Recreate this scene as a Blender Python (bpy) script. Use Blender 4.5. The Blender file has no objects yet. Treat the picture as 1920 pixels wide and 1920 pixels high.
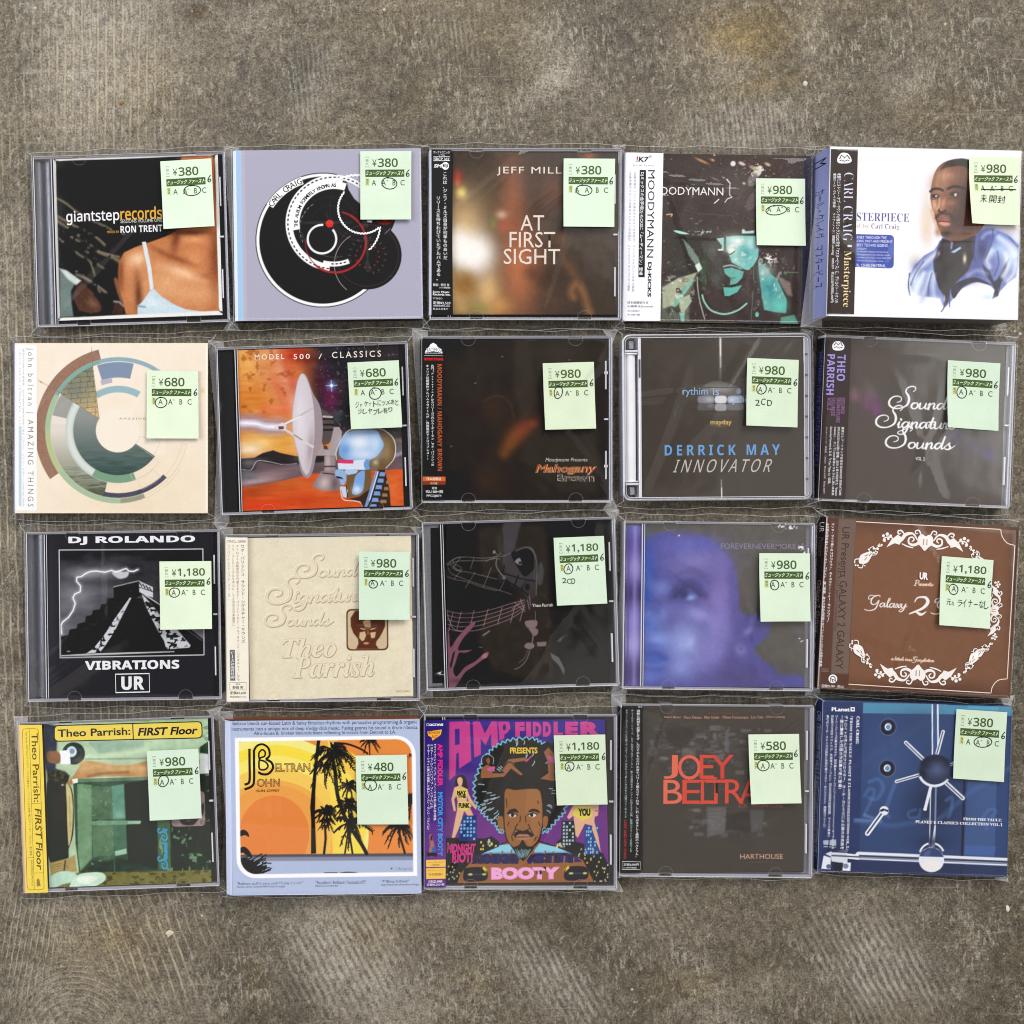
import bpy, math, random
import numpy as np
from mathutils import Matrix, Vector
from mathutils.geometry import tessellate_polygon
SC = bpy.context.scene
COL = SC.collection

# ------------------------------------------------------------------ camera
S = 0.000391                 # metres per photograph pixel at the height of the case tops
NADIR = (480.0, 900.0)       # the spot of the floor straight below the lens
DIST = 0.75
ZC = DIST + 0.010
cam = bpy.data.cameras.new('camera')
cam.sensor_width = 36.0
cam.lens = 36.0 * DIST / (1920 * S)
cam.shift_x = (960 - NADIR[0]) / 1920
cam.shift_y = -(960 - NADIR[1]) / 1920
cam.clip_start = 0.01
cam.clip_end = 50
camo = bpy.data.objects.new('camera', cam)
COL.objects.link(camo)
camo.location = ((NADIR[0] - 960) * S, (960 - NADIR[1]) * S, ZC)
SC.camera = camo

# ------------------------------------------------------------------ light: daylight falling into a room from windows
W = bpy.data.worlds.new('World')
SC.world = W
W.use_nodes = True
nt = W.node_tree
nt.nodes.clear()
def N(t, k, **kw):
    n = t.nodes.new(k)
    for a, b in kw.items():
        setattr(n, a, b)
    return n
wo = N(nt, 'ShaderNodeOutputWorld')
bg = N(nt, 'ShaderNodeBackground')
bg.inputs['Strength'].default_value = 1.0
tc = N(nt, 'ShaderNodeTexCoord')
# the surroundings: a warm grey room, a darker part of the ceiling overhead on the left, soft mottling
def dot_ramp(vec, p0, p1, c0, c1, src=None):
    d = N(nt, 'ShaderNodeVectorMath', operation='DOT_PRODUCT')
    v = Vector(vec).normalized()
    d.inputs[1].default_value = v
    nt.links.new(src if src is not None else tc.outputs['Generated'], d.inputs[0])
    r = N(nt, 'ShaderNodeValToRGB')
    r.color_ramp.elements[0].position = p0
    r.color_ramp.elements[1].position = p1
    r.color_ramp.elements[0].color = (*c0, 1)
    r.color_ramp.elements[1].color = (*c1, 1)
    r.color_ramp.interpolation = 'EASE'
    nt.links.new(d.outputs['Value'], r.inputs['Fac'])
    return r.outputs['Color']
def mixc(a, b, fac, mode='MIX'):
    m = N(nt, 'ShaderNodeMix', data_type='RGBA', blend_type=mode)
    if hasattr(fac, 'links') or hasattr(fac, 'is_linked'):
        nt.links.new(fac, m.inputs[0])
    else:
        m.inputs[0].default_value = fac
    for k, s in ((6, a), (7, b)):
        if isinstance(s, tuple):
            m.inputs[k].default_value = (*s, 1)
        else:
            nt.links.new(s, m.inputs[k])
    return m.outputs[2]
base = (0.47, 0.43, 0.39)
# (someone bending over with a phone, and the dark ceiling behind: an uneven outline)
pn = N(nt, 'ShaderNodeTexNoise')
pn.inputs['Scale'].default_value = 7.0
pn.inputs['Detail'].default_value = 1.5
nt.links.new(tc.outputs['Generated'], pn.inputs['Vector'])
pj = N(nt, 'ShaderNodeVectorMath', operation='MULTIPLY_ADD')
pj.inputs[1].default_value = (0.28, 0.28, 0.28)
nt.links.new(pn.outputs['Color'], pj.inputs[0])
nt.links.new(tc.outputs['Generated'], pj.inputs[2])
ps = N(nt, 'ShaderNodeVectorMath', operation='SUBTRACT')
ps.inputs[1].default_value = (0.14, 0.14, 0.14)
nt.links.new(pj.outputs[0], ps.inputs[0])
pz = N(nt, 'ShaderNodeVectorMath', operation='NORMALIZE')
nt.links.new(ps.outputs[0], pz.inputs[0])
dark = dot_ramp((0.05, 0.05, 1.0), 0.925, 0.948, (0, 0, 0), (1, 1, 1), pz.outputs[0])
c = mixc(base, (0.055, 0.05, 0.047), dark)
win = dot_ramp((-0.62, 0.12, 0.78), 0.90, 0.97, (0, 0, 0), (1, 1, 1))
c = mixc(c, (0.95, 1.0, 1.22), win)
# an added bright patch far right, giving the bag folds glints
glint_patch = dot_ramp((0.74, 0.16, 0.66), 0.955, 0.972, (0, 0, 0), (1, 1, 1))
c = mixc(c, (1.7, 1.68, 1.62), glint_patch)
nz = N(nt, 'ShaderNodeTexNoise')
nz.inputs['Scale'].default_value = 3.2
nz.inputs['Detail'].default_value = 2.0
nt.links.new(tc.outputs['Generated'], nz.inputs['Vector'])
nr = N(nt, 'ShaderNodeValToRGB')
nr.color_ramp.elements[0].position = 0.38
nr.color_ramp.elements[1].position = 0.62
nr.color_ramp.elements[0].color = (0.72, 0.72, 0.72, 1)
nr.color_ramp.elements[1].color = (1.12, 1.12, 1.12, 1)
nt.links.new(nz.outputs['Fac'], nr.inputs['Fac'])
c = mixc(c, nr.outputs['Color'], 1.0, 'MULTIPLY')
nt.links.new(c, bg.inputs['Color'])
nt.links.new(bg.outputs[0], wo.inputs[0])

def area(name, loc, target, sx, sy, power, color):
    l = bpy.data.lights.new(name, 'AREA')
    l.shape = 'RECTANGLE'
    l.size, l.size_y = sx, sy
    l.energy = power
    l.color = color
    o = bpy.data.objects.new(name, l)
    COL.objects.link(o)
    o.location = loc
    o.rotation_euler = (Vector(target) - Vector(loc)).to_track_quat('-Z', 'Y').to_euler()
    return o
area('window_light', (0.9, 2.1, 1.9), (0, 0, 0), 2.2, 1.4, 95, (1.0, 0.985, 0.96))
area('side_window_light', (-2.3, 0.3, 1.3), (0, 0, 0), 1.6, 1.2, 48, (0.88, 0.93, 1.0))

SC.view_settings.view_transform = 'Standard'
SC.view_settings.look = 'None'
SC.view_settings.exposure = 0.0
SC.view_settings.gamma = 1.0
SC.view_settings.use_curve_mapping = False
SC.cycles.max_bounces = 8
SC.cycles.transparent_max_bounces = 24
SC.cycles.glossy_bounces = 3
SC.cycles.caustics_reflective = False
SC.cycles.caustics_refractive = False
SC.cycles.use_denoising = True
SC.cycles.denoising_prefilter = 'ACCURATE'
SC.cycles.sample_clamp_direct = 3.0
SC.cycles.sample_clamp_indirect = 2.0
SC.cycles.pixel_filter_type = 'BLACKMAN_HARRIS'
SC.cycles.filter_width = 1.05

# ------------------------------------------------------------------ materials
VEIL = 0.012
KALB = 0.93
def lin(c, veil=VEIL):
    a = np.asarray(c, dtype=float) / 255.0
    l = np.where(a <= 0.04045, a / 12.92, ((a + 0.055) / 1.055) ** 2.4)
    return np.clip((l - veil) * KALB, 0.0025, 0.9)

def new_mat(name):
    m = bpy.data.materials.new(name)
    m.use_nodes = True
    t = m.node_tree
    t.nodes.clear()
    o = N(t, 'ShaderNodeOutputMaterial')
    return m, t, o

def mat_print():
    m, t, o = new_mat('printed_card')
    p = N(t, 'ShaderNodeBsdfPrincipled')
    a = N(t, 'ShaderNodeAttribute', attribute_name='col')
    n = N(t, 'ShaderNodeTexNoise')
    n.inputs['Scale'].default_value = 900
    g = N(t, 'ShaderNodeTexCoord')
    t.links.new(g.outputs['Object'], n.inputs['Vector'])
    mr = N(t, 'ShaderNodeMapRange')
    mr.inputs['To Min'].default_value = 0.93
    mr.inputs['To Max'].default_value = 1.07
    t.links.new(n.outputs['Fac'], mr.inputs['Value'])
    mx = N(t, 'ShaderNodeMix', data_type='RGBA', blend_type='MULTIPLY')
    mx.inputs[0].default_value = 1
    t.links.new(a.outputs['Color'], mx.inputs[6])
    t.links.new(mr.outputs[0], mx.inputs[7])
    t.links.new(mx.outputs[2], p.inputs['Base Color'])
    p.inputs['Roughness'].default_value = 0.45
    p.inputs['Specular IOR Level'].default_value = 0.15
    t.links.new(p.outputs[0], o.inputs[0])
    return m

def mat_solid(name, c, rough, spec=0.5):
    m, t, o = new_mat(name)
    p = N(t, 'ShaderNodeBsdfPrincipled')
    n = N(t, 'ShaderNodeTexNoise')
    n.inputs['Scale'].default_value = 60
    g = N(t, 'ShaderNodeTexCoord')
    t.links.new(g.outputs['Object'], n.inputs['Vector'])
    r = N(t, 'ShaderNodeValToRGB')
    k = lin(c, 0)
    r.color_ramp.elements[0].color = (*(k * 0.85), 1)
    r.color_ramp.elements[1].color = (*np.minimum(k * 1.12, 0.92), 1)
    t.links.new(n.outputs['Fac'], r.inputs['Fac'])
    t.links.new(r.outputs['Color'], p.inputs['Base Color'])
    p.inputs['Roughness'].default_value = rough
    p.inputs['Specular IOR Level'].default_value = spec
    t.links.new(p.outputs[0], o.inputs[0])
    return m

def mat_clear(name, ior, gain, rough, body=0.0, bodycol=(0.8, 0.8, 0.86), tint=(1, 1, 1), bump=0.0, bscale=60):
    """thin clear plastic: mostly transparent, Fresnel gloss, a little scattering body"""
    m, t, o = new_mat(name)
    tr = N(t, 'ShaderNodeBsdfTransparent')
    tr.inputs[0].default_value = (*tint, 1)
    gl = N(t, 'ShaderNodeBsdfGlossy')
    gl.inputs['Roughness'].default_value = rough
    fr = N(t, 'ShaderNodeFresnel')
    # from inside, the thin sheet only lets light pass
    ge = N(t, 'ShaderNodeNewGeometry')
    ib = N(t, 'ShaderNodeMath', operation='MULTIPLY_ADD')
    ib.inputs[1].default_value = 1.0 - ior
    ib.inputs[2].default_value = ior
    t.links.new(ge.outputs['Backfacing'], ib.inputs[0])
    t.links.new(ib.outputs[0], fr.inputs['IOR'])
    mu = N(t, 'ShaderNodeMath', operation='MULTIPLY', use_clamp=True)
    mu.inputs[1].default_value = gain
    t.links.new(fr.outputs[0], mu.inputs[0])
    mx = N(t, 'ShaderNodeMixShader')
    t.links.new(mu.outputs[0], mx.inputs[0])
    if body > 0:
        df = N(t, 'ShaderNodeBsdfDiffuse')
        df.inputs[0].default_value = (*bodycol, 1)
        m2 = N(t, 'ShaderNodeMixShader')
        m2.inputs[0].default_value = body
        t.links.new(tr.outputs[0], m2.inputs[1])
        t.links.new(df.outputs[0], m2.inputs[2])
        t.links.new(m2.outputs[0], mx.inputs[1])
    else:
        t.links.new(tr.outputs[0], mx.inputs[1])
    t.links.new(gl.outputs[0], mx.inputs[2])
    if bump > 0:
        n = N(t, 'ShaderNodeTexNoise')
        n.inputs['Scale'].default_value = bscale
        n.inputs['Detail'].default_value = 2
        g = N(t, 'ShaderNodeTexCoord')
        t.links.new(g.outputs['Object'], n.inputs['Vector'])
        b = N(t, 'ShaderNodeBump')
        b.inputs['Strength'].default_value = bump
        b.inputs['Distance'].default_value = 0.001
        t.links.new(n.outputs['Fac'], b.inputs['Height'])
        t.links.new(b.outputs[0], gl.inputs['Normal'])
        t.links.new(b.outputs[0], fr.inputs['Normal'])
    t.links.new(mx.outputs[0], o.inputs[0])
    return m

M_PRINT = mat_print()
M_BLACK = mat_solid('black_plastic', (26, 26, 28), 0.22)
M_GREY = mat_solid('smoke_grey_plastic', (74, 75, 84), 0.22, 1.0)
M_WHITE = mat_solid('white_card', (232, 232, 236), 0.6)
M_MOULD = mat_clear('moulded_clear_plastic', 1.5, 3.0, 0.18, 0.52, (0.52, 0.515, 0.60))  # lavender body: sky reflection on clear rails put into the colour
M_MOULD2 = mat_clear('pale_moulded_plastic', 1.5, 3.0, 0.15, 0.75, (0.86, 0.86, 0.93))  # pale body: bright edge highlights put into the colour
M_LID = mat_clear('clear_polystyrene', 1.5, 1.0, 0.02)
M_FILM = mat_clear('cellophane_film', 1.48, 1.6, 0.035, 0.004, (0.8, 0.8, 0.85), (0.985, 0.985, 0.985), 0.25, 35)
M_FEDGE = mat_clear('cellophane_edge', 1.48, 4.0, 0.12, 0.30, (0.85, 0.84, 0.84))  # whitish body: glints of film edges and creases put into the colour
M_CLEARB = mat_clear('clear_tray_plastic', 1.5, 1.6, 0.1, 0.22, (0.70, 0.71, 0.78), (0.93, 0.93, 0.95), 0.3, 80)

# ------------------------------------------------------------------ mesh helpers
def link(name, me, mats, parent=None):
    for m in mats:
        me.materials.append(m)
    o = bpy.data.objects.new(name, me)
    COL.objects.link(o)
    if parent is not None:
        o.parent = parent
    return o

class MB:
    """collects boxes and quads with a material index"""
    def __init__(s):
        s.v, s.f, s.m = [], [], []
    def quad(s, a, b, c, d, m=0):
        k = len(s.v)
        s.v += [a, b, c, d]
        s.f.append((k, k + 1, k + 2, k + 3))
        s.m.append(m)
    def box(s, x0, x1, y0, y1, z0, z1, m=0, bev=0.0):
        k = len(s.v)
        b = bev
        lo = [(x0, y0), (x1, y0), (x1, y1), (x0, y1)]
        hi = [(x0 + b, y0 + b), (x1 - b, y0 + b), (x1 - b, y1 - b), (x0 + b, y1 - b)]
        rings = [[(x, y, z0) for x, y in lo], [(x, y, z1 - b) for x, y in lo]]
        if b > 0:
            rings.append([(x, y, z1) for x, y in hi])
        for r in rings:
            s.v += r
        s.f.append((k + 3, k + 2, k + 1, k)); s.m.append(m)
        n = len(rings)
        for i in range(n - 1):
            for j in range(4):
                a, c = k + 4 * i + j, k + 4 * i + (j + 1) % 4
                s.f.append((a, c, c + 4, a + 4)); s.m.append(m)
        t = k + 4 * (n - 1)
        s.f.append((t, t + 1, t + 2, t + 3)); s.m.append(m)
    def build(s, name, mats, parent=None, smooth=False):
        me = bpy.data.meshes.new(name)
        me.from_pydata(s.v, [], s.f)
        me.polygons.foreach_set('material_index', s.m)
        if smooth:
            me.polygons.foreach_set('use_smooth', [True] * len(s.f))
        me.update()
        return link(name, me, mats, parent)

# ------------------------------------------------------------------ lettering
_tc = bpy.data.curves.new('lettering', 'FONT')
_to = bpy.data.objects.new('lettering', _tc)
COL.objects.link(_to)
_cache = {}
def _fill(bold, res):
    _tc.offset = bold * 40.0
    _tc.resolution_u = res
    bpy.context.view_layer.update()
    d = bpy.context.evaluated_depsgraph_get()
    ev = _to.evaluated_get(d)
    me = ev.to_mesh()
    v = np.zeros(len(me.vertices) * 3)
    me.vertices.foreach_get('co', v)
    v = v.reshape(-1, 3)[:, :2].copy()
    me.calc_loop_triangles()
    t = np.zeros(len(me.loop_triangles) * 3, dtype=np.int64)
    me.loop_triangles.foreach_get('vertices', t)
    t = t.reshape(-1, 3)
    ar = np.zeros(len(t))
    me.loop_triangles.foreach_get('area', ar)
    ev.to_mesh_clear()
    return float(ar.sum()), v, t
def glyphs(body, bold=0.0, spacing=1.0, line=1.0, align='LEFT', res=2):
    key = (body, bold, spacing, line, align, res)
    if key in _cache:
        return _cache[key]
    _tc.body = body
    _tc.size = 40.0
    _tc.space_character = spacing
    _tc.space_line = line
    _tc.align_x = align
    # the font filler now and then drops a stroke: take the fullest of a few nearly equal fills
    tries = ((bold, res), (bold + 0.0007, res), (bold - 0.0006, res + 1)) if bold or len(body) < 40 else ((bold, res),)
    if bold:
        tries += ((bold + 0.0013, res + 1),)
    _, v, t = max((_fill(*k) for k in tries), key=lambda r: r[0])
    lo, hi = v.min(0), v.max(0)
    u = (v - lo) / np.maximum(hi - lo, 1e-6)
    u[:, 1] = 1 - u[:, 1]
    _cache[key] = (u, t, hi - lo)
    return _cache[key]

def smooth(pts, n=8, closed=False):
    """Catmull-Rom through the points"""
    P = [np.array(p, float) for p in pts]
    m = len(P)
    out = []
    for i in range(m if closed else m - 1):
        g = (lambda k: P[k % m]) if closed else (lambda k: P[min(max(k, 0), m - 1)])
        p0, p1, p2, p3 = g(i - 1), g(i), g(i + 1), g(i + 2)
        for k in range(n):
            t = k / n
            out.append(0.5 * ((2 * p1) + (-p0 + p2) * t + (2 * p0 - 5 * p1 + 4 * p2 - p3) * t * t + (-p0 + 3 * p1 - 3 * p2 + p3) * t ** 3))
    if not closed:
        out.append(P[-1])
    return [tuple(p) for p in out]

def rquad(q, r):
    """a four-cornered outline with rounded corners"""
    out = []
    for i in range(4):
        a, b, c = (np.array(q[(i + k) % 4], float) for k in (-1, 0, 1))
        u, v = (a - b) / np.linalg.norm(a - b), (c - b) / np.linalg.norm(c - b)
        for t in np.linspace(0, 1, 6):
            out.append(tuple((1 - t) ** 2 * (b + u * r) + 2 * t * (1 - t) * b + t * t * (b + v * r)))
    return out

def homog(src, dst):
    A, b = [], []
    for (x, y), (u, v) in zip(src, dst):
        A.append([x, y, 1, 0, 0, 0, -u * x, -u * y]); b.append(u)
        A.append([0, 0, 0, x, y, 1, -v * x, -v * y]); b.append(v)
    h = np.linalg.solve(np.array(A, float), np.array(b, float))
    return np.append(h, 1).reshape(3, 3)
def happly(h, p):
    p = np.asarray(p, float)
    q = np.c_[p, np.ones(len(p))] @ h.T
    return q[:, :2] / q[:, 2:3]

def vnoise(X, Y, sx, sy, seed, octaves=3):
    out = np.zeros_like(X, dtype=float)
    amp, tot = 1.0, 0.0
    for o in range(octaves):
        rs = np.random.RandomState(seed + o * 17)
        g = rs.rand(64, 64)
        u, v = X / sx * 2 ** o, Y / sy * 2 ** o
        i, j = np.floor(u).astype(int), np.floor(v).astype(int)
        fu, fv = u - i, v - j
        fu, fv = fu * fu * (3 - 2 * fu), fv * fv * (3 - 2 * fv)
        a = g[j % 64, i % 64]; b = g[j % 64, (i + 1) % 64]
        c = g[(j + 1) % 64, i % 64]; d = g[(j + 1) % 64, (i + 1) % 64]
        out += amp * ((a * (1 - fu) + b * fu) * (1 - fv) + (c * (1 - fu) + d * fu) * fv)
        tot += amp
        amp *= 0.5
    return out / tot - 0.5

def sans(z, bold=False):
    a, l, d = (0x1D5D4, 0x1D5EE, 0x1D7EC) if bold else (0x1D5A0, 0x1D5BA, 0x1D7E2)
    return ''.join(chr(a + ord(c) - 65) if 'A' <= c <= 'Z' else chr(l + ord(c) - 97) if 'a' <= c <= 'z' else chr(d + ord(c) - 48) if '0' <= c <= '9' else c for c in z)

class Face:
    """a printed face: a fine colour grid laid over a quad of drawing units, with lettering as geometry above it"""
    def __init__(s, hom, quad, step=6.0, base=(255, 255, 255)):
        s.h = hom
        q = [np.array(p, float) for p in quad]
        s.q = q
        s.nx = max(2, int(max(np.linalg.norm(q[1] - q[0]), np.linalg.norm(q[2] - q[3])) / step))
        s.ny = max(2, int(max(np.linalg.norm(q[3] - q[0]), np.linalg.norm(q[2] - q[1])) / step))
        u, v = np.meshgrid(np.linspace(0, 1, s.nx + 1), np.linspace(0, 1, s.ny + 1))
        s.u, s.v_ = u, v
        f = lambda k: q[0][k] * (1 - u) * (1 - v) + q[1][k] * u * (1 - v) + q[2][k] * u * v + q[3][k] * (1 - u) * v
        s.X, s.Y = f(0), f(1)
        s.img = np.zeros(s.X.shape + (3,)) + np.array(base, float)
        s.ex = (q[1] - q[0] + q[2] - q[3]); s.ex /= np.linalg.norm(s.ex)
        s.ey = (q[3] - q[0] + q[2] - q[1]); s.ey /= np.linalg.norm(s.ey)
        s.vec = []
    # ---- painting on the grid
    def _mix(s, al, c):
        s.img += (np.array(c, float) - s.img) * al[..., None]
    def fill(s, c):
        s.img[:] = c
    def sdf(s, pts):
        X, Y = s.X, s.Y
        d = np.full(X.shape, 1e12)
        ins = np.zeros(X.shape, bool)
        n = len(pts)
        for i in range(n):
            ax, ay = pts[i]; bx, by = pts[(i + 1) % n]
            ex, ey = bx - ax, by - ay
            wx, wy = X - ax, Y - ay
            t = np.clip((wx * ex + wy * ey) / max(ex * ex + ey * ey, 1e-9), 0, 1)
            d = np.minimum(d, (wx - ex * t) ** 2 + (wy - ey * t) ** 2)
            if ay != by:
                cond = (ay > Y) != (by > Y)
                xi = ax + (Y - ay) * ex / ey
                ins ^= cond & (X < xi)
        d = np.sqrt(d)
        return np.where(ins, -d, d)
    def p(s, pts, c, bl=6, a=1.0):
        d = s.sdf(pts)
        s._mix(a * np.clip(0.5 - d / bl, 0, 1), c)
    def ps(s, pts, c, bl=6, a=1.0, n=6):
        s.p(smooth(pts, n, True), c, bl, a)
    def l(s, pts, w, c, bl=5, a=1.0):
        X, Y = s.X, s.Y
        d = np.full(X.shape, 1e12)
        for (ax, ay), (bx, by) in zip(pts[:-1], pts[1:]):
            ex, ey = bx - ax, by - ay
            wx, wy = X - ax, Y - ay
            t = np.clip((wx * ex + wy * ey) / max(ex * ex + ey * ey, 1e-9), 0, 1)
            d = np.minimum(d, (wx - ex * t) ** 2 + (wy - ey * t) ** 2)
        s._mix(a * np.clip(0.5 - (np.sqrt(d) - w / 2) / bl, 0, 1), c)
    def vs(s, pts, ws, c, bl=5, a=1.0):
        x0 = min(p[0] for p in pts) - max(ws); x1 = max(p[0] for p in pts) + max(ws)
        y0 = min(p[1] for p in pts) - max(ws); y1 = max(p[1] for p in pts) + max(ws)
        I = (s.X > x0) & (s.X < x1) & (s.Y > y0) & (s.Y < y1)
        X, Y = s.X[I], s.Y[I]
        d = np.full(X.shape, 1e6)
        for i in range(len(pts) - 1):
            (ax, ay), (bx, by) = pts[i], pts[i + 1]
            ex, ey = bx - ax, by - ay
            t = np.clip(((X - ax) * ex + (Y - ay) * ey) / max(ex * ex + ey * ey, 1e-9), 0, 1)
            d = np.minimum(d, np.hypot(X - ax - ex * t, Y - ay - ey * t) - (ws[i] + (ws[i + 1] - ws[i]) * t) / 2)
        al = a * np.clip(0.5 - d / bl, 0, 1)
        s.img[I] += (np.array(c, float) - s.img[I]) * al[:, None]
    def ls(s, pts, w, c, bl=5, a=1.0, n=6):
        s.l(smooth(pts, n), w, c, bl, a)
    def e(s, cx, cy, rx, ry, c, bl=6, a=1.0, rot=0):
        r = math.radians(rot)
        dx, dy = s.X - cx, s.Y - cy
        x = dx * math.cos(r) + dy * math.sin(r); y = -dx * math.sin(r) + dy * math.cos(r)
        d = (np.sqrt((x / rx) ** 2 + (y / ry) ** 2) - 1) * min(rx, ry)
        s._mix(a * np.clip(0.5 - d / bl, 0, 1), c)
    def b(s, cx, cy, rx, ry, c, a=1.0, rot=0, k=2.0):
        r = math.radians(rot)
        dx, dy = s.X - cx, s.Y - cy
        x = dx * math.cos(r) + dy * math.sin(r); y = -dx * math.sin(r) + dy * math.cos(r)
        s._mix(a * np.exp(-(((x / rx) ** 2 + (y / ry) ** 2) ** (k / 2))), c)
    def ring(s, cx, cy, r0, r1, a0, a1, c, bl=6, a=1.0):
        dx, dy = s.X - cx, s.Y - cy
        r = np.hypot(dx, dy)
        th = np.degrees(np.arctan2(-dy, dx))
        mid, half = (a0 + a1) / 2, (a1 - a0) / 2
        da = np.abs((th - mid + 180) % 360 - 180) - half
        d = np.maximum(np.maximum(r0 - r, r - r1), np.radians(da) * r if half < 180 else -1e3)
        s._mix(a * np.clip(0.5 - d / bl, 0, 1), c)
    def noise(s, amp, sx, sy=None, seed=1, oc=3, mask=None):
        n = vnoise(s.X, s.Y, sx, sy or sx, seed, oc)[..., None] * amp
        if mask is not None:
            n = n * mask[..., None]
        s.img = np.clip(s.img + n, 0, 255)
    def fleck(s, c, thr, sx, sy, seed, a=1.0, soft=0.06, mask=None, oc=3):
        n = vnoise(s.X, s.Y, sx, sy, seed, oc)
        al = a * np.clip((n - thr) / soft, 0, 1)
        if mask is not None:
            al = al * mask
        s._mix(al, c)
    def m_blob(s, cx, cy, rx, ry, k=2.0):
        return np.exp(-((((s.X - cx) / rx) ** 2 + ((s.Y - cy) / ry) ** 2) ** (k / 2)))
    def m_poly(s, pts, bl=6):
        return np.clip(0.5 - s.sdf(pts) / bl, 0, 1)
    # ---- geometry above the grid
    def add(s, pts, tris, c):
        s.vec.append((np.asarray(pts, float), np.asarray(tris, int), c))
    def poly(s, pts, c):
        tr = tessellate_polygon([[Vector((x, y, 0)) for x, y in pts]])
        s.add(pts, tr, c)
    def strip(s, pts, w, c, closed=False):
        P = [np.array(p, float) for p in pts]
        n = len(P)
        ws = list(w) if hasattr(w, '__len__') else [w] * n
        out = []
        for i in range(n):
            a = P[i - 1] if (i > 0 or closed) else P[i]
            b = P[(i + 1) % n] if (i < n - 1 or closed) else P[i]
            d = b - a
            d = d / max(np.linalg.norm(d), 1e-9)
            nrm = np.array([-d[1], d[0]])
            out += [P[i] + nrm * ws[i] / 2, P[i] - nrm * ws[i] / 2]
        tr = []
        for i in range(n if closed else n - 1):
            a, b = 2 * i, 2 * ((i + 1) % n)
            tr += [(a, a + 1, b + 1), (a, b + 1, b)]
        s.add(out, tr, c)
    def T(s, body, x, y, w, h, c, rot=0, b=0.0, sp=1.0, ln=1.0, al='LEFT', sh=0.0, res=2, curve=0.0):
        if b > 0.004 and any(0x2E80 < ord(ch) < 0x1D400 for ch in body):
            # heavy Japanese lettering: struck twice, a hair apart
            n = max(len(body), 1)
            k = min(b * 0.7 * min((w if rot == 0 and '\n' not in body else h) / n, max(w, h)), 4.0)
            for j in (-1, 1):
                s.T(body, x + j * k * s.ex[0], y + j * k * s.ex[1], w, h, c, rot, 0.0, sp, ln, al, sh, res, curve)
            return
        u, t, _ = glyphs(body, b, sp, ln, al, res)
        U = u.copy()
        if sh:
            U[:, 0] = U[:, 0] + (0.5 - U[:, 1]) * sh
        if curve:
            U[:, 1] = U[:, 1] + curve * (4 * (U[:, 0] - 0.5) ** 2)
        if rot == 90:
            a, d = 1 - U[:, 1], U[:, 0]
        elif rot == -90:
            a, d = U[:, 1], 1 - U[:, 0]
        else:
            a, d = U[:, 0], U[:, 1]
        pts = np.array([x, y]) + np.outer(a * w, s.ex) + np.outer(d * h, s.ey)
        s.add(pts, t, c)
    def V(s, body, x, y, w, h, c, b=0.0, ln=1.0):
        body = body.replace('ー', '丨').replace('〜', '丨')
        s.T('\n'.join(body), x, y, w, h, c, b=b, ln=ln, al='CENTER')
    def arc(s, body, cx, cy, r, a0, a1, h, c, b=0.0, wf=0.8):
        n = len(body)
        for i, ch in enumerate(body):
            if ch == ' ':
                continue
            th = math.radians(a0 + (a1 - a0) * i / max(n - 1, 1))
            u, t, sz = glyphs(ch, b)
            hh = h if ch not in '.' else h * 0.15
            ww = hh * sz[0] / max(sz[1], 0.2) * wf
            q = np.array([cx + r * math.cos(th), cy - r * math.sin(th)])
            ex = np.array([math.sin(th), math.cos(th)]); ey = np.array([-math.cos(th), math.sin(th)])
            if a1 > a0:
                ex, ey = -ex, -ey
            pts = q + np.outer((u[:, 0] - 0.5) * ww, ex) + np.outer((u[:, 1] - 0.5) * hh, ey)
            s.add(pts, t, c)
    # ---- out
    def arrays(s, z, dz=7e-6, curl=None):
        n = s.X.size
        px = happly(s.h, np.c_[s.X.ravel(), s.Y.ravel()])
        V_ = [np.c_[px, np.full(n, z)]]
        C_ = [lin(s.img.reshape(-1, 3))]
        i = np.arange(n).reshape(s.ny + 1, s.nx + 1)
        F4 = np.stack([i[1:, :-1], i[1:, 1:], i[:-1, 1:], i[:-1, :-1]], -1).reshape(-1, 4)
        F3, k, zz = [], n, z
        for pts, tr, c in s.vec:
            zz += dz
            p2 = happly(s.h, pts)
            V_.append(np.c_[p2, np.full(len(p2), zz)])
            C_.append(np.tile(lin(c), (len(p2), 1)))
            if len(tr):
                a, b_, c_ = p2[tr[:, 0]], p2[tr[:, 1]], p2[tr[:, 2]]
                ar = (b_[:, 0] - a[:, 0]) * (c_[:, 1] - a[:, 1]) - (b_[:, 1] - a[:, 1]) * (c_[:, 0] - a[:, 0])
                tr = np.where((ar < 0)[:, None], tr[:, ::-1], tr)
                F3.append(tr + k)
            k += len(p2)
        V_ = np.concatenate(V_); C_ = np.concatenate(C_)
        if curl is not None:
            V_[:, 2] += curl(V_[:, 0], V_[:, 1])
        F3 = np.concatenate(F3) if F3 else np.zeros((0, 3), int)
        return V_, C_, F4, F3

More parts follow.
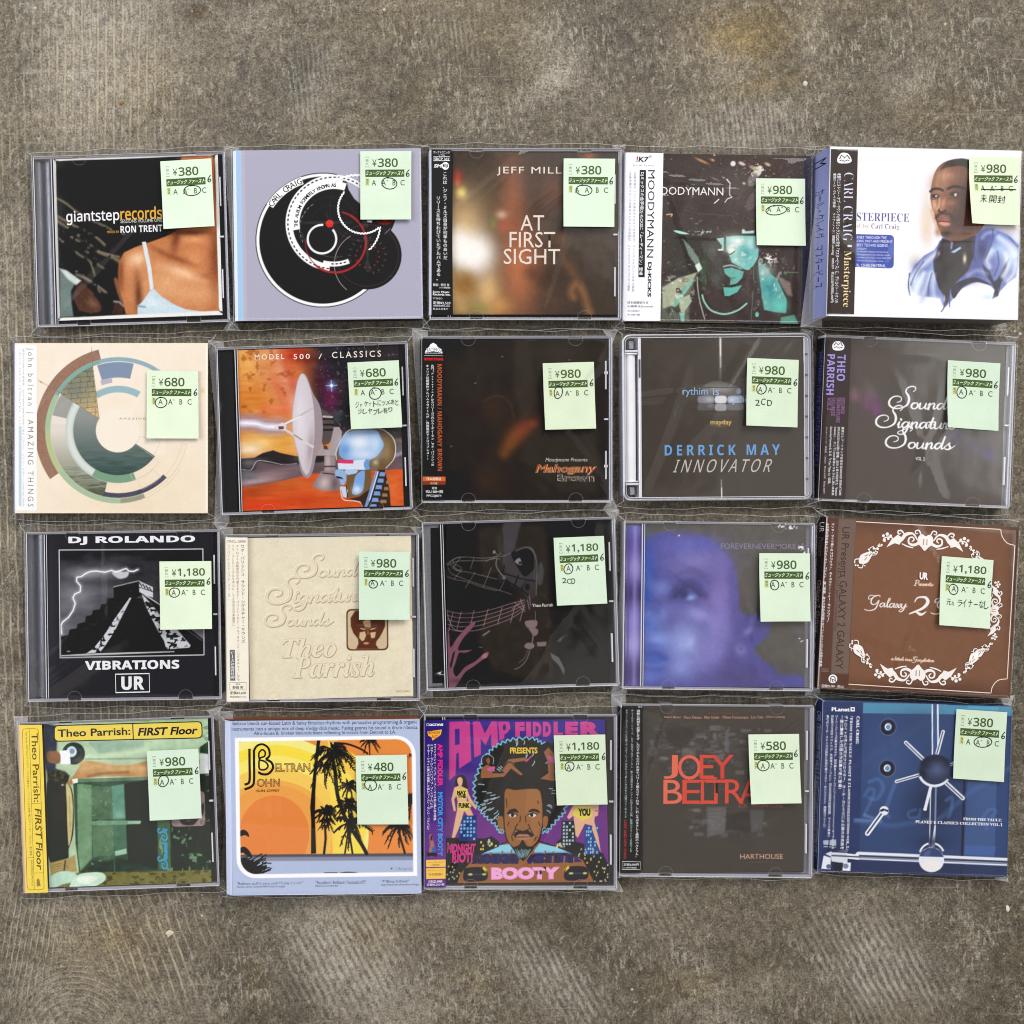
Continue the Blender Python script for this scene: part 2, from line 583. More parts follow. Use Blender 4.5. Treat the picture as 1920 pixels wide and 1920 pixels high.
def mesh_from(name, parts):
    """parts: list of (verts, colours, quads, tris) merged into one mesh with a colour attribute"""
    V_, C_, Q, T_, k = [], [], [], [], 0
    for v, c, q, t in parts:
        V_.append(v); C_.append(c); Q.append(np.asarray(q, int).reshape(-1, 4) + k); T_.append(np.asarray(t, int).reshape(-1, 3) + k)
        k += len(v)
    V_ = np.concatenate(V_); C_ = np.concatenate(C_); Q = np.concatenate(Q); T_ = np.concatenate(T_)
    me = bpy.data.meshes.new(name)
    me.vertices.add(len(V_))
    me.vertices.foreach_set('co', V_.astype(np.float32).ravel())
    nl = Q.size + T_.size
    me.loops.add(nl)
    me.loops.foreach_set('vertex_index', np.concatenate([Q.ravel(), T_.ravel()]).astype(np.int32))
    npoly = len(Q) + len(T_)
    me.polygons.add(npoly)
    st = np.concatenate([np.arange(len(Q)) * 4, Q.size + np.arange(len(T_)) * 3])
    me.polygons.foreach_set('loop_start', st.astype(np.int32))
    me.update(calc_edges=True)
    at = me.attributes.new('col', 'FLOAT_COLOR', 'POINT')
    at.data.foreach_set('color', np.c_[C_, np.ones(len(C_))].astype(np.float32).ravel())
    me.validate()
    return me

def block(x0, x1, y0, y1, z0, z1, c, veil=0):
    """a plain coloured block (no top) that carries a printed face"""
    v = np.array([(x0, y0, z0), (x1, y0, z0), (x1, y1, z0), (x0, y1, z0), (x0, y0, z1), (x1, y0, z1), (x1, y1, z1), (x0, y1, z1)])
    q = np.array([(3, 2, 1, 0), (0, 1, 5, 4), (1, 2, 6, 5), (2, 3, 7, 6), (3, 0, 4, 7)])
    cc = np.array(c, float)
    if cc.ndim == 1:
        cc = np.tile(cc, (8, 1))
    return v, lin(cc, veil), q, np.zeros((0, 3), int)

def side_text(body, x, ya, yb, za, zb, c, b=0.0):
    """lettering on a left side face (reads downwards): spans ya (top) .. yb, za .. zb"""
    u, t, _ = glyphs(body, b)
    v = np.c_[np.full(len(u), x), ya + (yb - ya) * u[:, 0], zb + (za - zb) * u[:, 1]]
    t = np.asarray(t)
    return v, np.tile(lin(c), (len(v), 1)), np.zeros((0, 4), int), t

# ------------------------------------------------------------------ the floor
def grove(mask_attr, t, tcv, ang, wl, dist, seed):
    pass

def build_floor():
    step = 0.006
    xs = np.concatenate([[-1.5, -1.0, -0.7], np.arange(-0.42, 0.4201, step), [0.7, 1.0, 1.5]])
    ys = np.concatenate([[-1.5, -1.0, -0.7], np.arange(-0.42, 0.4201, step), [0.7, 1.0, 1.5]])
    X, Y = np.meshgrid(xs, ys)
    # floor drawn in units of photograph pixels of a plan view
    PX, PY = X / S + 960, 960 - Y / S
    def bl(cx, cy, rx, ry, rot=0, k=2.0):
        r = math.radians(rot)
        dx, dy = PX - cx, PY - cy
        x = dx * math.cos(r) + dy * math.sin(r); y = -dx * math.sin(r) + dy * math.cos(r)
        return np.exp(-(((x / rx) ** 2 + (y / ry) ** 2) ** (k / 2)))
    def vn(sx, sy, seed, oc=3):
        return vnoise(PX + 4000, PY + 4000, sx, sy, seed, oc)
    ochre = 0.95 * bl(1400, 40, 110, 55, -8) + 0.7 * bl(1440, 150, 90, 18, -12) + 0.5 * bl(1420, 75, 60, 30) + 0.45 * bl(270, 150, 60, 60, -40) + 0.35 * bl(800, 170, 70, 20, -45)
    ochre += 0.5 * bl(230, 1770, 80, 40) + 0.35 * bl(130, 1780, 70, 40) + 0.5 * bl(700, 1760, 70, 60) + 0.45 * bl(480, 1850, 25, 50) + 0.5 * bl(900, 1850, 40, 18) + 0.4 * bl(1830, 1780, 12, 40) + 0.4 * bl(1300, 1860, 60, 30) + 0.4 * bl(1800, 200, 90, 40) + 0.5 * bl(1540, 620, 60, 12) + 0.25 * bl(640, 245, 70, 40)
    ochre += 0.25 * np.clip(vn(260, 180, 5) * 3, 0, 1)
    pale = 0.8 * bl(1540, 60, 30, 70) + 0.55 * bl(1730, 150, 60, 35, -10) + 0.6 * bl(1030, 70, 50, 40) + 0.5 * bl(1060, 130, 60, 25, -40) + 0.55 * bl(1010, 160, 90, 22, -35) + 0.55 * bl(600, 140, 18, 70, 25) + 0.5 * bl(470, 25, 40, 30) + 0.4 * bl(1420, 240, 110, 40) + 0.35 * bl(880, 190, 50, 60, 20)
    pale += 0.75 * bl(1040, 1850, 90, 45, 40) + 0.6 * bl(1660, 1830, 90, 70, 35) + 0.65 * bl(700, 1870, 110, 60, 30) + 0.5 * bl(620, 1760, 80, 80) + 0.4 * bl(830, 1700, 120, 40) + 0.4 * bl(1840, 1750, 12, 90, -15) + 0.35 * bl(60, 1850, 90, 90) + 0.75 * bl(180, 90, 150, 190, 0, 3)
    pale += 0.4 * np.clip(vn(150, 120, 9) * 3 - 0.25, 0, 1)
    darkm = 0.55 * bl(550, 125, 60, 50) + 0.35 * bl(470, 230, 60, 60) + 0.3 * bl(1180, 60, 120, 60) + 0.45 * bl(1220, 205, 14, 22) + 0.35 * bl(1500, 240, 160, 25) + 0.3 * bl(1880, 200, 70, 120) + 0.25 * bl(60, 60, 40, 80)
    darkm += 0.3 * bl(30, 120, 30, 90) + 0.22 * np.clip(vn(200, 200, 33) * 3, 0, 1) + 0.25 * bl(1850, 1800, 90, 120)
    # rows of combed ridges, by the direction they run in
    g = {}
    g['comb_a'] = 1.0 * bl(180, 90, 130, 190, 0, 4) + 0.3 * bl(300, 200, 100, 100)
    g['comb_b'] = 0.9 * bl(20, 900, 60, 700, 0, 4) + 0.8 * bl(180, 1000, 240, 50, 0, 4) + 0.8 * bl(160, 1345, 240, 60, 0, 4) + 0.8 * bl(190, 640, 220, 40, 0, 4)
    g['comb_c'] = 1.0 * bl(290, 1790, 110, 130, -18, 4) + 0.7 * bl(180, 1720, 90, 60)
    g['comb_d'] = 1.0 * bl(50, 1770, 60, 140, 10, 4) + 0.6 * bl(30, 1600, 40, 90)
    g['comb_e'] = 0.95 * bl(1050, 1850, 120, 55, 40, 3) + 1.0 * bl(1660, 1830, 150, 90, 35, 3) + 0.9 * bl(650, 1800, 120, 120, 20, 3) + 0.5 * bl(1240, 1720, 80, 60)
    g['comb_f'] = 0.7 * bl(1400, 230, 110, 50, 0, 3) + 0.6 * bl(590, 150, 40, 80, 15) + 0.5 * bl(850, 60, 60, 60, 10)
    g['comb_g'] = 0.6 * bl(130, 1890, 120, 90, 0, 4)
    bs = np.array([103, 95, 80.])
    im = np.zeros(PX.shape + (3,)) + bs
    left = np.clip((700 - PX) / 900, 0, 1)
    def mx(m, c):
        m = np.clip(m, 0, 1)[..., None]
        im[:] = im + (np.array(c, float) - im) * m
    mx(left * 0.6, (130, 121, 106))  # floor painted lighter towards the left, as the side light falls
    mx(pale * 0.85, (160, 153, 140))
    mx(ochre * 0.55, (142, 117, 70))
    mx(darkm * 0.95, (74, 69, 61))
    mx(1.0 * bl(364, 10, 16, 15, 0, 5), (74, 56, 32))
    mx(0.9 * bl(188, 20, 7, 12, -30, 3), (96, 90, 92))
    mx(0.6 * bl(455, 110, 6, 40, 0, 3), (70, 66, 62))
    v = np.c_[X.ravel(), Y.ravel(), np.zeros(X.size)]
    i = np.arange(X.size).reshape(X.shape)
    q = np.stack([i[:-1, :-1], i[:-1, 1:], i[1:, 1:], i[1:, :-1]], -1).reshape(-1, 4)
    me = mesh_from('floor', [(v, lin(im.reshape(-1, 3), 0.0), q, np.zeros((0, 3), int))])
    for k, m in g.items():
        a = me.attributes.new(k, 'FLOAT', 'POINT')
        a.data.foreach_set('value', np.clip(m, 0, 1).astype(np.float32).ravel())
    a = me.attributes.new('pale', 'FLOAT', 'POINT')
    a.data.foreach_set('value', np.clip(pale, 0, 1).astype(np.float32).ravel())

    m, t, o = new_mat('worn_concrete')
    L = t.links.new
    p = N(t, 'ShaderNodeBsdfPrincipled')
    L(p.outputs[0], o.inputs[0])
    g0 = N(t, 'ShaderNodeTexCoord')
    pos = g0.outputs['Object']
    # a wobble for the combed ridges
    wn = N(t, 'ShaderNodeTexNoise'); wn.inputs['Scale'].default_value = 22; wn.inputs['Detail'].default_value = 3
    L(pos, wn.inputs['Vector'])
    def attr(name):
        return N(t, 'ShaderNodeAttribute', attribute_name=name).outputs['Fac']
    def math_(op, a, b=None, c=None, clamp=False):
        n = N(t, 'ShaderNodeMath', operation=op, use_clamp=clamp)
        for k, s in enumerate((a, b, c)):
            if s is None: continue
            if isinstance(s, (int, float)): n.inputs[k].default_value = s
            else: L(s, n.inputs[k])
        return n.outputs[0]
    def ramp(f, *st):
        r = N(t, 'ShaderNodeValToRGB')
        e = r.color_ramp.elements
        while len(e) < len(st): e.new(0.5)
        for el, (ps_, c) in zip(e, st):
            el.position = ps_
            el.color = (*c, 1) if hasattr(c, '__len__') else (c, c, c, 1)
        L(f, r.inputs['Fac'])
        return r.outputs['Color']
    def noise(scale, detail=3, rough=0.6, vec=None, dist=0.0):
        n = N(t, 'ShaderNodeTexNoise')
        n.inputs['Scale'].default_value = scale; n.inputs['Detail'].default_value = detail
        n.inputs['Roughness'].default_value = rough; n.inputs['Distortion'].default_value = dist
        L(vec if vec is not None else pos, n.inputs['Vector'])
        return n.outputs['Fac']
    def mix(fac, a, b, mode='MIX'):
        n = N(t, 'ShaderNodeMix', data_type='RGBA', blend_type=mode)
        for k, s in ((0, fac), (6, a), (7, b)):
            if isinstance(s, tuple): n.inputs[k].default_value = (*s, 1)
            elif isinstance(s, (int, float)): n.inputs[k].default_value = s
            else: L(s, n.inputs[k])
        return n.outputs[2]
    combs = []
    for name, ang, wl, kind, w in (('comb_a', 90.5, 15.6, 'BANDS', 1.9), ('comb_b', 88, 15, 'BANDS', 2.2), ('comb_c', 69, 17.5, 'BANDS', 3.0),
                                ('comb_d', 100, 10.5, 'BANDS', 2.6), ('comb_e', 62, 13.0, 'BANDS', 3.2), ('comb_f', 84, 9.5, 'BANDS', 3.5), ('comb_g', 0, 10.5, 'RINGS', 3.0)):
        mp = N(t, 'ShaderNodeMapping', vector_type='POINT')
        L(pos, mp.inputs['Vector'])
        if kind == 'BANDS':
            # bands run along the comb direction, measured in the floor plan
            mp.inputs['Rotation'].default_value = (0, 0, math.radians(ang - 90))
        else:
            mp.inputs['Location'].default_value = (-(135 - 960) * S, -(960 - 1965) * S, 0)
        wv = N(t, 'ShaderNodeTexWave', wave_type=kind, bands_direction='X')
        if kind == 'RINGS': wv.rings_direction = 'Z'
        wv.inputs['Scale'].default_value = 2 * math.pi / (20 * wl * S)
        wv.inputs['Distortion'].default_value = w
        wv.inputs['Detail'].default_value = 3
        wv.inputs['Detail Scale'].default_value = 0.6
        wv.inputs['Detail Roughness'].default_value = 0.6
        L(mp.outputs[0], wv.inputs['Vector'])
        combs.append((attr(name), wv.outputs['Fac'], name))
    col = N(t, 'ShaderNodeAttribute', attribute_name='col').outputs['Color']
    # broad and fine mottling
    n1 = noise(9, 5, 0.65)
    col = mix(0.85, col, ramp(n1, (0.3, 0.84), (0.7, 1.16)), 'MULTIPLY')
    col = mix(1.0, col, ramp(noise(60, 6, 0.78), (0.32, 0.72), (0.68, 1.30)), 'MULTIPLY')
    # darker olive damp stains with ragged edges
    stn = ramp(noise(6.5, 6, 0.72, None, 0.6), (0.48, 0.0), (0.60, 0.75))
    col = mix(stn, col, mix(1.0, col, (0.60, 0.59, 0.54), 'MULTIPLY'))
    # grain of the cement skin: grit at three sizes
    def streak(sx, sy, ang):
        st = N(t, 'ShaderNodeMapping', vector_type='TEXTURE')
        st.inputs['Rotation'].default_value = (0, 0, math.radians(ang))
        st.inputs['Scale'].default_value = (1 / sx, 1 / sy, 1)
        L(pos, st.inputs['Vector'])
        return noise(1.0, 6, 0.74, st.outputs[0], 0.0)
    gr = noise(640, 4, 0.8)
    g2 = streak(210, 150, 6)
    n2v = math_('ADD', g2, math_('MULTIPLY', math_('SUBTRACT', gr, 0.5), 1.35))
    col = mix(1.0, col, ramp(n2v, (0.27, 0.30), (0.44, 0.82), (0.56, 1.14), (0.72, 1.95)), 'MULTIPLY')
    # scuffed places: woven upright and level scratches of pale laitance, in drifts
    up, lv, dg = streak(330, 110, 5), streak(120, 300, 6), streak(300, 100, -36)
    drift = math_('ADD', ramp(noise(16, 5, 0.72), (0.46, 0.0), (0.60, 1.0)), math_('MULTIPLY', attr('pale'), 1.1), clamp=True)
    dr2 = ramp(noise(23, 5, 0.75), (0.50, 0.0), (0.62, 1.0))
    f1 = math_('MULTIPLY', ramp(up, (0.52, 0.0), (0.60, 1.0)), drift)
    f2 = math_('MULTIPLY', ramp(lv, (0.55, 0.0), (0.62, 0.9)), math_('MULTIPLY', drift, ramp(noise(9, 2), (0.48, 0.0), (0.56, 1.0))))
    f3 = math_('MULTIPLY', ramp(dg, (0.54, 0.0), (0.62, 1.0)), dr2)
    fl = math_('MAXIMUM', f1, math_('MAXIMUM', f2, f3))
    fl = math_('MULTIPLY', fl, ramp(gr, (0.34, 0.35), (0.56, 1.0)))
    col = mix(math_('MULTIPLY', fl, 0.92), col, (0.40, 0.37, 0.30))
    # tiny pale chips and dark pits
    vc = N(t, 'ShaderNodeTexVoronoi'); vc.inputs['Scale'].default_value = 260
    L(pos, vc.inputs['Vector'])
    ch = math_('MULTIPLY', ramp(vc.outputs['Distance'], (0.10, 1.0), (0.24, 0.0)), ramp(noise(120, 3, 0.7), (0.54, 0.0), (0.60, 1.0)))
    col = mix(math_('MULTIPLY', ch, 0.75), col, (0.43, 0.39, 0.31))
    nd = noise(240, 4, 0.75)
    col = mix(math_('MULTIPLY', ramp(nd, (0.31, 1.0), (0.39, 0.0)), 0.75), col, (0.045, 0.038, 0.031))
    n2 = n2v
    # long diagonal scrapes
    sc = N(t, 'ShaderNodeMapping'); sc.inputs['Scale'].default_value = (14, 240, 1); sc.inputs['Rotation'].default_value = (0, 0, -0.52)
    L(pos, sc.inputs['Vector'])
    n5 = noise(1.0, 3, 0.55, sc.outputs[0], 0.6)
    col = mix(math_('MULTIPLY', math_('MULTIPLY', ramp(n5, (0.62, 0.0), (0.72, 1.0)), ramp(noise(5, 2), (0.45, 0.0), (0.6, 1.0))), 0.45), col, (0.42, 0.39, 0.33))
    # combed ridges: pale crest beside a dark groove
    hgt = None
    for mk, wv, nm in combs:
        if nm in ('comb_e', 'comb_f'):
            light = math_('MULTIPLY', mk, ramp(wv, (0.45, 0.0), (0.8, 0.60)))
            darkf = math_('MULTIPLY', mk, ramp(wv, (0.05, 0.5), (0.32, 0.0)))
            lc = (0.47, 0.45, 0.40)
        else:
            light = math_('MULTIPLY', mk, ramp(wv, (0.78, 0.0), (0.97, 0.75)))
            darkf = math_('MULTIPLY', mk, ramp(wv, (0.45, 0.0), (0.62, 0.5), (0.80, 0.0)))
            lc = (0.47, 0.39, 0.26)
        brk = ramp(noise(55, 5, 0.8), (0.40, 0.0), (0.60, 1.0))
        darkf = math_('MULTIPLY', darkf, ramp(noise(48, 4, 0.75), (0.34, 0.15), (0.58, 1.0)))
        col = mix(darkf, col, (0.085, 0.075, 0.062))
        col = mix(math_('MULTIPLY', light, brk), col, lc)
        hh = math_('MULTIPLY', mk, wv)
        hgt = hh if hgt is None else math_('ADD', hgt, hh)
    # white specks
    vo = N(t, 'ShaderNodeTexVoronoi'); vo.inputs['Scale'].default_value = 55
    L(pos, vo.inputs['Vector'])
    sp = ramp(vo.outputs['Distance'], (0.03, 1.0), (0.075, 0.0))
    spm = math_('MULTIPLY', sp, ramp(noise(30, 2), (0.56, 0.0), (0.6, 1.0)))
    col = mix(math_('MULTIPLY', spm, 0.8), col, (0.6, 0.58, 0.5))
    L(col, p.inputs['Base Color'])
    p.inputs['Roughness'].default_value = 0.62
    p.inputs['Specular IOR Level'].default_value = 0.3
    h = math_('ADD', math_('MULTIPLY', n2, 1.0), math_('MULTIPLY', fl, 0.5))
    h = math_('ADD', h, math_('MULTIPLY', hgt, 0.9))
    b = N(t, 'ShaderNodeBump'); b.inputs['Strength'].default_value = 0.55; b.inputs['Distance'].default_value = 0.0012
    L(h, b.inputs['Height']); L(b.outputs[0], p.inputs['Normal'])
    ob = link('floor', me, [m])
    ob['kind'] = 'structure'
    return ob
build_floor()

# ------------------------------------------------------------------ cases
ZF = 1920 / 420.0            # drawing units per photograph pixel
def place(px, py, z):
    k = S * (ZC - z) / DIST
    return np.array([camo.location.x + (px - NADIR[0]) * k, camo.location.y - (py - NADIR[1]) * k])

class Case:
    def __init__(s, crop, quad, T, label):
        pts = np.array([place(crop[0] + x / ZF, crop[1] + y / ZF, T) for x, y in quad])
        tl, tr, br, bl = pts
        s.W = (np.linalg.norm(tr - tl) + np.linalg.norm(br - bl)) / 2
        s.H = (np.linalg.norm(bl - tl) + np.linalg.norm(br - tr)) / 2
        ex = (tr - tl + br - bl); ey = (tl - bl + tr - br)
        a1 = math.atan2(ex[1], ex[0]); a2 = math.atan2(-ey[0], ey[1])
        s.rot = (a1 + a2) / 2
        s.T = T
        c = pts.mean(0)
        s.root = bpy.data.objects.new('cd_case', None)
        s.root.empty_display_size = 0.05
        COL.objects.link(s.root)
        s.root.location = (c[0], c[1], 0.0006)
        s.root.rotation_euler = (0, 0, s.rot)
        s.root['label'] = label
        s.root['category'] = 'CD case'
        s.root['group'] = 'priced CD cases laid out in rows on the floor'
        w, h = s.W / 2, s.H / 2
        s.hom = homog(quad, [(-w, h), (w, h), (w, -h), (-w, -h)])
        s.k = s.W / (0.5 * (np.hypot(quad[1][0] - quad[0][0], quad[1][1] - quad[0][1]) + np.hypot(quad[2][0] - quad[3][0], quad[2][1] - quad[3][1])))
    def loc(s, p):
        return happly(s.hom, [p])[0]
    def face(s, quad, step=6.0, base=(255, 255, 255)):
        return Face(s.hom, quad, step, base)

    def jewel(s, spine='black', tray='black', slots=True, edge=M_MOULD):
        w, h, T = s.W / 2, s.H / 2, s.T
        # tray and back
        b = MB()
        b.box(-w + 0.0136, w - 0.0022, -h + 0.0022, h - 0.0022, 0.0005, T - 0.0040, 0)
        b.build('tray', [M_BLACK if tray == 'black' else M_CLEARB], s.root)
        sm = {'black': M_BLACK, 'grey': M_GREY, 'clear': M_CLEARB}[spine]
        b = MB()
        if spine == 'grey':
            xa, xb, n = -w + 0.0010, -w + 0.0128, 14
            zf = lambda t: T - 0.0052 + 0.0026 * (2 * t - 1) ** 2 - 0.0006 * t
            for k in range(n):
                t0, t1 = k / n, (k + 1) / n
                b.quad((xa + (xb - xa) * t0, -h + 0.0022, zf(t0)), (xa + (xb - xa) * t1, -h + 0.0022, zf(t1)), (xa + (xb - xa) * t1, h - 0.0022, zf(t1)), (xa + (xb - xa) * t0, h - 0.0022, zf(t0)))
        else: b.box(-w + 0.0010, -w + 0.0128, -h + 0.0022, h - 0.0022, 0.0005, T - 0.0034, 0, 0.0012)
        b.build('spine_bar', [sm], s.root, spine == 'grey')
        # lid: clear sheet, moulded rails, hinge ribs, slots
        b = MB()
        b.box(-w + 0.0002, w - 0.0002, -h + 0.0002, h - 0.0002, T - 0.0011, T, 0, 0.0003)
        n0, n1, n2, n3 = -w + 0.0295, -w + 0.0385, w - 0.0315, w - 0.0215
        for sgn in (1, -1):
            ya, yb = (h - 0.0019, h - 0.0001) if sgn > 0 else (-h + 0.0001, -h + 0.0019)
            for x0, x1 in ((-w + 0.0004, n0), (n1, n2), (n3, w - 0.0004)):
                b.box(x0, x1, ya, yb, 0.0003, T - 0.0014, 1, 0.0003)
            for x0, x1 in ((n0, n1), (n2, n3)):
                b.box(x0, x1, ya + 0.0004, yb - 0.0004, 0.0003, T - 0.005, 2)
            # thin bright outer lip
            yo = h - 0.0004 if sgn > 0 else -h + 0.0001
            b.box(-w + 0.0005, w - 0.0005, yo, yo + 0.0003, T - 0.0013, T - 0.0006, 3)
            # half-moon tabs that hold the booklet
            for xc in (n0 + 0.0045, n2 + 0.0050):
                R = 0.0052
                for k in range(12):
                    a0, a1 = math.pi * k / 12, math.pi * (k + 1) / 12
                    y0 = sgn * (h - 0.0019)
                    P = lambda a, r: (xc + r * math.cos(a), y0 - sgn * r * math.sin(a), T - 0.0012)
                    b.quad(P(a0, R), P(a1, R), P(a1, R + 0.00016), P(a0, R + 0.00016), 4)
        b.box(w - 0.0018, w - 0.0001, -h + 0.0020, h - 0.0020, 0.0003, T - 0.0014, 1, 0.0004)
        b.box(w - 0.0005, w - 0.0001, -h + 0.001, h - 0.001, T - 0.0013, T - 0.0006, 3)
        b.box(-w + 0.0001, -w + 0.0007, -h + 0.0003, h - 0.0003, 0.0003, T - 0.0012, 3)
        b.box(-w + 0.0131, -w + 0.0137, -h + 0.0021, h - 0.0021, T - 0.0022, T - 0.0012, 3)
        b.box(-w + 0.0148, -w + 0.0152, -h + 0.0021, h - 0.0021, T - 0.0020, T - 0.0012, 3)
        if slots:
            for y0, y1 in ((h * 0.36, h * 0.70), (-h * 0.72, -h * 0.38)):
                b.box(w - 0.0048, w - 0.0038, y0, y1, T - 0.0030, T - 0.0013, 3)
            b.box(w - 0.0055, w - 0.0025, -0.0006, 0.0006, T - 0.0030, T - 0.0013, 3)
        b.build('lid', [M_LID, edge, M_CLEARB, M_MOULD2, M_FEDGE], s.root)

    def put(s, name, face, z, dz=7e-6, body=None, extra=(), label=None, curl=None):
        parts = [face.arrays(z, dz, curl)]
        if body is not None:
            parts.append(body)
        parts += list(extra)
        me = mesh_from(name, parts)
        o = link(name, me, [M_PRINT], s.root)
        if label:
            o['label'] = label
        return o

    def booklet(s, face, paper=(225, 222, 214), name='booklet', zt=None):
        T = s.T
        zt = T - 0.0022 if zt is None else zt
        p = happly(s.hom, face.q)
        x0, x1, y0, y1 = p[:, 0].min(), p[:, 0].max(), p[:, 1].min(), p[:, 1].max()
        x0, x1 = (p[0, 0] + p[3, 0]) / 2, (p[1, 0] + p[2, 0]) / 2
        y0, y1 = (p[3, 1] + p[2, 1]) / 2, (p[0, 1] + p[1, 1]) / 2
        bd = block(x0 + 1e-4, x1 - 1e-4, y0 + 1e-4, y1 - 1e-4, T - 0.0039, zt - 1e-5, paper)
        return s.put(name, face, zt, 7e-6, bd)

    def obi(s, face, side=(20, 20, 24), texts=(), back=True):
        """paper strip folded round the left edge of the case"""
        w, h, T = s.W / 2, s.H / 2, s.T
        p = happly(s.hom, face.q)
        y0, y1 = (p[3, 1] + p[2, 1]) / 2, (p[0, 1] + p[1, 1]) / 2
        z1 = T + 0.00012
        xs = -w - 0.0004
        v = np.array([(xs, y0, 0.0002), (xs, y1, 0.0002), (xs, y1, z1 - 4e-4), (xs, y0, z1 - 4e-4), ((p[0, 0] + p[3, 0]) / 2, y1, z1), ((p[0, 0] + p[3, 0]) / 2, y0, z1)])
        cs = np.tile(np.array(side, float), (6, 1))
        ex = [(v, lin(cs, 0), np.array([(0, 3, 2, 1), (3, 5, 4, 2)]), np.zeros((0, 3), int))]
        for body, a, b, c in texts:
            ex.append(side_text(body, xs - 6e-5, y1 - a * (y1 - y0), y1 - b * (y1 - y0), 0.0022, T - 0.0022, c))
        return s.put('paper_strip', face, z1, 7e-6, None, ex)

    def card(s, face, sides=((230, 230, 232),) * 4, bev=0.0, texts=(), name='card_cover', bevc=None):
        """a folded card cover: printed front, coloured edges"""
        w, h, T = s.W / 2, s.H / 2, s.T
        p = happly(s.hom, face.q)
        x0, x1 = (p[0, 0] + p[3, 0]) / 2, (p[1, 0] + p[2, 0]) / 2
        y0, y1 = (p[3, 1] + p[2, 1]) / 2, (p[0, 1] + p[1, 1]) / 2
        lc, tcx, rc, bc = sides
        zb = T - bev * 0.8
        parts = []
        def qd(a, b, c, d, col):
            parts.append((np.array([a, b, c, d], float), lin(np.tile(np.array(col, float), (4, 1)), 0), np.array([(0, 1, 2, 3)]), np.zeros((0, 3), int)))
        xl = x0 - bev
        qd((xl, y0, 0), (xl, y0, zb), (xl, y1, zb), (xl, y1, 0), lc)
        if bev > 0:
            qd((xl, y0, zb), (x0, y0, T), (x0, y1, T), (xl, y1, zb), bevc or lc)
        qd((x1, y0, 0), (x1, y1, 0), (x1, y1, T), (x1, y0, T), rc)
        qd((xl, y1, 0), (xl, y1, zb), (x1, y1, T), (x1, y1, 0), tcx)
        qd((xl, y0, 0), (x1, y0, 0), (x1, y0, T), (xl, y0, zb), bc)
        for body, a, b, c in texts:
            parts.append(side_text(body, xl - 6e-5, y1 - a * (y1 - y0), y1 - b * (y1 - y0), T * 0.2, T * 0.8, c))
        return s.put(name, face, T, 5e-6, None, parts)

    def film(s, seed, folds=(), mt=0.0045, mb=0.0055, ml=0.0014, mr=0.0016, lift=0.0008):
        """the clear resealable bag round the case"""
        w, h, T = s.W / 2, s.H / 2, s.T
        rs = np.random.RandomState(seed)
        nx, ny = 48, 44
        x = np.linspace(-w - 0.0005, w + 0.0004, nx + 1); y = np.linspace(h + 0.0004, -h - 0.0004, ny + 1)
        X, Y = np.meshgrid(x, y)
        o = rs.rand() * 50
        Z = T + lift + 0.00035 * vnoise(X + o, Y + o, 0.045, 0.030, seed) + 0.00012 * vnoise(X + o, Y + o, 0.012, 0.02, seed + 3)
        for k in range(4):
            xx, yy, aa = rs.uniform(-.8, .8), rs.uniform(-.8, .8), rs.uniform(-.9, .9) + (1.57 if rs.rand() < .5 else 0)
            ln = rs.uniform(.3, .9)
            folds = list(folds) + [(xx - ln * math.cos(aa), yy - ln * math.sin(aa), xx + ln * math.cos(aa), yy + ln * math.sin(aa), rs.uniform(.0003, .0008), rs.uniform(.0016, .0042))]
        for x0, y0, x1, y1, am, wd in folds:
            a = np.array([x0 * w, y0 * h]); b = np.array([x1 * w, y1 * h]); e = b - a; L = np.linalg.norm(e); e /= L
            tt = (X - a[0]) * e[0] + (Y - a[1]) * e[1]; d = -(X - a[0]) * e[1] + (Y - a[1]) * e[0]
            Z += am * np.exp(-(d / wd) ** 2) / (1 + np.exp(-tt / 0.004)) / (1 + np.exp((tt - L) / 0.004))
        ed = np.minimum(np.minimum(X - x[0], x[-1] - X), np.minimum(y[0] - Y, Y - y[-1]))
        fade = np.clip(ed / 0.008, 0, 1)
        Z = (T + lift) * (1 - fade) + np.maximum(Z, T + 0.00062) * fade - 0.0003 * np.clip(1 - ed / 0.003, 0, 1) ** 2
        V_ = [tuple(v) for v in np.c_[X.ravel(), Y.ravel(), Z.ravel()]]
        I = np.arange(len(V_)).reshape(ny + 1, nx + 1)
        F = [tuple(f) for f in np.stack([I[1:, :-1], I[1:, 1:], I[:-1, 1:], I[:-1, :-1]], -1).reshape(-1, 4)]
        MI = [0] * len(F)
        rim = list(I[0, :]) + list(I[1:, -1]) + list(I[-1, -2::-1]) + list(I[-2:0, 0])
        n = len(rim)
        def ring(f):
            k = len(V_)
            for r in rim:
                V_.append(f(V_[r][0], V_[r][1], V_[r][2]))
            return list(range(k, k + n))
        wob = lambda a, q: 0.0006 * math.sin(a * 90 + q) + 0.0003 * math.sin(a * 210 + 2 * q)
        q0 = rs.rand() * 6
        def out(kx, ky, z, cor=0.0):
            def f(px, py, pz):
                fx = max(-1, min(1, px / w)); fy = max(-1, min(1, py / h))
                dx = dy = 0.0
                ax = max(0.0, (abs(fx) - 0.94) / 0.06); ay = max(0.0, (abs(fy) - 0.94) / 0.06)
                if abs(abs(py) - h - 0.0004) < 1e-6: dy = math.copysign((mt if py > 0 else mb) * ky, py) * (1 - 0.25 * ax * ax) + wob(px, q0) * ky
                if px < -w - 0.0004 + 1e-6 or px > w + 0.0004 - 1e-6: dx = math.copysign((ml if px < 0 else mr) * kx, px) * (1 + 1.6 * cor * ay * ay) + 0.4 * wob(py, q0) * kx
                return (px + dx, py + dy, z)
            return f
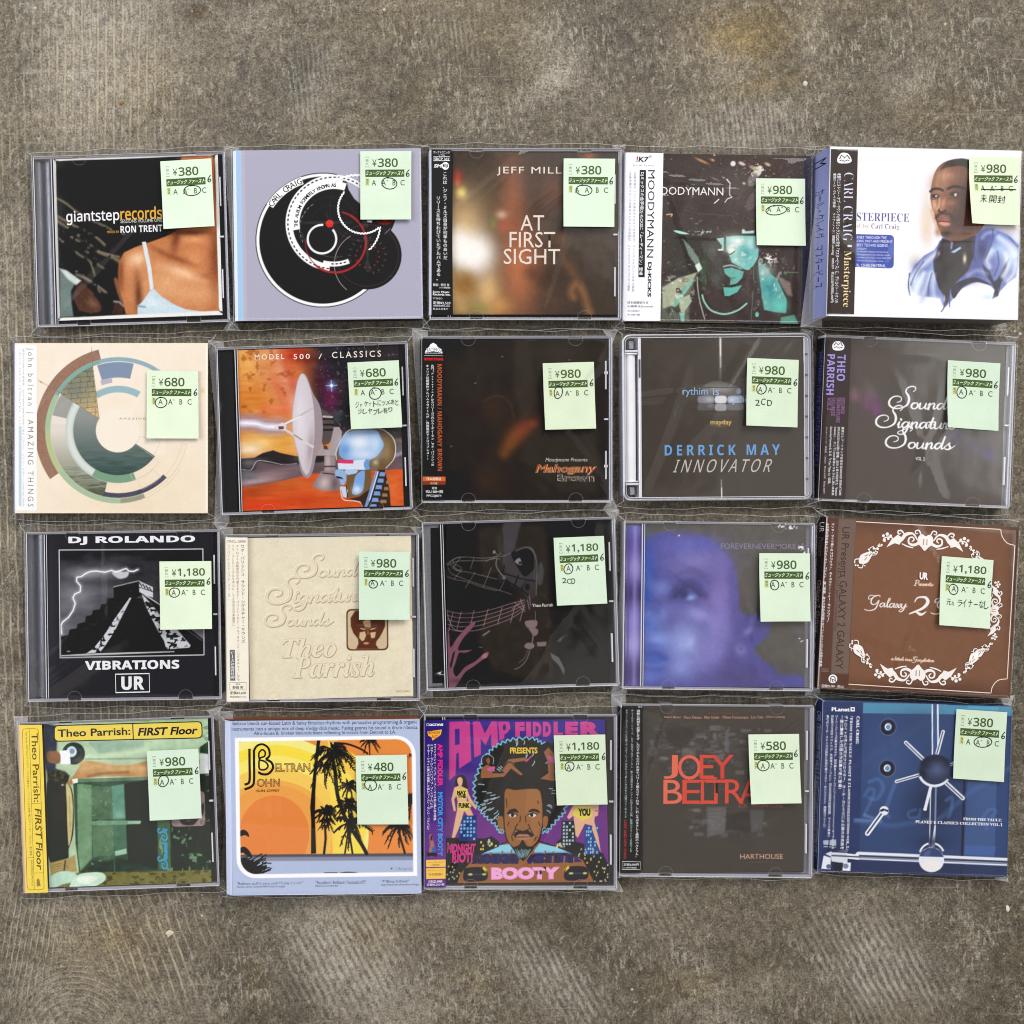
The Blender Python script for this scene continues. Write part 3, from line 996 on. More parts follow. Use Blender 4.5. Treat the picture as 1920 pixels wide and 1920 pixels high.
        r1 = ring(out(0.45, 0.22, T * 0.72 + 0.0006))
        r2 = ring(out(1.0, 1.0, T * 0.36 + 0.0004, 1.0))
        r3 = ring(out(0.7, 0.85, 0.0004, 0.5))
        prev = rim
        for r in (r1, r2, r3):
            for j in range(n):
                a, b = prev[j], prev[(j + 1) % n]
                F.append((a, r[j], r[(j + 1) % n], b)); MI.append(0)
            prev = r
        # welded seam at top and bottom, creased corners: pale ribbons painting their glints
        def ribbon(P, wd, up=0.00008):
            P = [np.array(p, float) for p in P]
            k = len(V_)
            for i, p in enumerate(P):
                d = P[min(i + 1, len(P) - 1)] - P[max(i - 1, 0)]
                nn = np.array([-d[1], d[0], 0]); nn /= max(np.linalg.norm(nn), 1e-9)
                V_.append(tuple(p + nn * wd / 2 + (0, 0, up))); V_.append(tuple(p - nn * wd / 2 + (0, 0, up)))
            for i in range(len(P) - 1):
                F.append((k + 2 * i, k + 2 * i + 1, k + 2 * i + 3, k + 2 * i + 2)); MI.append(1)
        top = [V_[r2[j]] for j in range(nx + 1)]
        bot = [V_[r2[j]] for j in range(nx + ny, 2 * nx + ny + 1)]
        ribbon(top, 0.00045); ribbon(bot, 0.00045)
        for r, (sx, sy) in zip((0, nx, nx + ny, 2 * nx + ny), ((-1, 1), (1, 1), (1, -1), (-1, -1))):
            c0 = np.array(V_[rim[r]]); c1 = np.array(V_[r2[r]]) + np.array([sx * (0.0008 + 0.002 * rs.rand()), sy * (0.001 + 0.003 * rs.rand()), -0.001])
            ribbon([c0, c0 * 0.5 + c1 * 0.5 + np.array([sx * 0.0006, -sy * 0.0003, 0]), c1], 0.0005)
            k = len(V_)
            V_.extend([tuple(c1), V_[r2[(r - 2) % n]], V_[r2[(r + 2) % n]]])
            F.append((k, k + 1, k + 2)); MI.append(1 if rs.rand() < 0.35 else 0)
        # left side edge of the tight film, its glint painted as a pale ribbon
        ribbon([V_[j] for j in I[::4, 0]], 0.00045, 0.0001)
        me = bpy.data.meshes.new('plastic_bag')
        me.from_pydata(V_, [], F)
        me.polygons.foreach_set('material_index', MI)
        me.polygons.foreach_set('use_smooth', [True] * len(F))
        me.update()
        return link('plastic_bag', me, [M_FILM, M_FEDGE], s.root)

    def tag(s, quad, price, circ=None, hand=(), curl=(0.0014, 0.0), six=(0.93, 0.325), strike=None, lean=0.0, tone=0):
        """pale green sticky price note; everything on it is set in fractions of the note"""
        rt = np.random.RandomState(int(quad[0][0] + quad[0][1]))
        f = Face(s.hom, quad, 10.0, np.array((207, 222, 197)) + rt.uniform(-5, 5) + np.array((1, 0, -1)) * rt.uniform(-4, 4))
        f.noise(9, 160, None, int(quad[0][1]) % 50)
        ink, pen = (74, 94, 52), (40, 44, 44)
        q = f.q
        P = lambda u, v: tuple(q[0] * (1 - u) * (1 - v) + q[1] * u * (1 - v) + q[2] * u * v + q[3] * (1 - u) * v)
        w, h = np.linalg.norm(q[1] - q[0]), np.linalg.norm(q[3] - q[0])
        def T(body, u, v, du, dv, c, **k):
            x, y = P(u, v)
            f.T(body, x, y, du * w, dv * h, c, **k)
        def bar(u0, v0, u1, v1, c):
            n, m = 24, 4
            pts = [P(u0 + (u1 - u0) * i / n, v0 + (v1 - v0) * j / m) for j in range(m + 1) for i in range(n + 1)]
            tr = []
            for j in range(m):
                for i in range(n):
                    k = j * (n + 1) + i
                    tr += [(k, k + 1, k + n + 2), (k, k + n + 2, k + n + 1)]
            f.add(pts, tr, c)
        x, y = P(0.105, 0.115); f.V('税込', x, y, 0.06 * w, 0.085 * h, ink)
        f.strip([P(0.105, 0.10), P(0.105, 0.085), P(0.165, 0.085), P(0.165, 0.10)], 3, ink)
        f.strip([P(0.105, 0.215), P(0.105, 0.23), P(0.165, 0.23), P(0.165, 0.215)], 3, ink)
        T('¥', 0.235, 0.12, 0.085, 0.105, ink)
        T(sans(price), 0.345, 0.105, 0.39 if len(price) < 4 else 0.53, 0.128, ink, b=0.02, res=3)
        bar(0.10, 0.268, 0.865, 0.375, ink)
        T('ミュージック ファースト', 0.115, 0.29, 0.735, 0.062, (226, 243, 218), b=0.035, sh=0.035)
        bar(0.10, 0.392, 0.18, 0.50, (206, 214, 150))
        x, y = P(0.112, 0.40); f.V('盤質', x, y, 0.056 * w, 0.092 * h, ink, b=0.02)
        for ch, u, du in (('A', 0.225, 0.085), ('A', 0.415, 0.085), ('B', 0.635, 0.055), ('C', 0.79, 0.08)):
            T(ch, u, 0.42, du, 0.08, ink)
        bar(0.51, 0.428, 0.545, 0.436, ink)
        su, sv = six
        f.strip(smooth([P(su + 0.03, sv - 0.055), P(su - 0.015, sv - 0.01), P(su - 0.028, sv + 0.025), P(su, sv + 0.045), P(su + 0.028, sv + 0.025), P(su + 0.012, sv + 0.002), P(su - 0.022, sv + 0.02)], 5), 7, pen)
        if circ:
            cx, cy, rx, ry, rot = circ
            r = math.radians(rot)
            pts = []
            for i in range(27):
                a = -1.9 + 2 * math.pi * i / 25.0
                k = 1.0 + 0.05 * math.sin(2 * a + cx) + 0.004 * i
                px_, py_ = rx * k * math.cos(a), ry * k * math.sin(a)
                pts.append((cx + px_ * math.cos(r) - py_ * math.sin(r), cy + px_ * math.sin(r) + py_ * math.cos(r)))
            f.strip(pts, 7, pen)
        if strike:
            f.strip(smooth(strike, 4), 9, pen)
        rs = np.random.RandomState(len(price) * 7 + int(q[0][0]))
        for body, u, v, du, dv, kw in hand:
            # written by hand: every character a little off
            n = len(body)
            for i, ch in enumerate(body):
                if ch == 'ー':
                    T(ch, u + du / n * (i + .1), v + dv * .48, du / n * .7, dv * .1, pen)
                    continue
                small = 0.62 if ch in 'ャッュョ々' else 1.0
                cw = du / n
                T(ch, u + cw * i + rs.uniform(-.006, .006), v + dv * (1 - small) + rs.uniform(-.012, .012), cw * 0.84 * small * rs.uniform(.85, 1.08), dv * small * rs.uniform(.82, 1.08), pen, b=-0.004, sh=rs.uniform(-.06, .22))
        pl = happly(s.hom, q)
        tl = pl[0]; ey = pl[3] - pl[0]; H_ = np.linalg.norm(ey); ey = ey / H_
        ex = pl[1] - pl[0]; W_ = np.linalg.norm(ex); ex = ex / W_
        k1, k2 = curl[0] * 0.7, curl[1] * 0.8
        def cf(x, y):
            v = ((x - tl[0]) * ey[0] + (y - tl[1]) * ey[1]) / H_
            u = ((x - tl[0]) * ex[0] + (y - tl[1]) * ex[1]) / W_
            v = np.clip((v - 0.25) / 0.75, 0, 1)
            return k1 * v ** 2 + k2 * v * np.clip(1 - u * 1.4, 0, 1) ** 2
        return s.put('price_note', f, s.T + 0.0016, 9e-6, None, (), None, cf)

# ------------------------------------------------------------------ loose bits on the floor
def scrap(name, label, cat, px, py, size, c, seed, flat=0.25):
    rs = np.random.RandomState(seed)
    n = 9
    me = bpy.data.meshes.new(name)
    v = [(0, 0, size * flat)]
    for i in range(n):
        a = 2 * math.pi * i / n; r = size * rs.uniform(.55, 1.1)
        v.append((r * math.cos(a), r * math.sin(a) * .8, 0.0))
    for i in range(n):
        v.append((v[1 + i][0] * .7, v[1 + i][1] * .7, size * flat * rs.uniform(.6, 1.1)))
    f = [(1 + i, 1 + (i + 1) % n, 1 + n + (i + 1) % n, 1 + n + i) for i in range(n)] + [(0, 1 + n + i, 1 + n + (i + 1) % n) for i in range(n)]
    me.from_pydata(v, [], f)
    me.update()
    o = link(name, me, [mat_solid(name + '_surface', c, 0.8, 0.2)])
    x, y = place(px, py, 0.0)
    o.location = (x, y, 0.0)
    o.rotation_euler = (0, 0, rs.uniform(0, 6))
    o['label'] = label; o['category'] = cat
    return o
scrap('leaf_scrap', 'curled tan scrap of dry leaf on the ridged concrete at upper left', 'leaf scrap', 228, 193, 0.0026, (150, 112, 62), 1, 0.5)
scrap('stone_chip', 'pale stone chip on bare concrete above the teal face case', 'stone chip', 1510, 157, 0.0030, (196, 190, 172), 2)
scrap('stone_chip', 'white stone chip in the dark floor near the lower right edge', 'stone chip', 1890, 1703, 0.0026, (214, 210, 196), 3)
scrap('stone_chip', 'cream stone chip on the ridged floor below the yellow plate case', 'stone chip', 318, 1751, 0.0034, (200, 190, 164), 4)

K_ = (10, 10, 12)
WH = (238, 238, 242)

# ------------------------------------------------------------------ row one
def cd_shoulder():
    s = Case((20, 260), [(185, 150), (1830, 105), (1885, 1575), (232, 1610)], 0.0104,
             'jewel case showing a bare shoulder in a pale top, white bordered cover')
    s.jewel('grey')
    f = s.face([(358, 170), (1768, 122), (1820, 1512), (405, 1552)], 6, WH)
    f.img[:] = (236, 234, 230)
    inner = smooth([(382, 215), (410, 184), (1000, 165), (1705, 140), (1742, 170), (1765, 800), (1786, 1440), (1760, 1478), (1000, 1505), (450, 1525), (420, 1495), (400, 850)], 5, True)
    m = f.m_poly(inner, 8)
    keep = f.img.copy()
    f.fill((9, 9, 10))
    f.b(900, 250, 60, 300, (32, 32, 34), 0.8)
    f.b(1100, 250, 300, 120, (18, 20, 12), 0.9)
    tw = (112, 104, 88)
    for pts, w in (([(390, 505), (470, 550), (560, 620), (700, 700), (800, 745), (880, 785), (1000, 830)], 26), ([(400, 660), (520, 730), (640, 790), (740, 850), (800, 905)], 30),
                   ([(395, 700), (500, 770), (610, 850), (690, 920), (760, 970), (860, 1010), (930, 1050)], 34), ([(410, 775), (540, 850), (680, 940), (800, 980), (920, 1010)], 26),
                   ([(410, 850), (520, 940), (600, 1000), (670, 1040), (700, 1110), (715, 1165)], 26), ([(640, 960), (720, 1020), (740, 1070), (790, 1105)], 24),
                   ([(560, 1130), (640, 1190), (730, 1250), (820, 1320)], 30), ([(560, 1160), (700, 1230), (760, 1310)], 20), ([(620, 1260), (700, 1330)], 24)):
        f.ls(pts, w, tw, 26, 0.75)
        f.ls([(x, y - 5) for x, y in pts], w * 0.35, (168, 158, 134), 18, 0.5)
    f.fleck((10, 10, 11), 0.05, 60, 60, 4, 0.8, 0.1)
    f.p([(412, 1110), (480, 1120), (560, 1190), (545, 1240), (515, 1300), (520, 1400), (538, 1520), (418, 1525)], (112, 128, 124), 22)
    f.p([(412, 1100), (470, 1120), (605, 1210), (560, 1250), (480, 1190)], (206, 214, 208), 18)
    f.p([(605, 1215), (680, 1290), (750, 1380), (782, 1440), (765, 1480), (690, 1498), (580, 1470), (525, 1350), (560, 1250)], (82, 54, 42), 24)
    f.b(700, 1400, 60, 40, (128, 94, 74), 0.7, 40)
    f.ps([(880, 1200), (905, 1190), (935, 1230), (955, 1340), (950, 1400), (915, 1330)], (128, 86, 64), 18)
    f.p([(885, 1385), (960, 1400), (970, 1480), (960, 1500), (860, 1505)], (60, 40, 36), 20)
    f.l([(885, 1390), (930, 1395), (965, 1430)], 18, (120, 130, 132), 12)
    sk = (196, 124, 78)
    f.ps([(1440, 190), (1530, 150), (1660, 143), (1735, 165), (1745, 420), (1762, 760), (1600, 800), (1480, 500)], (186, 104, 62), 20)
    f.p([(918, 1150), (925, 1050), (965, 970), (1060, 925), (1190, 880), (1310, 838), (1385, 805), (1440, 770), (1760, 740), (1790, 1490), (1080, 1505), (985, 1502), (955, 1380), (925, 1260)], sk, 12)
    f.b(1330, 1250, 260, 160, (232, 176, 128), 0.75)
    f.b(1080, 1030, 90, 70, (246, 206, 166), 0.9, -30)
    f.b(1480, 1150, 190, 40, (244, 200, 160), 0.8, 18)
    f.b(1620, 1330, 160, 90, (232, 172, 124), 0.7)
    f.b(1560, 860, 120, 40, (236, 164, 110), 0.7)
    f.b(1580, 1060, 60, 150, (232, 160, 104), 0.5, -15)
    f.b(1415, 850, 40, 120, (116, 60, 36), 0.85, 10)
    f.b(1520, 800, 160, 25, (110, 56, 34), 0.9)
    f.b(1290, 970, 110, 22, (150, 84, 50), 0.7, 30)
    f.b(1440, 1030, 150, 26, (140, 76, 46), 0.75, 22)
    f.b(1760, 1000, 60, 320, (120, 62, 36), 0.85)
    f.b(1690, 1180, 100, 30, (164, 92, 54), 0.6, 12)
    f.b(1090, 1330, 34, 150, (74, 36, 22), 0.9, -4)
    f.b(940, 1150, 30, 160, (120, 66, 40), 0.8)
    f.b(1040, 1250, 60, 160, (206, 138, 92), 0.5)
    f.p([(1120, 880), (1154, 877), (1200, 1090), (1224, 1285), (1194, 1292), (1165, 1090)], (222, 230, 234), 7)
    f.p([(1215, 1272), (1290, 1350), (1400, 1420), (1500, 1462), (1620, 1480), (1785, 1486), (1785, 1520), (1086, 1520), (1086, 1430), (1130, 1390), (1180, 1320)], (200, 218, 227), 8)
    f.b(1220, 1400, 70, 50, (220, 233, 238), 0.7)
    f.l([(1090, 1430), (1150, 1440)], 16, (132, 156, 172), 14)
    f.noise(18, 16, None, 5, 3, m * (f.img[..., 0] > 60))
    f.noise(16, 90, None, 6, 3, m * (f.img[..., 0] > 60))
    f.img = keep + (f.img - keep) * m[..., None]
    f.T(sans('giantstep'), 468, 612, 455, 122, WH, b=0.014)
    f.T(sans('records'), 932, 585, 358, 107, (228, 172, 66), b=0.014)
    f.T('SESSIONS VOLUME ONE', 934, 688, 360, 30, (216, 216, 212))
    f.T(sans('RON TRENT', True), 934, 742, 360, 60, WH)
    f.T('MIXED BY', 820, 784, 104, 20, (214, 160, 60))
    s.booklet(f)
    s.film(11, [(-0.95, -0.6, -0.9, 0.9, 0.0006, 0.004)])
    s.tag([(1278, 203), (1715, 178), (1748, 760), (1310, 783)], '380', (1555, 452, 68, 42, 0), six=(0.94, 0.30))

def cd_discs():
    s = Case((410, 250), [(118, 148), (1725, 130), (1755, 1590), (132, 1608)], 0.0100,
             'grey card case with overlapping black discs, white rings and a red dot')
    f = s.face([(150, 148), (1725, 130), (1755, 1590), (165, 1608)], 5, (166, 164, 182))
    f.p([(100, 140), (198, 140), (218, 1620), (100, 1620)], (160, 190, 222), 14)
    f.p([(200, 140), (222, 140), (240, 1620), (220, 1620)], (182, 172, 184), 16)
    bk = (27, 20, 23)
    cx, cy = 893, 915
    f.ring(cx, cy, 0, 577, 78, 315, (20, 16, 18))
    f.ring(cx, cy, 0, 570, 79, 315, (236, 236, 238))
    f.e(cx, cy, 545, 545, bk)
    f.p([(1090, 350), (1500, 350), (1500, 760), (1440, 800), (1215, 605), (1160, 560), (1110, 470)], (166, 164, 182), 8)
    f.p([(1460, 800), (1600, 700), (1700, 900), (1560, 900)], (166, 164, 182), 6)
    f.e(1215, 690, 300, 285, bk)
    f.p([(1090, 388), (1210, 400), (1230, 620), (1160, 560), (1110, 480)], (166, 164, 182), 8)
    f.e(1275, 1045, 293, 293, (27, 19, 23))
    f.ring(1275, 1045, 262, 268, 0, 360, (66, 50, 52), 4)
    f.l([(1425, 860), (1470, 815)], 8, (120, 100, 104), 5)
    for r in (150, 225):
        f.ring(950, 770, r, r + 4, 20, 160, (52, 46, 48), 4)
    f.ring(1180, 640, 230, 234, 150, 270, (60, 54, 56), 4)
    f.ring(1240, 590, 330, 334, 195, 285, (74, 66, 68), 4)
    f.ring(1270, 1120, 276, 282, 120, 232, (150, 140, 142), 4)
    f.ring(940, 815, 244, 248, 120, 210, (180, 176, 176), 5)
    for k in range(12):
        a = math.radians(100 + 10 * k)
        f.e(940 + 246 * math.cos(a), 815 - 246 * math.sin(a), 8, 8, bk)
    # the dashed white band
    f.ring(985, 768, 352, 412, 78, 265, (236, 236, 238))
    f.ring(985, 768, 372, 412, 22, 78, (236, 236, 238))
    f.ring(985, 768, 330, 372, 255, 292, (236, 236, 238))
    f.ring(985, 768, 292, 356, 72, 190, (236, 236, 238))
    for k in range(46):
        a = math.radians(25 + 5.8 * k)
        r = 392 if k < 42 else 350
        f.e(985 + r * math.cos(a), 768 - r * math.sin(a), 12, 6, bk, 4, 1, -math.degrees(a) + 90)
    f.ring(990, 770, 288, 292, 195, 285, (90, 84, 88), 4)
    f.ring(cx, cy, 508, 574, 109, 147, (236, 236, 238))
    f.arc('CARL CRAIG', cx, cy, 541, 144.5, 112, 50, bk, wf=0.95)
    f.arc('THE ALBUM FORMERLY KNOWN AS', 985, 768, 323, 184, 88, 30, bk, 0.012, 0.95)
    # wavy white loops
    def wav(cx, cy, r, a0, a1, n, amp, w):
        P = []
        for i in range(n * 6 + 1):
            a = math.radians(a0 + (a1 - a0) * i / (n * 6))
            rr = r + amp * math.sin(i * math.pi / 3)
            P.append((cx + rr * math.cos(a), cy - rr * math.sin(a)))
        f.strip(P, w, (236, 236, 238))
    wav(1235, 645, 213, 138, 310, 26, 4, 13)
    wav(1180, 720, 360, 125, 62, 12, 5, 16)
    wav(1100, 790, 282, -2, -48, 8, 4, 12)
    f.ring(885, 905, 113, 131, 85, 402, (236, 236, 238))
    f.e(950, 772, 33, 33, (206, 46, 44), 4)
    f.ring(1000, 930, 252, 270, -70, 62, (156, 44, 46))
    f.ring(1000, 930, 254, 268, 62, 78, (150, 44, 46))
    f.ring(1000, 930, 254, 262, 176, 232, (150, 42, 44))
    f.ring(1000, 930, 252, 270, 228, 292, (160, 46, 48))
    f.e(1425, 735, 78, 46, (166, 30, 34))
    for k in range(9):
        a = math.radians(195 + 18 * k)
        f.l([(1425 + 38 * math.cos(a), 730 - 24 * math.sin(a)), (1425 + 76 * math.cos(a), 735 - 44 * math.sin(a))], 9, bk, 4)
    f.p([(1270, 745), (1315, 745), (1312, 763), (1272, 760)], WH, 4)
    for k in range(14):
        a = math.radians(-30 + 26 * k)
        f.e(1275 + 100 * math.cos(a), 1050 - 100 * math.sin(a), 7, 7, (134, 50, 44), 5)
    for k in range(15):
        a = math.radians(-70 + 19 * k)
        f.l([(1275 + 145 * math.cos(a), 1050 - 145 * math.sin(a)), (1275 + 165 * math.cos(a), 1050 - 165 * math.sin(a))], 6, (110, 96, 96), 4, 0.8)
    s.card(f, ((214, 226, 244), (120, 120, 130), (96, 96, 108), (30, 28, 32)), 0.0024, (), 'card_cover', (228, 236, 246))  # left side and bevel painted as lit, bottom as shaded
    s.film(12)
    s.tag([(1208, 162), (1643, 160), (1643, 745), (1211, 745)], '380', (1458, 435, 60, 47, 0))

def cd_blur():
    s = Case((780, 250), [(128, 125), (1757, 130), (1762, 1600), (115, 1600)], 0.0104,
             'jewel case with blurred orange brown photo, thin white capitals and black paper strip')
    s.jewel('black')
    f = s.face([(322, 152), (1742, 165), (1738, 1548), (312, 1550)], 6, (64, 54, 46))
    f.b(1560, 760, 260, 600, (72, 62, 54), 0.9)
    f.b(820, 520, 130, 330, (150, 88, 60), 0.9)
    f.b(900, 1150, 190, 420, (196, 116, 76), 0.9)
    f.b(1050, 520, 90, 260, (74, 52, 42), 0.8)
    f.b(1200, 480, 120, 160, (112, 66, 48), 0.7)
    f.b(620, 420, 150, 180, (76, 62, 48), 0.9)
    f.b(420, 780, 220, 300, (206, 172, 122), 0.95)
    f.b(360, 1350, 180, 240, (214, 172, 112), 0.9)
    f.b(620, 1350, 120, 220, (232, 190, 130), 0.85)
    f.b(720, 1480, 120, 90, (206, 146, 84), 0.8)
    f.b(500, 1020, 190, 190, (252, 246, 240), 1.0, 0, 3.0)
    f.b(360, 960, 120, 160, (255, 250, 244), 0.9, 0, 3.0)
    f.b(420, 1290, 100, 110, (146, 104, 54), 0.95, 0, 3)
    f.b(365, 370, 40, 60, (176, 62, 50), 0.95)
    f.b(395, 500, 50, 55, (236, 206, 124), 0.95)
    f.b(360, 420, 26, 30, (210, 120, 80), 0.6)
    f.b(740, 690, 50, 40, (214, 176, 150), 0.8)
    f.b(670, 770, 40, 50, (124, 130, 74), 0.85)
    f.b(760, 790, 70, 60, (186, 94, 78), 0.6)
    f.b(560, 1490, 90, 50, (146, 138, 70), 0.7)
    f.b(380, 1500, 90, 40, (180, 150, 90), 0.7)
    f.b(1150, 1230, 130, 90, (66, 50, 40), 0.85, -20)
    f.b(1180, 1440, 140, 80, (84, 62, 50), 0.8)
    f.b(1010, 1190, 90, 70, (92, 60, 44), 0.7)
    f.b(1260, 900, 60, 70, (126, 84, 58), 0.6)
    f.b(1330, 1150, 50, 160, (124, 80, 54), 0.6, -30)
    f.ls([(1360, 1400), (1340, 1340), (1380, 1290), (1430, 1330), (1470, 1450), (1500, 1545)], 60, (150, 100, 62), 60, 0.75)
    f.b(1490, 190, 60, 30, (170, 90, 56), 0.8)
    f.b(1430, 880, 120, 200, (70, 60, 52), 0.6)
    f.noise(10, 30, None, 4)
    f.T('JEFF MILLS', 700, 278, 615, 76, (228, 216, 206), sp=1.15)
    f.T('AT', 902, 692, 203, 132, (228, 216, 206))
    f.T('FIRST', 808, 834, 392, 136, (228, 216, 206))
    f.T('SIGHT', 757, 980, 485, 134, (228, 216, 206))
    s.booklet(f, (60, 52, 46))
    o = s.face([(135, 140), (308, 145), (312, 1560), (128, 1558)], 12, (8, 8, 10))
    o.T('エレクトロニック', 152, 152, 140, 22, WH)
    o.T('ソウル', 196, 180, 56, 18, WH)
    o.strip([(152, 202), (293, 202), (293, 236), (152, 236)], 4, WH, True)
    o.T('SRCP 362', 160, 208, 126, 24, WH, b=0.01)
    o.T('SM', 158, 264, 64, 30, WH, b=0.03, sh=0.1)
    o.poly([(254 + 31 * math.cos(a), 280 + 33 * math.sin(a)) for a in np.linspace(0, 6.1, 20)], WH)
    o.T('EJ', 232, 266, 42, 28, (10, 10, 12), b=0.03)
    o.V('これは、ジェフ・ミルズ自身が何年ものあいだ', 232, 335, 36, 745, WH, 0.012)
    o.V('リリースを待ちわびていたアルバムである。', 172, 540, 38, 720, WH, 0.012)
    o.T('解説：野田 努', 142, 1286, 140, 24, WH)
    o.T('(remix編集部)', 195, 1316, 95, 15, WH)
    o.T('Sony Music', 140, 1350, 142, 22, WH, b=0.015)
    o.T('Records Inc.', 140, 1370, 150, 20, WH, b=0.015)
    o.T('STEREO', 140, 1408, 82, 15, (210, 200, 180))
    o.T('定価¥2,520', 140, 1440, 150, 28, WH, b=0.012)
    o.T('(税抜価格¥2,400)', 140, 1472, 147, 16, WH)
    o.T('85.03.3.19まで', 140, 1496, 130, 18, WH)
    s.obi(o, (206, 210, 220), [('JEFF MILLS  アット・ファースト・サイト', 0.10, 0.78, (70, 76, 96)), ('SMEJ', 0.86, 0.97, (40, 56, 110))])
    s.film(13)
    s.tag([(1258, 222), (1695, 225), (1687, 807), (1255, 803)], '380', (1432, 492, 66, 41, -4))

def cd_teal():
    s = Case((1140, 250), [(146, 165), (1735, 200), (1730, 1640), (125, 1607)], 0.0070,
             'dark card case with a painted teal face under a hat, white paper strip')
    f = s.face([(146, 165), (1735, 200), (1730, 1640), (125, 1607)], 5.5, (56, 46, 44))
    f.noise(16, 200, None, 3)
    f.b(1250, 300, 250, 120, (72, 52, 46), 0.6)
    f.b(650, 950, 200, 300, (44, 46, 40), 0.7)
    f.b(1690, 500, 50, 400, (52, 50, 74), 0.7)
    te, lt = (110, 178, 172), (206, 222, 214)
    # hat crown and the shaded side of the face
    f.ps([(620, 840), (660, 560), (760, 380), (960, 300), (1150, 330), (1260, 470), (1290, 700), (1270, 850), (950, 880)], (66, 57, 55), 50, 0.8)
    f.b(1100, 480, 130, 160, (84, 74, 70), 0.7)
    f.b(820, 620, 90, 150, (50, 42, 41), 0.7)
    f.ps([(820, 900), (1010, 890), (1010, 1000), (990, 1150), (1000, 1320), (940, 1330), (860, 1200), (820, 1050)], (70, 66, 62), 24, 0.9)
    f.b(890, 1000, 40, 60, (92, 96, 90), 0.7)
    f.b(930, 1240, 40, 50, (84, 94, 88), 0.7)
    # hat and glints
    f.p([(560, 880), (900, 895), (1255, 862), (1255, 885), (900, 920), (560, 900)], (36, 30, 30), 20)
    f.ps([(560, 832), (600, 830), (690, 858), (620, 858)], (170, 216, 206), 6)
    f.fleck((196, 206, 190), 0.16, 26, 14, 21, 0.9, 0.06, f.m_blob(830, 850, 120, 25))
    f.p([(1145, 825), (1160, 820), (1180, 840), (1250, 832), (1250, 856), (1145, 858)], (170, 206, 198), 8)
    for cx, cy, rx, ry, c in ((800, 238, 60, 10, (190, 130, 80)), (890, 230, 18, 10, (214, 140, 84)), (1065, 262, 22, 22, WH), (1140, 262, 30, 14, (214, 204, 190)), (1275, 330, 34, 46, (226, 220, 206)), (1240, 300, 40, 16, (170, 150, 130)),
                              (1300, 290, 16, 8, WH), (1360, 270, 26, 12, (206, 180, 160)), (905, 188, 8, 6, WH), (1235, 400, 40, 60, (120, 114, 108)), (1230, 580, 40, 90, (96, 84, 84)), (910, 390, 26, 5, (160, 140, 124)), (985, 380, 12, 5, (200, 180, 160)), (1160, 430, 14, 9, (200, 190, 176))):
        f.e(cx, cy, rx, ry, c, 10, 0.85, 25)
    f.fleck((220, 212, 198), 0.2, 22, 16, 5, 1, 0.05, f.m_blob(1290, 340, 130, 120))
    f.fleck((124, 134, 126), 0.27, 30, 22, 9, 0.6, 0.05)
    f.fleck((150, 100, 66), 0.36, 40, 30, 29, 0.7, 0.03)
    f.ls([(500, 692), (545, 690), (540, 706)], 10, (200, 164, 110), 6)
    f.l([(760, 686), (900, 692), (1080, 706)], 4, (110, 84, 74), 6, 0.7)
    # right half of the face
    f.p([(1010, 885), (1100, 876), (1262, 880), (1268, 960), (1290, 985), (1285, 1060), (1250, 1130), (1205, 1172), (1165, 1165), (1060, 1105), (1035, 1040), (1012, 985)], te, 8)
    f.b(1120, 930, 110, 50, (232, 232, 228), 0.9, 15)
    f.b(1060, 1000, 45, 40, (236, 228, 218), 0.95)
    f.b(1180, 1000, 60, 60, (78, 160, 158), 0.8)
    f.b(1225, 950, 40, 50, (176, 216, 214), 0.7)
    f.b(1110, 1080, 40, 40, (170, 200, 190), 0.7)
    f.fleck((236, 236, 230), 0.08, 50, 40, 41, 0.6, 0.1, f.m_blob(1140, 1000, 120, 110))
    f.ls([(1020, 1030), (1050, 1035), (1085, 1010)], 8, (60, 60, 56), 6)
    f.p([(925, 898), (990, 892), (992, 1000), (965, 1004), (975, 960)], (156, 198, 188), 8)
    f.p([(940, 990), (985, 988), (985, 1003), (945, 1004)], lt, 6)
    # mouth, chin
    f.ls([(990, 1140), (1060, 1130), (1140, 1160)], 14, (130, 160, 150), 8)
    f.p([(990, 1160), (1060, 1150), (1165, 1185), (1150, 1240), (1100, 1290), (1045, 1300), (1050, 1240), (1000, 1200)], (100, 166, 156), 8)
    f.fleck((46, 42, 40), 0.0, 40, 40, 51, 0.8, 0.1, f.m_blob(1090, 1200, 60, 50))
    f.ls([(1045, 1308), (1110, 1290), (1180, 1240)], 12, (40, 36, 36), 6)
    f.p([(988, 1318), (1060, 1322), (1150, 1300), (1110, 1360), (1040, 1395), (1000, 1392)], (92, 172, 160), 8)
    # collar pieces
    f.p([(640, 900), (700, 960), (770, 1060), (806, 1150), (770, 1195), (745, 1120), (690, 1040)], (126, 146, 136), 10, 0.8)
    f.p([(745, 1130), (780, 1105), (806, 1155), (775, 1190)], lt, 8)
    f.p([(455, 1310), (600, 1235), (780, 1185), (745, 1260), (690, 1420), (700, 1610), (455, 1610)], (96, 100, 86), 20, 0.9)
    f.p([(465, 1320), (600, 1240), (760, 1190), (735, 1240), (660, 1340), (590, 1460), (470, 1500)], (164, 170, 144), 10, 0.9)
    f.p([(735, 1230), (720, 1290), (640, 1400), (530, 1560), (560, 1450), (650, 1320)], (120, 170, 152), 8)
    f.p([(610, 1420), (700, 1380), (720, 1440), (660, 1520), (650, 1600), (620, 1560)], (170, 184, 158), 12, 0.9)
    f.fleck((50, 42, 40), 0.10, 60, 50, 61, 0.9, 0.06, f.m_blob(590, 1420, 170, 170))
    f.fleck((214, 214, 196), 0.12, 46, 34, 64, 0.9, 0.05, f.m_blob(590, 1330, 170, 120))
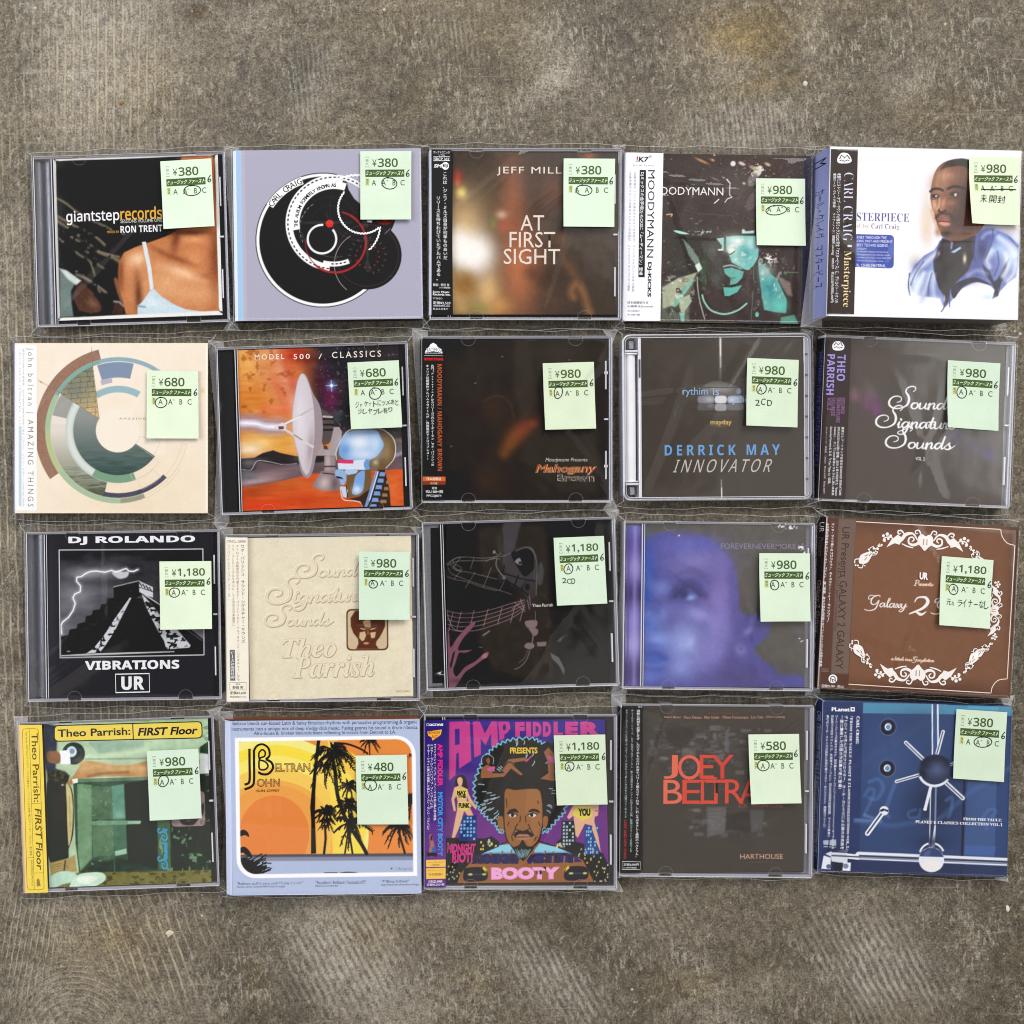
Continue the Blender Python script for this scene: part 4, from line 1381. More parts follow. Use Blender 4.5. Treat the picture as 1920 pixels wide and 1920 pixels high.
    f.p([(610, 1530), (650, 1560), (660, 1610), (630, 1612)], te, 8)
    f.ls([(764, 1230), (770, 1330), (790, 1450), (830, 1590)], 9, (160, 166, 156), 6)
    f.ls([(808, 1385), (830, 1450), (890, 1520), (1000, 1550), (1110, 1520), (1190, 1460)], 15, (140, 190, 174), 8)
    f.p([(1285, 1100), (1340, 1130), (1400, 1210), (1450, 1250), (1500, 1360), (1535, 1430), (1530, 1545), (1430, 1535), (1340, 1515), (1320, 1400), (1300, 1250)], (92, 160, 152), 10)
    f.b(1400, 1350, 60, 110, (56, 140, 146), 0.8, -20)
    f.b(1350, 1180, 60, 60, (170, 188, 180), 0.8)
    f.b(1480, 1480, 60, 50, (90, 190, 170), 0.8)
    f.fleck((206, 220, 212), 0.15, 34, 50, 71, 0.8, 0.06, f.m_blob(1400, 1280, 130, 170))
    f.p([(1440, 1215), (1560, 1280), (1580, 1400), (1540, 1390), (1480, 1290)], (134, 120, 114), 20, 0.8)
    f.fleck((220, 214, 206), 0.12, 24, 24, 75, 1, 0.05, f.m_blob(1380, 1070, 90, 70))
    f.p([(1330, 1060), (1360, 1080), (1420, 1090), (1400, 1075)], WH, 6)
    f.l([(1510, 1195), (1625, 1195)], 7, (80, 140, 84), 8)
    f.b(820, 1180, 20, 120, (40, 96, 50), 0.6)
    f.p([(1485, 1580), (1600, 1560), (1640, 1640), (1480, 1640)], (90, 160, 140), 16, 0.8)
    f.e(1280, 1555, 16, 22, te, 8)
    f.l([(1245, 1350), (1230, 1600)], 7, (96, 116, 110), 5, 0.7)
    f.l([(1245, 1130), (1250, 1260)], 7, (110, 124, 118), 5, 0.7)
    f.l([(1040, 440), (1036, 510), (1040, 530), (1058, 548), (1020, 560), (998, 590)], 6, WH, 5)
    f.l([(1012, 395), (1042, 430)], 8, WH, 5)
    f.l([(908, 598), (945, 565)], 8, WH, 5)
    f.b(1690, 1200, 40, 500, (44, 44, 56), 0.7)
    f.noise(40, 34, 60, 77, 3, np.clip(f.m_blob(1150, 1050, 160, 200) + f.m_blob(1400, 1330, 140, 200) + f.m_blob(590, 1400, 190, 190), 0, 1))
    f.noise(14, 14, None, 79, 2)
    f.T('MOODYMANN', 372, 452, 612, 68, (226, 222, 216))
    f.T('DJ-KICKS', 380, 518, 135, 14, (206, 200, 196))
    s.card(f, ((180, 184, 206), (60, 52, 50), (44, 42, 54), (24, 20, 22)), 0.0, (), 'card_cover')
    o = s.face([(148, 160), (470, 168), (448, 1606), (126, 1604)], 12, (237, 237, 245))
    o.T('!', 240, 195, 14, 46, (176, 34, 62), b=0.03, sh=0.3)
    o.T('K7', 260, 198, 84, 44, (24, 22, 24), b=0.03, sh=0.08)
    o.T('®', 345, 186, 28, 26, (60, 58, 60))
    o.T('[CLUB / DJ MIX]', 215, 265, 175, 17, (120, 120, 130))
    o.T('MOODYMANN', 340, 312, 58, 748, (40, 36, 38), rot=90)
    o.T('DJ-KICKS', 332, 1098, 40, 300, (24, 22, 24), rot=90, b=0.04)
    o.poly([(268, 310), (322, 312), (312, 1230), (258, 1228)], (24, 22, 24))
    o.T('DJミックスの金字塔DJ-KiCKSに「ムーディーマン」登場', 272, 330, 36, 880, WH, rot=90, b=0.02)
    for k, (x, y0, y1) in enumerate(((218, 325, 1350), (180, 325, 1345))):
        o.T('100曲を超すリリースを誇るデトロイトの巨匠が、ファンク/ジャズ/ソウルまで選曲', x, y0, 20, y1 - y0, (150, 150, 160), rot=90)
    o.T('日本語解説付き', 166, 1434, 176, 22, (70, 68, 72))
    o.T('出鳥孝次(bounce)', 166, 1468, 215, 22, (70, 68, 72))
    o.T('!K7CDJ327', 166, 1512, 104, 16, (120, 118, 124))
    o.T('¥1,980+税', 166, 1542, 104, 18, (120, 118, 124))
    s.obi(o, (200, 202, 220), ())
    s.film(14, [(0.88, -0.9, 0.9, 0.8, 0.0007, 0.003)], mt=0.0062)
    s.tag([(1252, 393), (1670, 400), (1677, 973), (1258, 965)], '980', (1428, 665, 80, 40, -6))

def cd_portrait():
    s = Case((1500, 250), [(250, 105), (1885, 160), (1870, 1610), (230, 1558)], 0.0240,
             'thick white box with a painted man in a blue shirt, dark paper strip')
    f = s.face([(250, 105), (1885, 160), (1870, 1610), (230, 1558)], 5.5, (237, 236, 245))
    f.b(1080, 700, 60, 260, (216, 204, 196), 0.9)
    f.b(1080, 800, 50, 130, (222, 200, 180), 0.8)
    f.b(980, 1080, 70, 60, (216, 206, 200), 0.9, -40)
    f.b(1780, 830, 120, 60, (196, 184, 180), 0.9)
    # shirt
    f.p([(940, 1210), (985, 1130), (1060, 1050), (1150, 1000), (1215, 900), (1290, 870), (1500, 840), (1640, 820), (1780, 880), (1872, 960), (1868, 1110), (1850, 1240), (1780, 1290), (1700, 1380), (1640, 1320), (1560, 1270), (1480, 1290), (1380, 1340), (1300, 1440), (1240, 1500), (1200, 1420), (1080, 1400), (980, 1390), (945, 1300)], (108, 120, 178), 14)
    f.b(1000, 1290, 80, 140, (196, 214, 236), 0.9, 15)
    f.b(1140, 1220, 50, 120, (160, 184, 220), 0.9, 10)
    f.b(1020, 1160, 50, 60, (52, 58, 120), 0.8, -40)
    f.b(1080, 1340, 30, 90, (90, 100, 160), 0.8, 20)
    f.b(1700, 900, 130, 60, (84, 112, 188), 0.8, 20)
    f.b(1820, 1060, 80, 110, (206, 220, 240), 0.95, 20)
    f.b(1600, 900, 80, 90, (64, 76, 150), 0.9)
    f.b(1620, 1040, 40, 90, (170, 196, 230), 0.9, 30)
    f.b(1560, 1020, 60, 110, (46, 48, 96), 0.9)
    f.b(1720, 1000, 60, 60, (186, 208, 238), 0.8)
    f.b(1480, 1180, 130, 90, (70, 76, 140), 0.9)
    f.b(1380, 1400, 60, 40, (240, 238, 246), 0.9)
    f.p([(1140, 1080), (1220, 900), (1300, 930), (1440, 860), (1500, 880), (1490, 1050), (1440, 1180), (1340, 1280), (1290, 1340), (1275, 1440), (1250, 1480), (1240, 1400), (1190, 1330), (1150, 1200)], (46, 38, 40), 14)
    f.ps([(1300, 1320), (1400, 1260), (1500, 1240), (1600, 1280), (1640, 1310), (1600, 1300), (1500, 1280), (1400, 1320), (1320, 1420)], (40, 34, 52), 10)
    f.p([(1640, 1290), (1690, 1260), (1760, 1120), (1790, 1080), (1760, 1200), (1720, 1300), (1700, 1400), (1650, 1425), (1670, 1350)], (36, 34, 56), 12)
    f.p([(1560, 1130), (1620, 1180), (1660, 1270), (1690, 1300), (1650, 1300), (1590, 1220)], (40, 38, 66), 12)
    f.ls([(940, 1200), (930, 1300), (945, 1390)], 10, (50, 52, 90), 8)
    f.ls([(1245, 1440), (1235, 1500), (1215, 1530)], 8, (46, 44, 60), 6)
    f.ls([(1280, 1380), (1285, 1440), (1285, 1490)], 7, (60, 58, 80), 6)
    f.b(1410, 1080, 16, 40, (236, 220, 190), 0.95)
    f.p([(1290, 1020), (1370, 975), (1380, 990), (1320, 1030)], (150, 186, 222), 8)
    f.p([(1290, 930), (1310, 940), (1300, 1000), (1285, 990)], (120, 130, 160), 8)
    f.fleck((240, 238, 246), 0.18, 40, 90, 8, 0.8, 0.08, f.m_blob(1500, 1400, 300, 60))
    f.b(1610, 1410, 60, 25, (190, 214, 236), 0.8)
    for pts, w, a in (([(960, 1250), (1020, 1160), (1110, 1080), (1170, 1030)], 46, .75), ([(985, 1370), (1020, 1280), (1060, 1200)], 40, .8), ([(1060, 1380), (1090, 1290), (1120, 1200)], 30, .7), ([(1150, 1390), (1140, 1300), (1150, 1210)], 24, .6),
                      ([(1700, 900), (1780, 960), (1840, 1050)], 50, .7), ([(1640, 1010), (1600, 1090), (1620, 1150)], 40, .65), ([(1760, 1040), (1780, 1140), (1740, 1230)], 44, .75), ([(1850, 1120), (1830, 1210), (1780, 1270)], 40, .7), ([(1560, 900), (1600, 860), (1660, 850)], 24, .5), ([(1440, 1220), (1520, 1180), (1600, 1210)], 30, .4)):
        f.ls(pts, w, (226, 232, 244), 36, a)
    for pts, w in (([(950, 1300), (990, 1200), (1060, 1100)], 10), ([(1100, 1400), (1105, 1300), (1130, 1200)], 9), ([(1500, 900), (1480, 1000), (1500, 1100)], 16), ([(1650, 830), (1640, 940), (1580, 1080)], 12), ([(1790, 900), (1860, 980)], 10), ([(1690, 1020), (1700, 1130), (1660, 1230)], 10), ([(1200, 930), (1170, 1040), (1150, 1150)], 14)):
        f.ls(pts, w, (52, 56, 110), 14, 0.7)
    f.b(980, 1400, 60, 40, (237, 236, 245), 0.9); f.b(1150, 1430, 70, 30, (237, 236, 245), 0.9)
    # head
    hd = [(1120, 440), (1150, 330), (1210, 260), (1300, 228), (1420, 230), (1560, 300), (1620, 450), (1600, 700), (1540, 840), (1440, 900), (1330, 930), (1225, 890), (1180, 800), (1150, 700), (1125, 640), (1110, 540)]
    f.ps(hd, (118, 78, 58), 8)
    f.ps([(1190, 320), (1240, 255), (1320, 226), (1420, 228), (1560, 300), (1600, 460), (1540, 430), (1450, 330), (1380, 285), (1290, 290), (1240, 300)], (38, 28, 26), 10)
    f.b(1230, 380, 90, 70, (190, 142, 112), 0.95, -10)
    f.b(1180, 460, 60, 60, (172, 122, 94), 0.8)
    f.b(1150, 610, 30, 60, (222, 180, 150), 0.9)
    f.b(1200, 680, 50, 50, (190, 132, 100), 0.8)
    f.b(1300, 440, 120, 60, (140, 96, 74), 0.7)
    f.b(1420, 600, 110, 220, (56, 36, 30), 0.9)
    f.b(1350, 760, 80, 90, (62, 40, 34), 0.85)
    f.b(1230, 640, 26, 60, (128, 78, 58), 0.8)
    f.b(1220, 600, 20, 50, (206, 150, 118), 0.8, 10)
    f.ls([(1110, 500), (1140, 478), (1190, 480), (1215, 492)], 20, (36, 24, 22), 10)
    f.ls([(1260, 478), (1310, 460), (1370, 468), (1400, 480)], 20, (34, 22, 20), 12)
    f.e(1150, 540, 34, 18, (46, 30, 28), 10)
    f.e(1160, 540, 9, 8, (220, 206, 196), 6)
    f.e(1315, 525, 40, 22, (52, 32, 28), 12)
    f.e(1325, 530, 12, 14, (200, 190, 186), 8)
    f.ls([(1180, 655), (1200, 680), (1245, 665)], 16, (50, 28, 24), 12)
    f.ls([(1160, 730), (1200, 690), (1280, 700), (1320, 760)], 26, (58, 38, 32), 18, 0.8)
    f.e(1225, 740, 52, 20, (140, 84, 74), 12, 1, 8)
    f.e(1235, 775, 48, 22, (206, 140, 126), 12, 1, 8)
    f.ls([(1180, 755), (1230, 758), (1280, 765)], 9, (70, 34, 32), 8)
    f.b(1180, 840, 26, 40, (150, 100, 74), 0.8)
    f.ls([(1150, 700), (1180, 800), (1220, 885)], 10, (50, 34, 30), 12, 0.7)
    f.b(1260, 860, 50, 30, (48, 34, 30), 0.9)
    f.ls([(1120, 660), (1150, 760), (1190, 850)], 22, (206, 150, 116), 24, 0.7)
    f.b(1170, 590, 16, 30, (150, 96, 72), 0.8)
    f.ls([(1190, 560), (1185, 620), (1170, 655)], 12, (226, 180, 148), 12, 0.8)
    f.b(1290, 600, 50, 26, (150, 102, 78), 0.7)
    f.ls([(1270, 560), (1320, 560), (1360, 545)], 8, (60, 38, 32), 8, 0.7)
    f.ls([(1110, 560), (1140, 568), (1180, 560)], 7, (70, 44, 36), 8, 0.7)
    hm = f.m_poly(smooth(hd, 4, True), 20)
    f.noise(22, 18, 40, 5, 3, hm)
    f.noise(26, 60, 90, 9, 3, f.m_blob(1400, 1100, 420, 330, 4) * (f.img.sum(-1) < 640))
    # sticker
    f.poly([(470, 858)] + rquad([(470, 858), (804, 870), (802, 1158), (470, 1140)], 40)[6:18] + [(470, 1140)], (66, 84, 166))
    y = 873
    for body, w, h in (('RNEY THROUGH THE', 255, 24), ('IONS, PAST AND PRESENT,', 310, 24), ('BERT TECHNO LEGEND.', 270, 24)):
        f.T(body, 485, y, w, h, (226, 230, 246)); y += 33
    for k, (body, w) in enumerate((('LASKO19', 82), ('ns, Maddy Waters, British Dub,', 270), ('The Egyptian Lover, David Lynch,', 285), ('rick Mas, Dre Neve, Kyle Hall, 090,', 295), ('Theoto, 69 and many more...', 240))):
        f.T(body, 485, 974 + 26 * k, w, 17, (206, 212, 236))
    f.T('RL CRAIG MATERIAL.', 485, 1112, 255, 26, (226, 230, 246))
    sf = lambda z: ''.join(chr(0x1D400 + ord(c) - 65) if c.isupper() else (chr(0x1D41A + ord(c) - 97) if c.islower() else c) for c in z)
    f.T(sf('STERPIECE'), 482, 672, 450, 72, (88, 94, 140), b=-0.012)
    f.T(sf('d by '), 482, 770, 105, 46, (206, 172, 150), b=-0.016)
    f.T(sf('Carl Craig'), 607, 768, 240, 58, (128, 118, 138), b=-0.016)
    f.poly([(255, 128), (486, 136), (466, 1549), (232, 1545)], (54, 44, 42))
    c = WH
    f.poly(smooth([(312, 205), (335, 170), (360, 160), (400, 168), (425, 200), (432, 235), (405, 250), (370, 252), (330, 250), (312, 238)], 3, True), c)
    f.strip([(330, 215), (345, 180), (372, 205), (395, 182), (418, 215)], 10, (54, 44, 42))
    f.strip([(330, 232), (345, 222), (372, 234), (400, 222), (415, 235)], 7, (54, 44, 42))
    f.T(sf('CARL CRAIG'), 370, 330, 82, 585, (206, 210, 232), rot=90, b=-0.02)
    f.T('|', 405, 950, 36, 18, (206, 210, 232), rot=90)
    f.T(sf('Masterpiece'), 360, 1000, 78, 482, (236, 214, 160), rot=90, b=-0.012)
    f.T('老舗ミニストリー・オブ・サウンドが誇るミックスCDの至宝「マスターピース」に、デトロイト・テクノの', 310, 335, 34, 1110, c, rot=90, b=0.02)
    f.T('重鎮カール・クレイグ登場！　ライナーノーツ：野田努 (ele-king)　OBFL039　税込2,520円(税抜2,400円)', 274, 335, 28, 1110, c, rot=90, b=0.012)
    s.card(f, ((150, 156, 206), (236, 236, 244), (210, 210, 218), (120, 116, 116)), 0.0,  # side colours hold lavender window light at left, shade below
           [('カール・クレイグ　マスターピース', 0.23, 0.82, (60, 58, 110)), ('M', 0.05, 0.09, (20, 20, 30))], 'card_box')
    s.film(15, (), 0.0030, 0.0052, 0.0030, 0.0012)
    s.tag([(1425, 215), (1855, 222), (1852, 805), (1428, 790)], '980', None, [('未開封', 0.22, 0.555, 0.52, 0.125, dict(sh=0.05))], (0.0018, 0.003), strike=[(1535, 494), (1640, 497), (1740, 494), (1825, 499)])

# ------------------------------------------------------------------ row two
def cd_rings():
    s = Case((0, 610), [(130, 150), (1780, 155), (1785, 1610), (130, 1610)], 0.0090,
             'cream card case with broken rings of grey sea and brown, pale paper strip')
    f = s.face([(130, 150), (1780, 155), (1785, 1610), (130, 1610)], 5, (232, 219, 200))
    f.b(1200, 1500, 700, 500, (226, 209, 182), 0.8)
    f.b(900, 350, 400, 250, (234, 222, 206), 0.8)
    f.noise(7, 90, None, 3)
    cx, cy = 1015, 900
    def sea(base, top, a, lo):
        pass
    tmp = f.img.copy()
    # photograph strip seen through the rings: sky, horizon, sea
    sky = np.array([214, 204, 194.]); 
    h = np.clip((f.Y - 900) / 550, 0, 1)[..., None]
    f.img = sky * (1 - h) + np.array([104, 112, 92.]) * h
    f.fleck((74, 82, 70), 0.02, 90, 12, 13, 0.8, 0.12, np.clip((f.Y - 1180) / 200, 0, 1))
    f.fleck((170, 170, 150), 0.1, 120, 14, 15, 0.6, 0.1, np.clip((f.Y - 1120) / 200, 0, 1))
    f.l([(440, 1135), (640, 1135)], 6, (176, 164, 152), 8)
    f.b(760, 1440, 180, 50, (70, 66, 52), 0.7)
    lay1 = f.img.copy()
    # darker inner water
    h2 = np.clip((f.Y - 780) / 480, 0, 1)[..., None]
    f.img = np.array([138, 142, 138.]) * (1 - h2) + np.array([60, 80, 76.]) * h2
    f.noise(34, 110, 9, 7, 3, np.clip((f.Y - 960) / 200, 0, 1))
    lay2 = f.img.copy()
    f.img = tmp
    def use(lay, m):
        f.img += (lay - f.img) * m[..., None]
    def rm(x, y, r0, r1, a0, a1, bl=6):
        k = f.img; f.img = np.zeros_like(k); f.ring(x, y, r0, r1, a0, a1, (1, 1, 1), bl); m = f.img[..., 0].copy(); f.img = k
        return m
    # brown outer arc, blue-green ring
    f.ring(1020, 905, 628, 718, 104, 215, (146, 112, 94))
    f.noise(16, 14, None, 5, 2, rm(1020, 905, 628, 718, 104, 215))
    f.ring(1015, 900, 592, 626, 55, 180, (150, 172, 178))
    f.ring(1015, 900, 592, 626, 60, 105, (138, 166, 176))
    f.ring(1015, 900, 580, 626, 150, 290, (160, 182, 150))
    f.ring(1015, 900, 585, 622, 180, 215, (176, 184, 134))
    f.ring(1015, 900, 585, 622, 272, 292, (150, 144, 126))
    use(lay1, rm(1015, 900, 452, 578, 168, 258))
    f.ring(1015, 900, 440, 578, 168, 174, (220, 210, 200))
    f.ring(1015, 900, 452, 578, 140, 167, (152, 152, 146))
    f.ring(1015, 900, 385, 452, 120, 290, (176, 192, 180))
    f.ring(1015, 900, 395, 440, 130, 240, (206, 210, 206), 24)
    f.ring(1015, 900, 385, 450, 240, 290, (116, 152, 124))
    use(lay2, rm(1015, 900, 188, 385, 146, 325))
    f.p([(1145, 1000), (1320, 1110), (1420, 1100), (1420, 900), (1210, 880)], (232, 220, 202), 4)
    f.ring(1010, 900, 0, 186, 0, 360, (233, 222, 206))
    f.ring(1015, 900, 325, 382, 60, 122, (146, 176, 182))
    f.p([(1215, 590), (1190, 632), (1240, 640)], (232, 220, 202), 5)
    # blue-grey blocks above
    f.ring(1015, 900, 452, 585, 77, 108, (124, 140, 162))
    f.ring(1015, 900, 410, 452, 97, 110, (176, 170, 182))
    f.p([(1126, 458), (1150, 332), (1165, 332), (1145, 470)], (232, 220, 202), 4)
    # wedge of stone wall
    wd = [(792, 325), (852, 805), (520, 590), (520, 520), (640, 410)]
    wm = f.m_poly([(795, 345), (853, 805), (500, 570), (470, 560), (540, 470), (660, 380)], 5) * np.clip((600 - np.hypot(f.X - 1015, f.Y - 900)) / 6, 0, 1)
    k = f.img.copy()
    g2 = np.clip((f.Y - 350) / 420, 0, 1)[..., None]
    f.img = np.array([112, 118, 104.]) * (1 - g2) + np.array([202, 172, 122.]) * g2
    f.noise(30, 26, 12, 8)
    f.b(640, 560, 120, 110, (112, 120, 112), 0.7)
    for y in range(350, 800, 44):
        f.ls([(480, y + 30), (620, y + 14), (760, y), (860, y - 6)], 5, (84, 80, 66), 4, 0.7)
    rs = np.random.RandomState(3)
    for y in range(350, 780, 44):
        for x in range(520, 860, 70):
            x2 = x + rs.randint(0, 40); f.l([(x2, y + 8), (x2 + 4, y + 52)], 5, (84, 80, 66), 4, 0.7)
    wall = f.img.copy(); f.img = k
    use(wall, wm)
    f.ring(1015, 900, 330, 388, 118, 150, (150, 150, 120), 6, 0.35)
    f.ring(1015, 900, 590, 624, 105, 150, (122, 160, 146), 6, 0.9)
    f.l([(786, 185), (795, 330), (853, 803)], 3, (120, 108, 92), 4)
    f.l([(330, 468), (520, 580), (853, 803)], 3, (120, 108, 92), 4)
    f.l([(345, 480), (360, 490)], 8, (130, 116, 100), 5)
    # dark arc and outline sectors below
    f.ring(1015, 890, 548, 588, 257, 315, (74, 74, 88))
    f.noise(24, 16, None, 15, 2, rm(1015, 890, 548, 588, 257, 315))
    gl = (196, 184, 168)
    def outl(r0, r1, a0, a1):
        P = [(cx + r1 * math.cos(math.radians(a)), cy - r1 * math.sin(math.radians(a))) for a in np.linspace(a0, a1, 16)]
        P += [(cx + r0 * math.cos(math.radians(a)), cy - r0 * math.sin(math.radians(a))) for a in np.linspace(a1, a0, 16)]
        f.l(P + [P[0]], 3, gl, 4)
    outl(190, 370, -37, -15)
    outl(385, 445, -74, -38)
    outl(452, 545, -68, -48)
    outl(560, 600, -44, -12)
    outl(600, 626, -68, -33)
    f.T('AMAZING THINGS', 1025, 790, 440, 18, (112, 104, 96), sp=1.6)
    f.e(1735, 560, 14, 22, (214, 180, 120), 20, 0.6)
    s.card(f, ((196, 190, 210), (226, 214, 196), (84, 70, 54), (150, 140, 124)), 0.0)  # left edge painted as lit lavender, right edge as shaded
    o = s.face([(130, 160), (318, 168), (318, 1588), (130, 1588)], 12, (237, 236, 234))
    o.p([(128, 150), (150, 150), (150, 1600), (128, 1600)], (228, 228, 240), 10)
    o.T('john beltran | AMAZING THINGS', 224, 195, 66, 1358, (128, 126, 128), rot=90, sp=1.5)
    o.T('新生SYSTEM-Oの音楽家、GLOTPEACEFROG20thへ送るアルバム。ピアノ・ギター・JOHN BELTRAN', 192, 200, 20, 1350, (158, 162, 180), rot=90)
    o.T('UP-C5 143 VI 15TRACKS, Y25', 160, 200, 18, 650, (178, 186, 206), rot=90)
    o.poly([(162, 862), (186, 862), (186, 1550), (162, 1550)], (186, 204, 216))
    s.obi(o, (190, 186, 214), ())
    s.film(21)
    s.tag([(1260, 390), (1698, 393), (1705, 972), (1262, 970)], '680', (1385, 663, 46, 43, 0), six=(0.945, 0.32), curl=(0.001, 0.001))

def cd_robot():
    s = Case((390, 610), [(70, 185), (1705, 140), (1760, 1580), (120, 1625)], 0.0104,
             'jewel case with a chrome robot head and dish aerial under an orange sky')
    s.jewel('black')
    f = s.face([(245, 208), (1632, 175), (1685, 1548), (298, 1588)], 5.5, (214, 132, 60))
    f.b(300, 230, 150, 200, (224, 150, 70), 0.8)
    f.b(760, 240, 130, 90, (176, 44, 30), 0.95)
    f.b(620, 560, 240, 180, (206, 84, 52), 0.9)
    for x0, x1, w, c, a in ((560, 760, 90, (226, 168, 140), 0.7), (430, 620, 90, (216, 160, 120), 0.55), (300, 560, 70, (232, 184, 110), 0.6), (620, 820, 50, (190, 60, 40), 0.6), (250, 400, 60, (232, 180, 96), 0.7)):
        f.l([(x0, 200), (x1, 720)], w, c, 110, a)
    f.b(380, 620, 180, 110, (206, 122, 44), 0.9)
    f.b(620, 720, 150, 50, (222, 110, 74), 0.8)
    f.b(480, 1000, 260, 90, (236, 190, 108), 0.95)
    f.b(660, 1000, 120, 120, (222, 158, 66), 0.8)
    f.b(360, 1060, 130, 60, (240, 222, 190), 0.9)
    f.fleck((146, 66, 24), 0.13, 60, 46, 6, 0.5, 0.1, np.clip((800 - f.Y) / 100, 0, 1) * np.clip((820 - f.X) / 80, 0, 1))
    sk = np.clip((f.X - 800) / 160, 0, 1) * np.clip((1010 - f.Y) / 60, 0, 1)
    f._mix(sk, (46, 42, 44))
    f.b(850, 300, 90, 130, (122, 40, 26), 0.7)
    f.b(960, 470, 70, 130, (72, 26, 40), 0.7)
    f.b(1050, 620, 70, 140, (110, 20, 76), 0.75)
    f.b(1020, 360, 60, 90, (66, 30, 56), 0.6)
    f.b(1180, 300, 200, 120, (30, 34, 42), 0.8)
    f.b(1170, 760, 60, 130, (24, 24, 22), 0.8)
    f.b(1110, 770, 60, 60, (66, 84, 92), 0.6)
    f.b(1600, 900, 80, 100, (70, 78, 76), 0.7)
    f.fleck((120, 90, 100), 0.24, 18, 18, 31, 0.8, 0.03, sk)
    # bolt of light
    f.ls([(250, 830), (400, 835), (500, 860), (620, 868)], 130, (148, 140, 186), 90, 0.75)
    f.ls([(250, 832), (400, 838), (500, 862), (640, 868)], 44, (240, 240, 250), 40)
    # star
    f.b(1058, 515, 34, 34, (120, 170, 236), 0.8)
    f.l([(1010, 516), (1106, 512)], 6, (170, 206, 250), 6); f.l([(1056, 470), (1060, 562)], 6, (170, 206, 250), 6)
    f.e(1058, 515, 12, 12, (255, 255, 255), 8)
    # hills
    f.p([(270, 1140), (400, 1130), (470, 1090), (560, 1068), (620, 1090), (760, 1120), (1000, 1110), (1120, 1090), (1120, 1250), (280, 1250)], (44, 40, 42), 8)
    f.b(360, 1180, 100, 40, (110, 104, 108), 0.8)
    f.ls([(285, 1230), (370, 1235), (420, 1160), (520, 1165), (640, 1190), (760, 1185)], 5, (196, 190, 190), 5)
    f.p([(285, 1240), (400, 1240), (440, 1170), (640, 1195), (780, 1190), (1000, 1170), (1100, 1130), (1670, 1120), (1680, 1240), (1000, 1270), (740, 1310), (500, 1370), (295, 1390)], (96, 80, 86), 10)
    f.b(480, 1290, 220, 40, (150, 128, 134), 0.85, -8)
    f.b(340, 1300, 80, 50, (96, 110, 114), 0.7)
    f.b(400, 1340, 200, 24, (186, 160, 166), 0.8, -8)
    f.b(620, 1250, 160, 30, (140, 112, 112), 0.6, -6)
    f.p([(1580, 1010), (1620, 975), (1665, 1000), (1670, 1120), (1560, 1130)], (100, 96, 98), 8)
    f.ls([(1570, 1130), (1600, 1120), (1665, 1095)], 30, (150, 140, 176), 20)
    # red ground
    f.p([(296, 1390), (480, 1365), (700, 1320), (900, 1270), (1200, 1250), (1520, 1245), (1690, 1235), (1700, 1560), (298, 1595)], (206, 84, 36), 8)
    f.b(420, 1420, 180, 50, (160, 66, 30), 0.8, -8)
    f.b(700, 1360, 160, 40, (196, 104, 52), 0.8, -6)
    f.b(500, 1540, 240, 50, (216, 62, 24), 0.8)
    f.b(900, 1500, 240, 50, (196, 70, 32), 0.7)
    f.b(1600, 1400, 70, 130, (222, 112, 56), 0.8)
    f.noise(26, 120, 26, 5)
    # dish mount
    f.p([(970, 710), (1025, 740), (1080, 830), (1080, 940), (1040, 1010), (990, 1030), (950, 900)], (84, 74, 74), 6)
    for y in (800, 850, 895):
        f.l([(985, y), (1075, y)], 16, (30, 26, 26), 8)
    f.l([(990, 780), (1065, 785)], 16, (190, 178, 176), 10)
    f.p([(1080, 870), (1125, 870), (1150, 910), (1130, 1120), (930, 1115), (980, 1020), (1040, 1060)], (166, 150, 152), 6)
    f.p([(990, 1030), (1020, 1030), (1035, 1065), (995, 1060)], (60, 56, 60), 6)
    f.p([(1000, 1120), (1095, 1120), (1095, 1250), (1000, 1250)], (146, 130, 132), 6)
    f.b(1030, 1170, 24, 80, (196, 180, 180), 0.8)
    f.l([(1000, 1210), (1095, 1208)], 10, (40, 36, 40), 5)
    f.p([(975, 1250), (1110, 1250), (1140, 1300), (1150, 1415), (1010, 1418), (890, 1385)], (140, 122, 124), 6)
    f.b(1000, 1350, 50, 60, (206, 190, 188), 0.8, 20)
    f.b(1090, 1360, 30, 60, (96, 80, 84), 0.7)
    f.l([(985, 1265), (1110, 1280)], 9, (40, 36, 40), 5)
    # dish
    f.ps([(800, 412), (845, 440), (900, 580), (960, 690), (985, 850), (975, 1000), (930, 1120), (905, 1230), (880, 1290), (845, 1308), (800, 1250), (770, 1100), (735, 950), (722, 800), (735, 650), (765, 480)], (156, 142, 148), 6)
    f.ps([(800, 414), (838, 440), (880, 560), (905, 700), (915, 880), (905, 1060), (880, 1220), (850, 1280), (812, 1230), (772, 1090), (738, 950), (724, 800), (738, 650), (768, 480)], (206, 196, 204), 8)
    f.b(790, 800, 60, 260, (228, 220, 226), 0.8)
    f.b(880, 1050, 30, 160, (150, 132, 138), 0.6, 6)
    f.l([(620, 868), (890, 712)], 16, (196, 184, 184), 6)
    f.l([(640, 850), (790, 778)], 14, (236, 230, 230), 6)
    f.l([(660, 890), (900, 1040)], 20, (214, 204, 204), 6)
    f.l([(740, 935), (808, 980)], 7, (110, 90, 90), 5)
    f.p([(560, 868), (640, 830), (670, 850), (660, 900), (590, 885)], (226, 216, 214), 6)
    f.p([(605, 862), (650, 862), (650, 888), (605, 888)], (96, 74, 70), 5)
    # robot head
    f.ps([(1140, 1000), (1180, 920), (1260, 880), (1400, 872), (1510, 905), (1580, 970), (1610, 1050), (1595, 1140), (1540, 1220), (1490, 1250), (1400, 1220), (1120, 1170), (1100, 1100)], (104, 82, 56), 7)
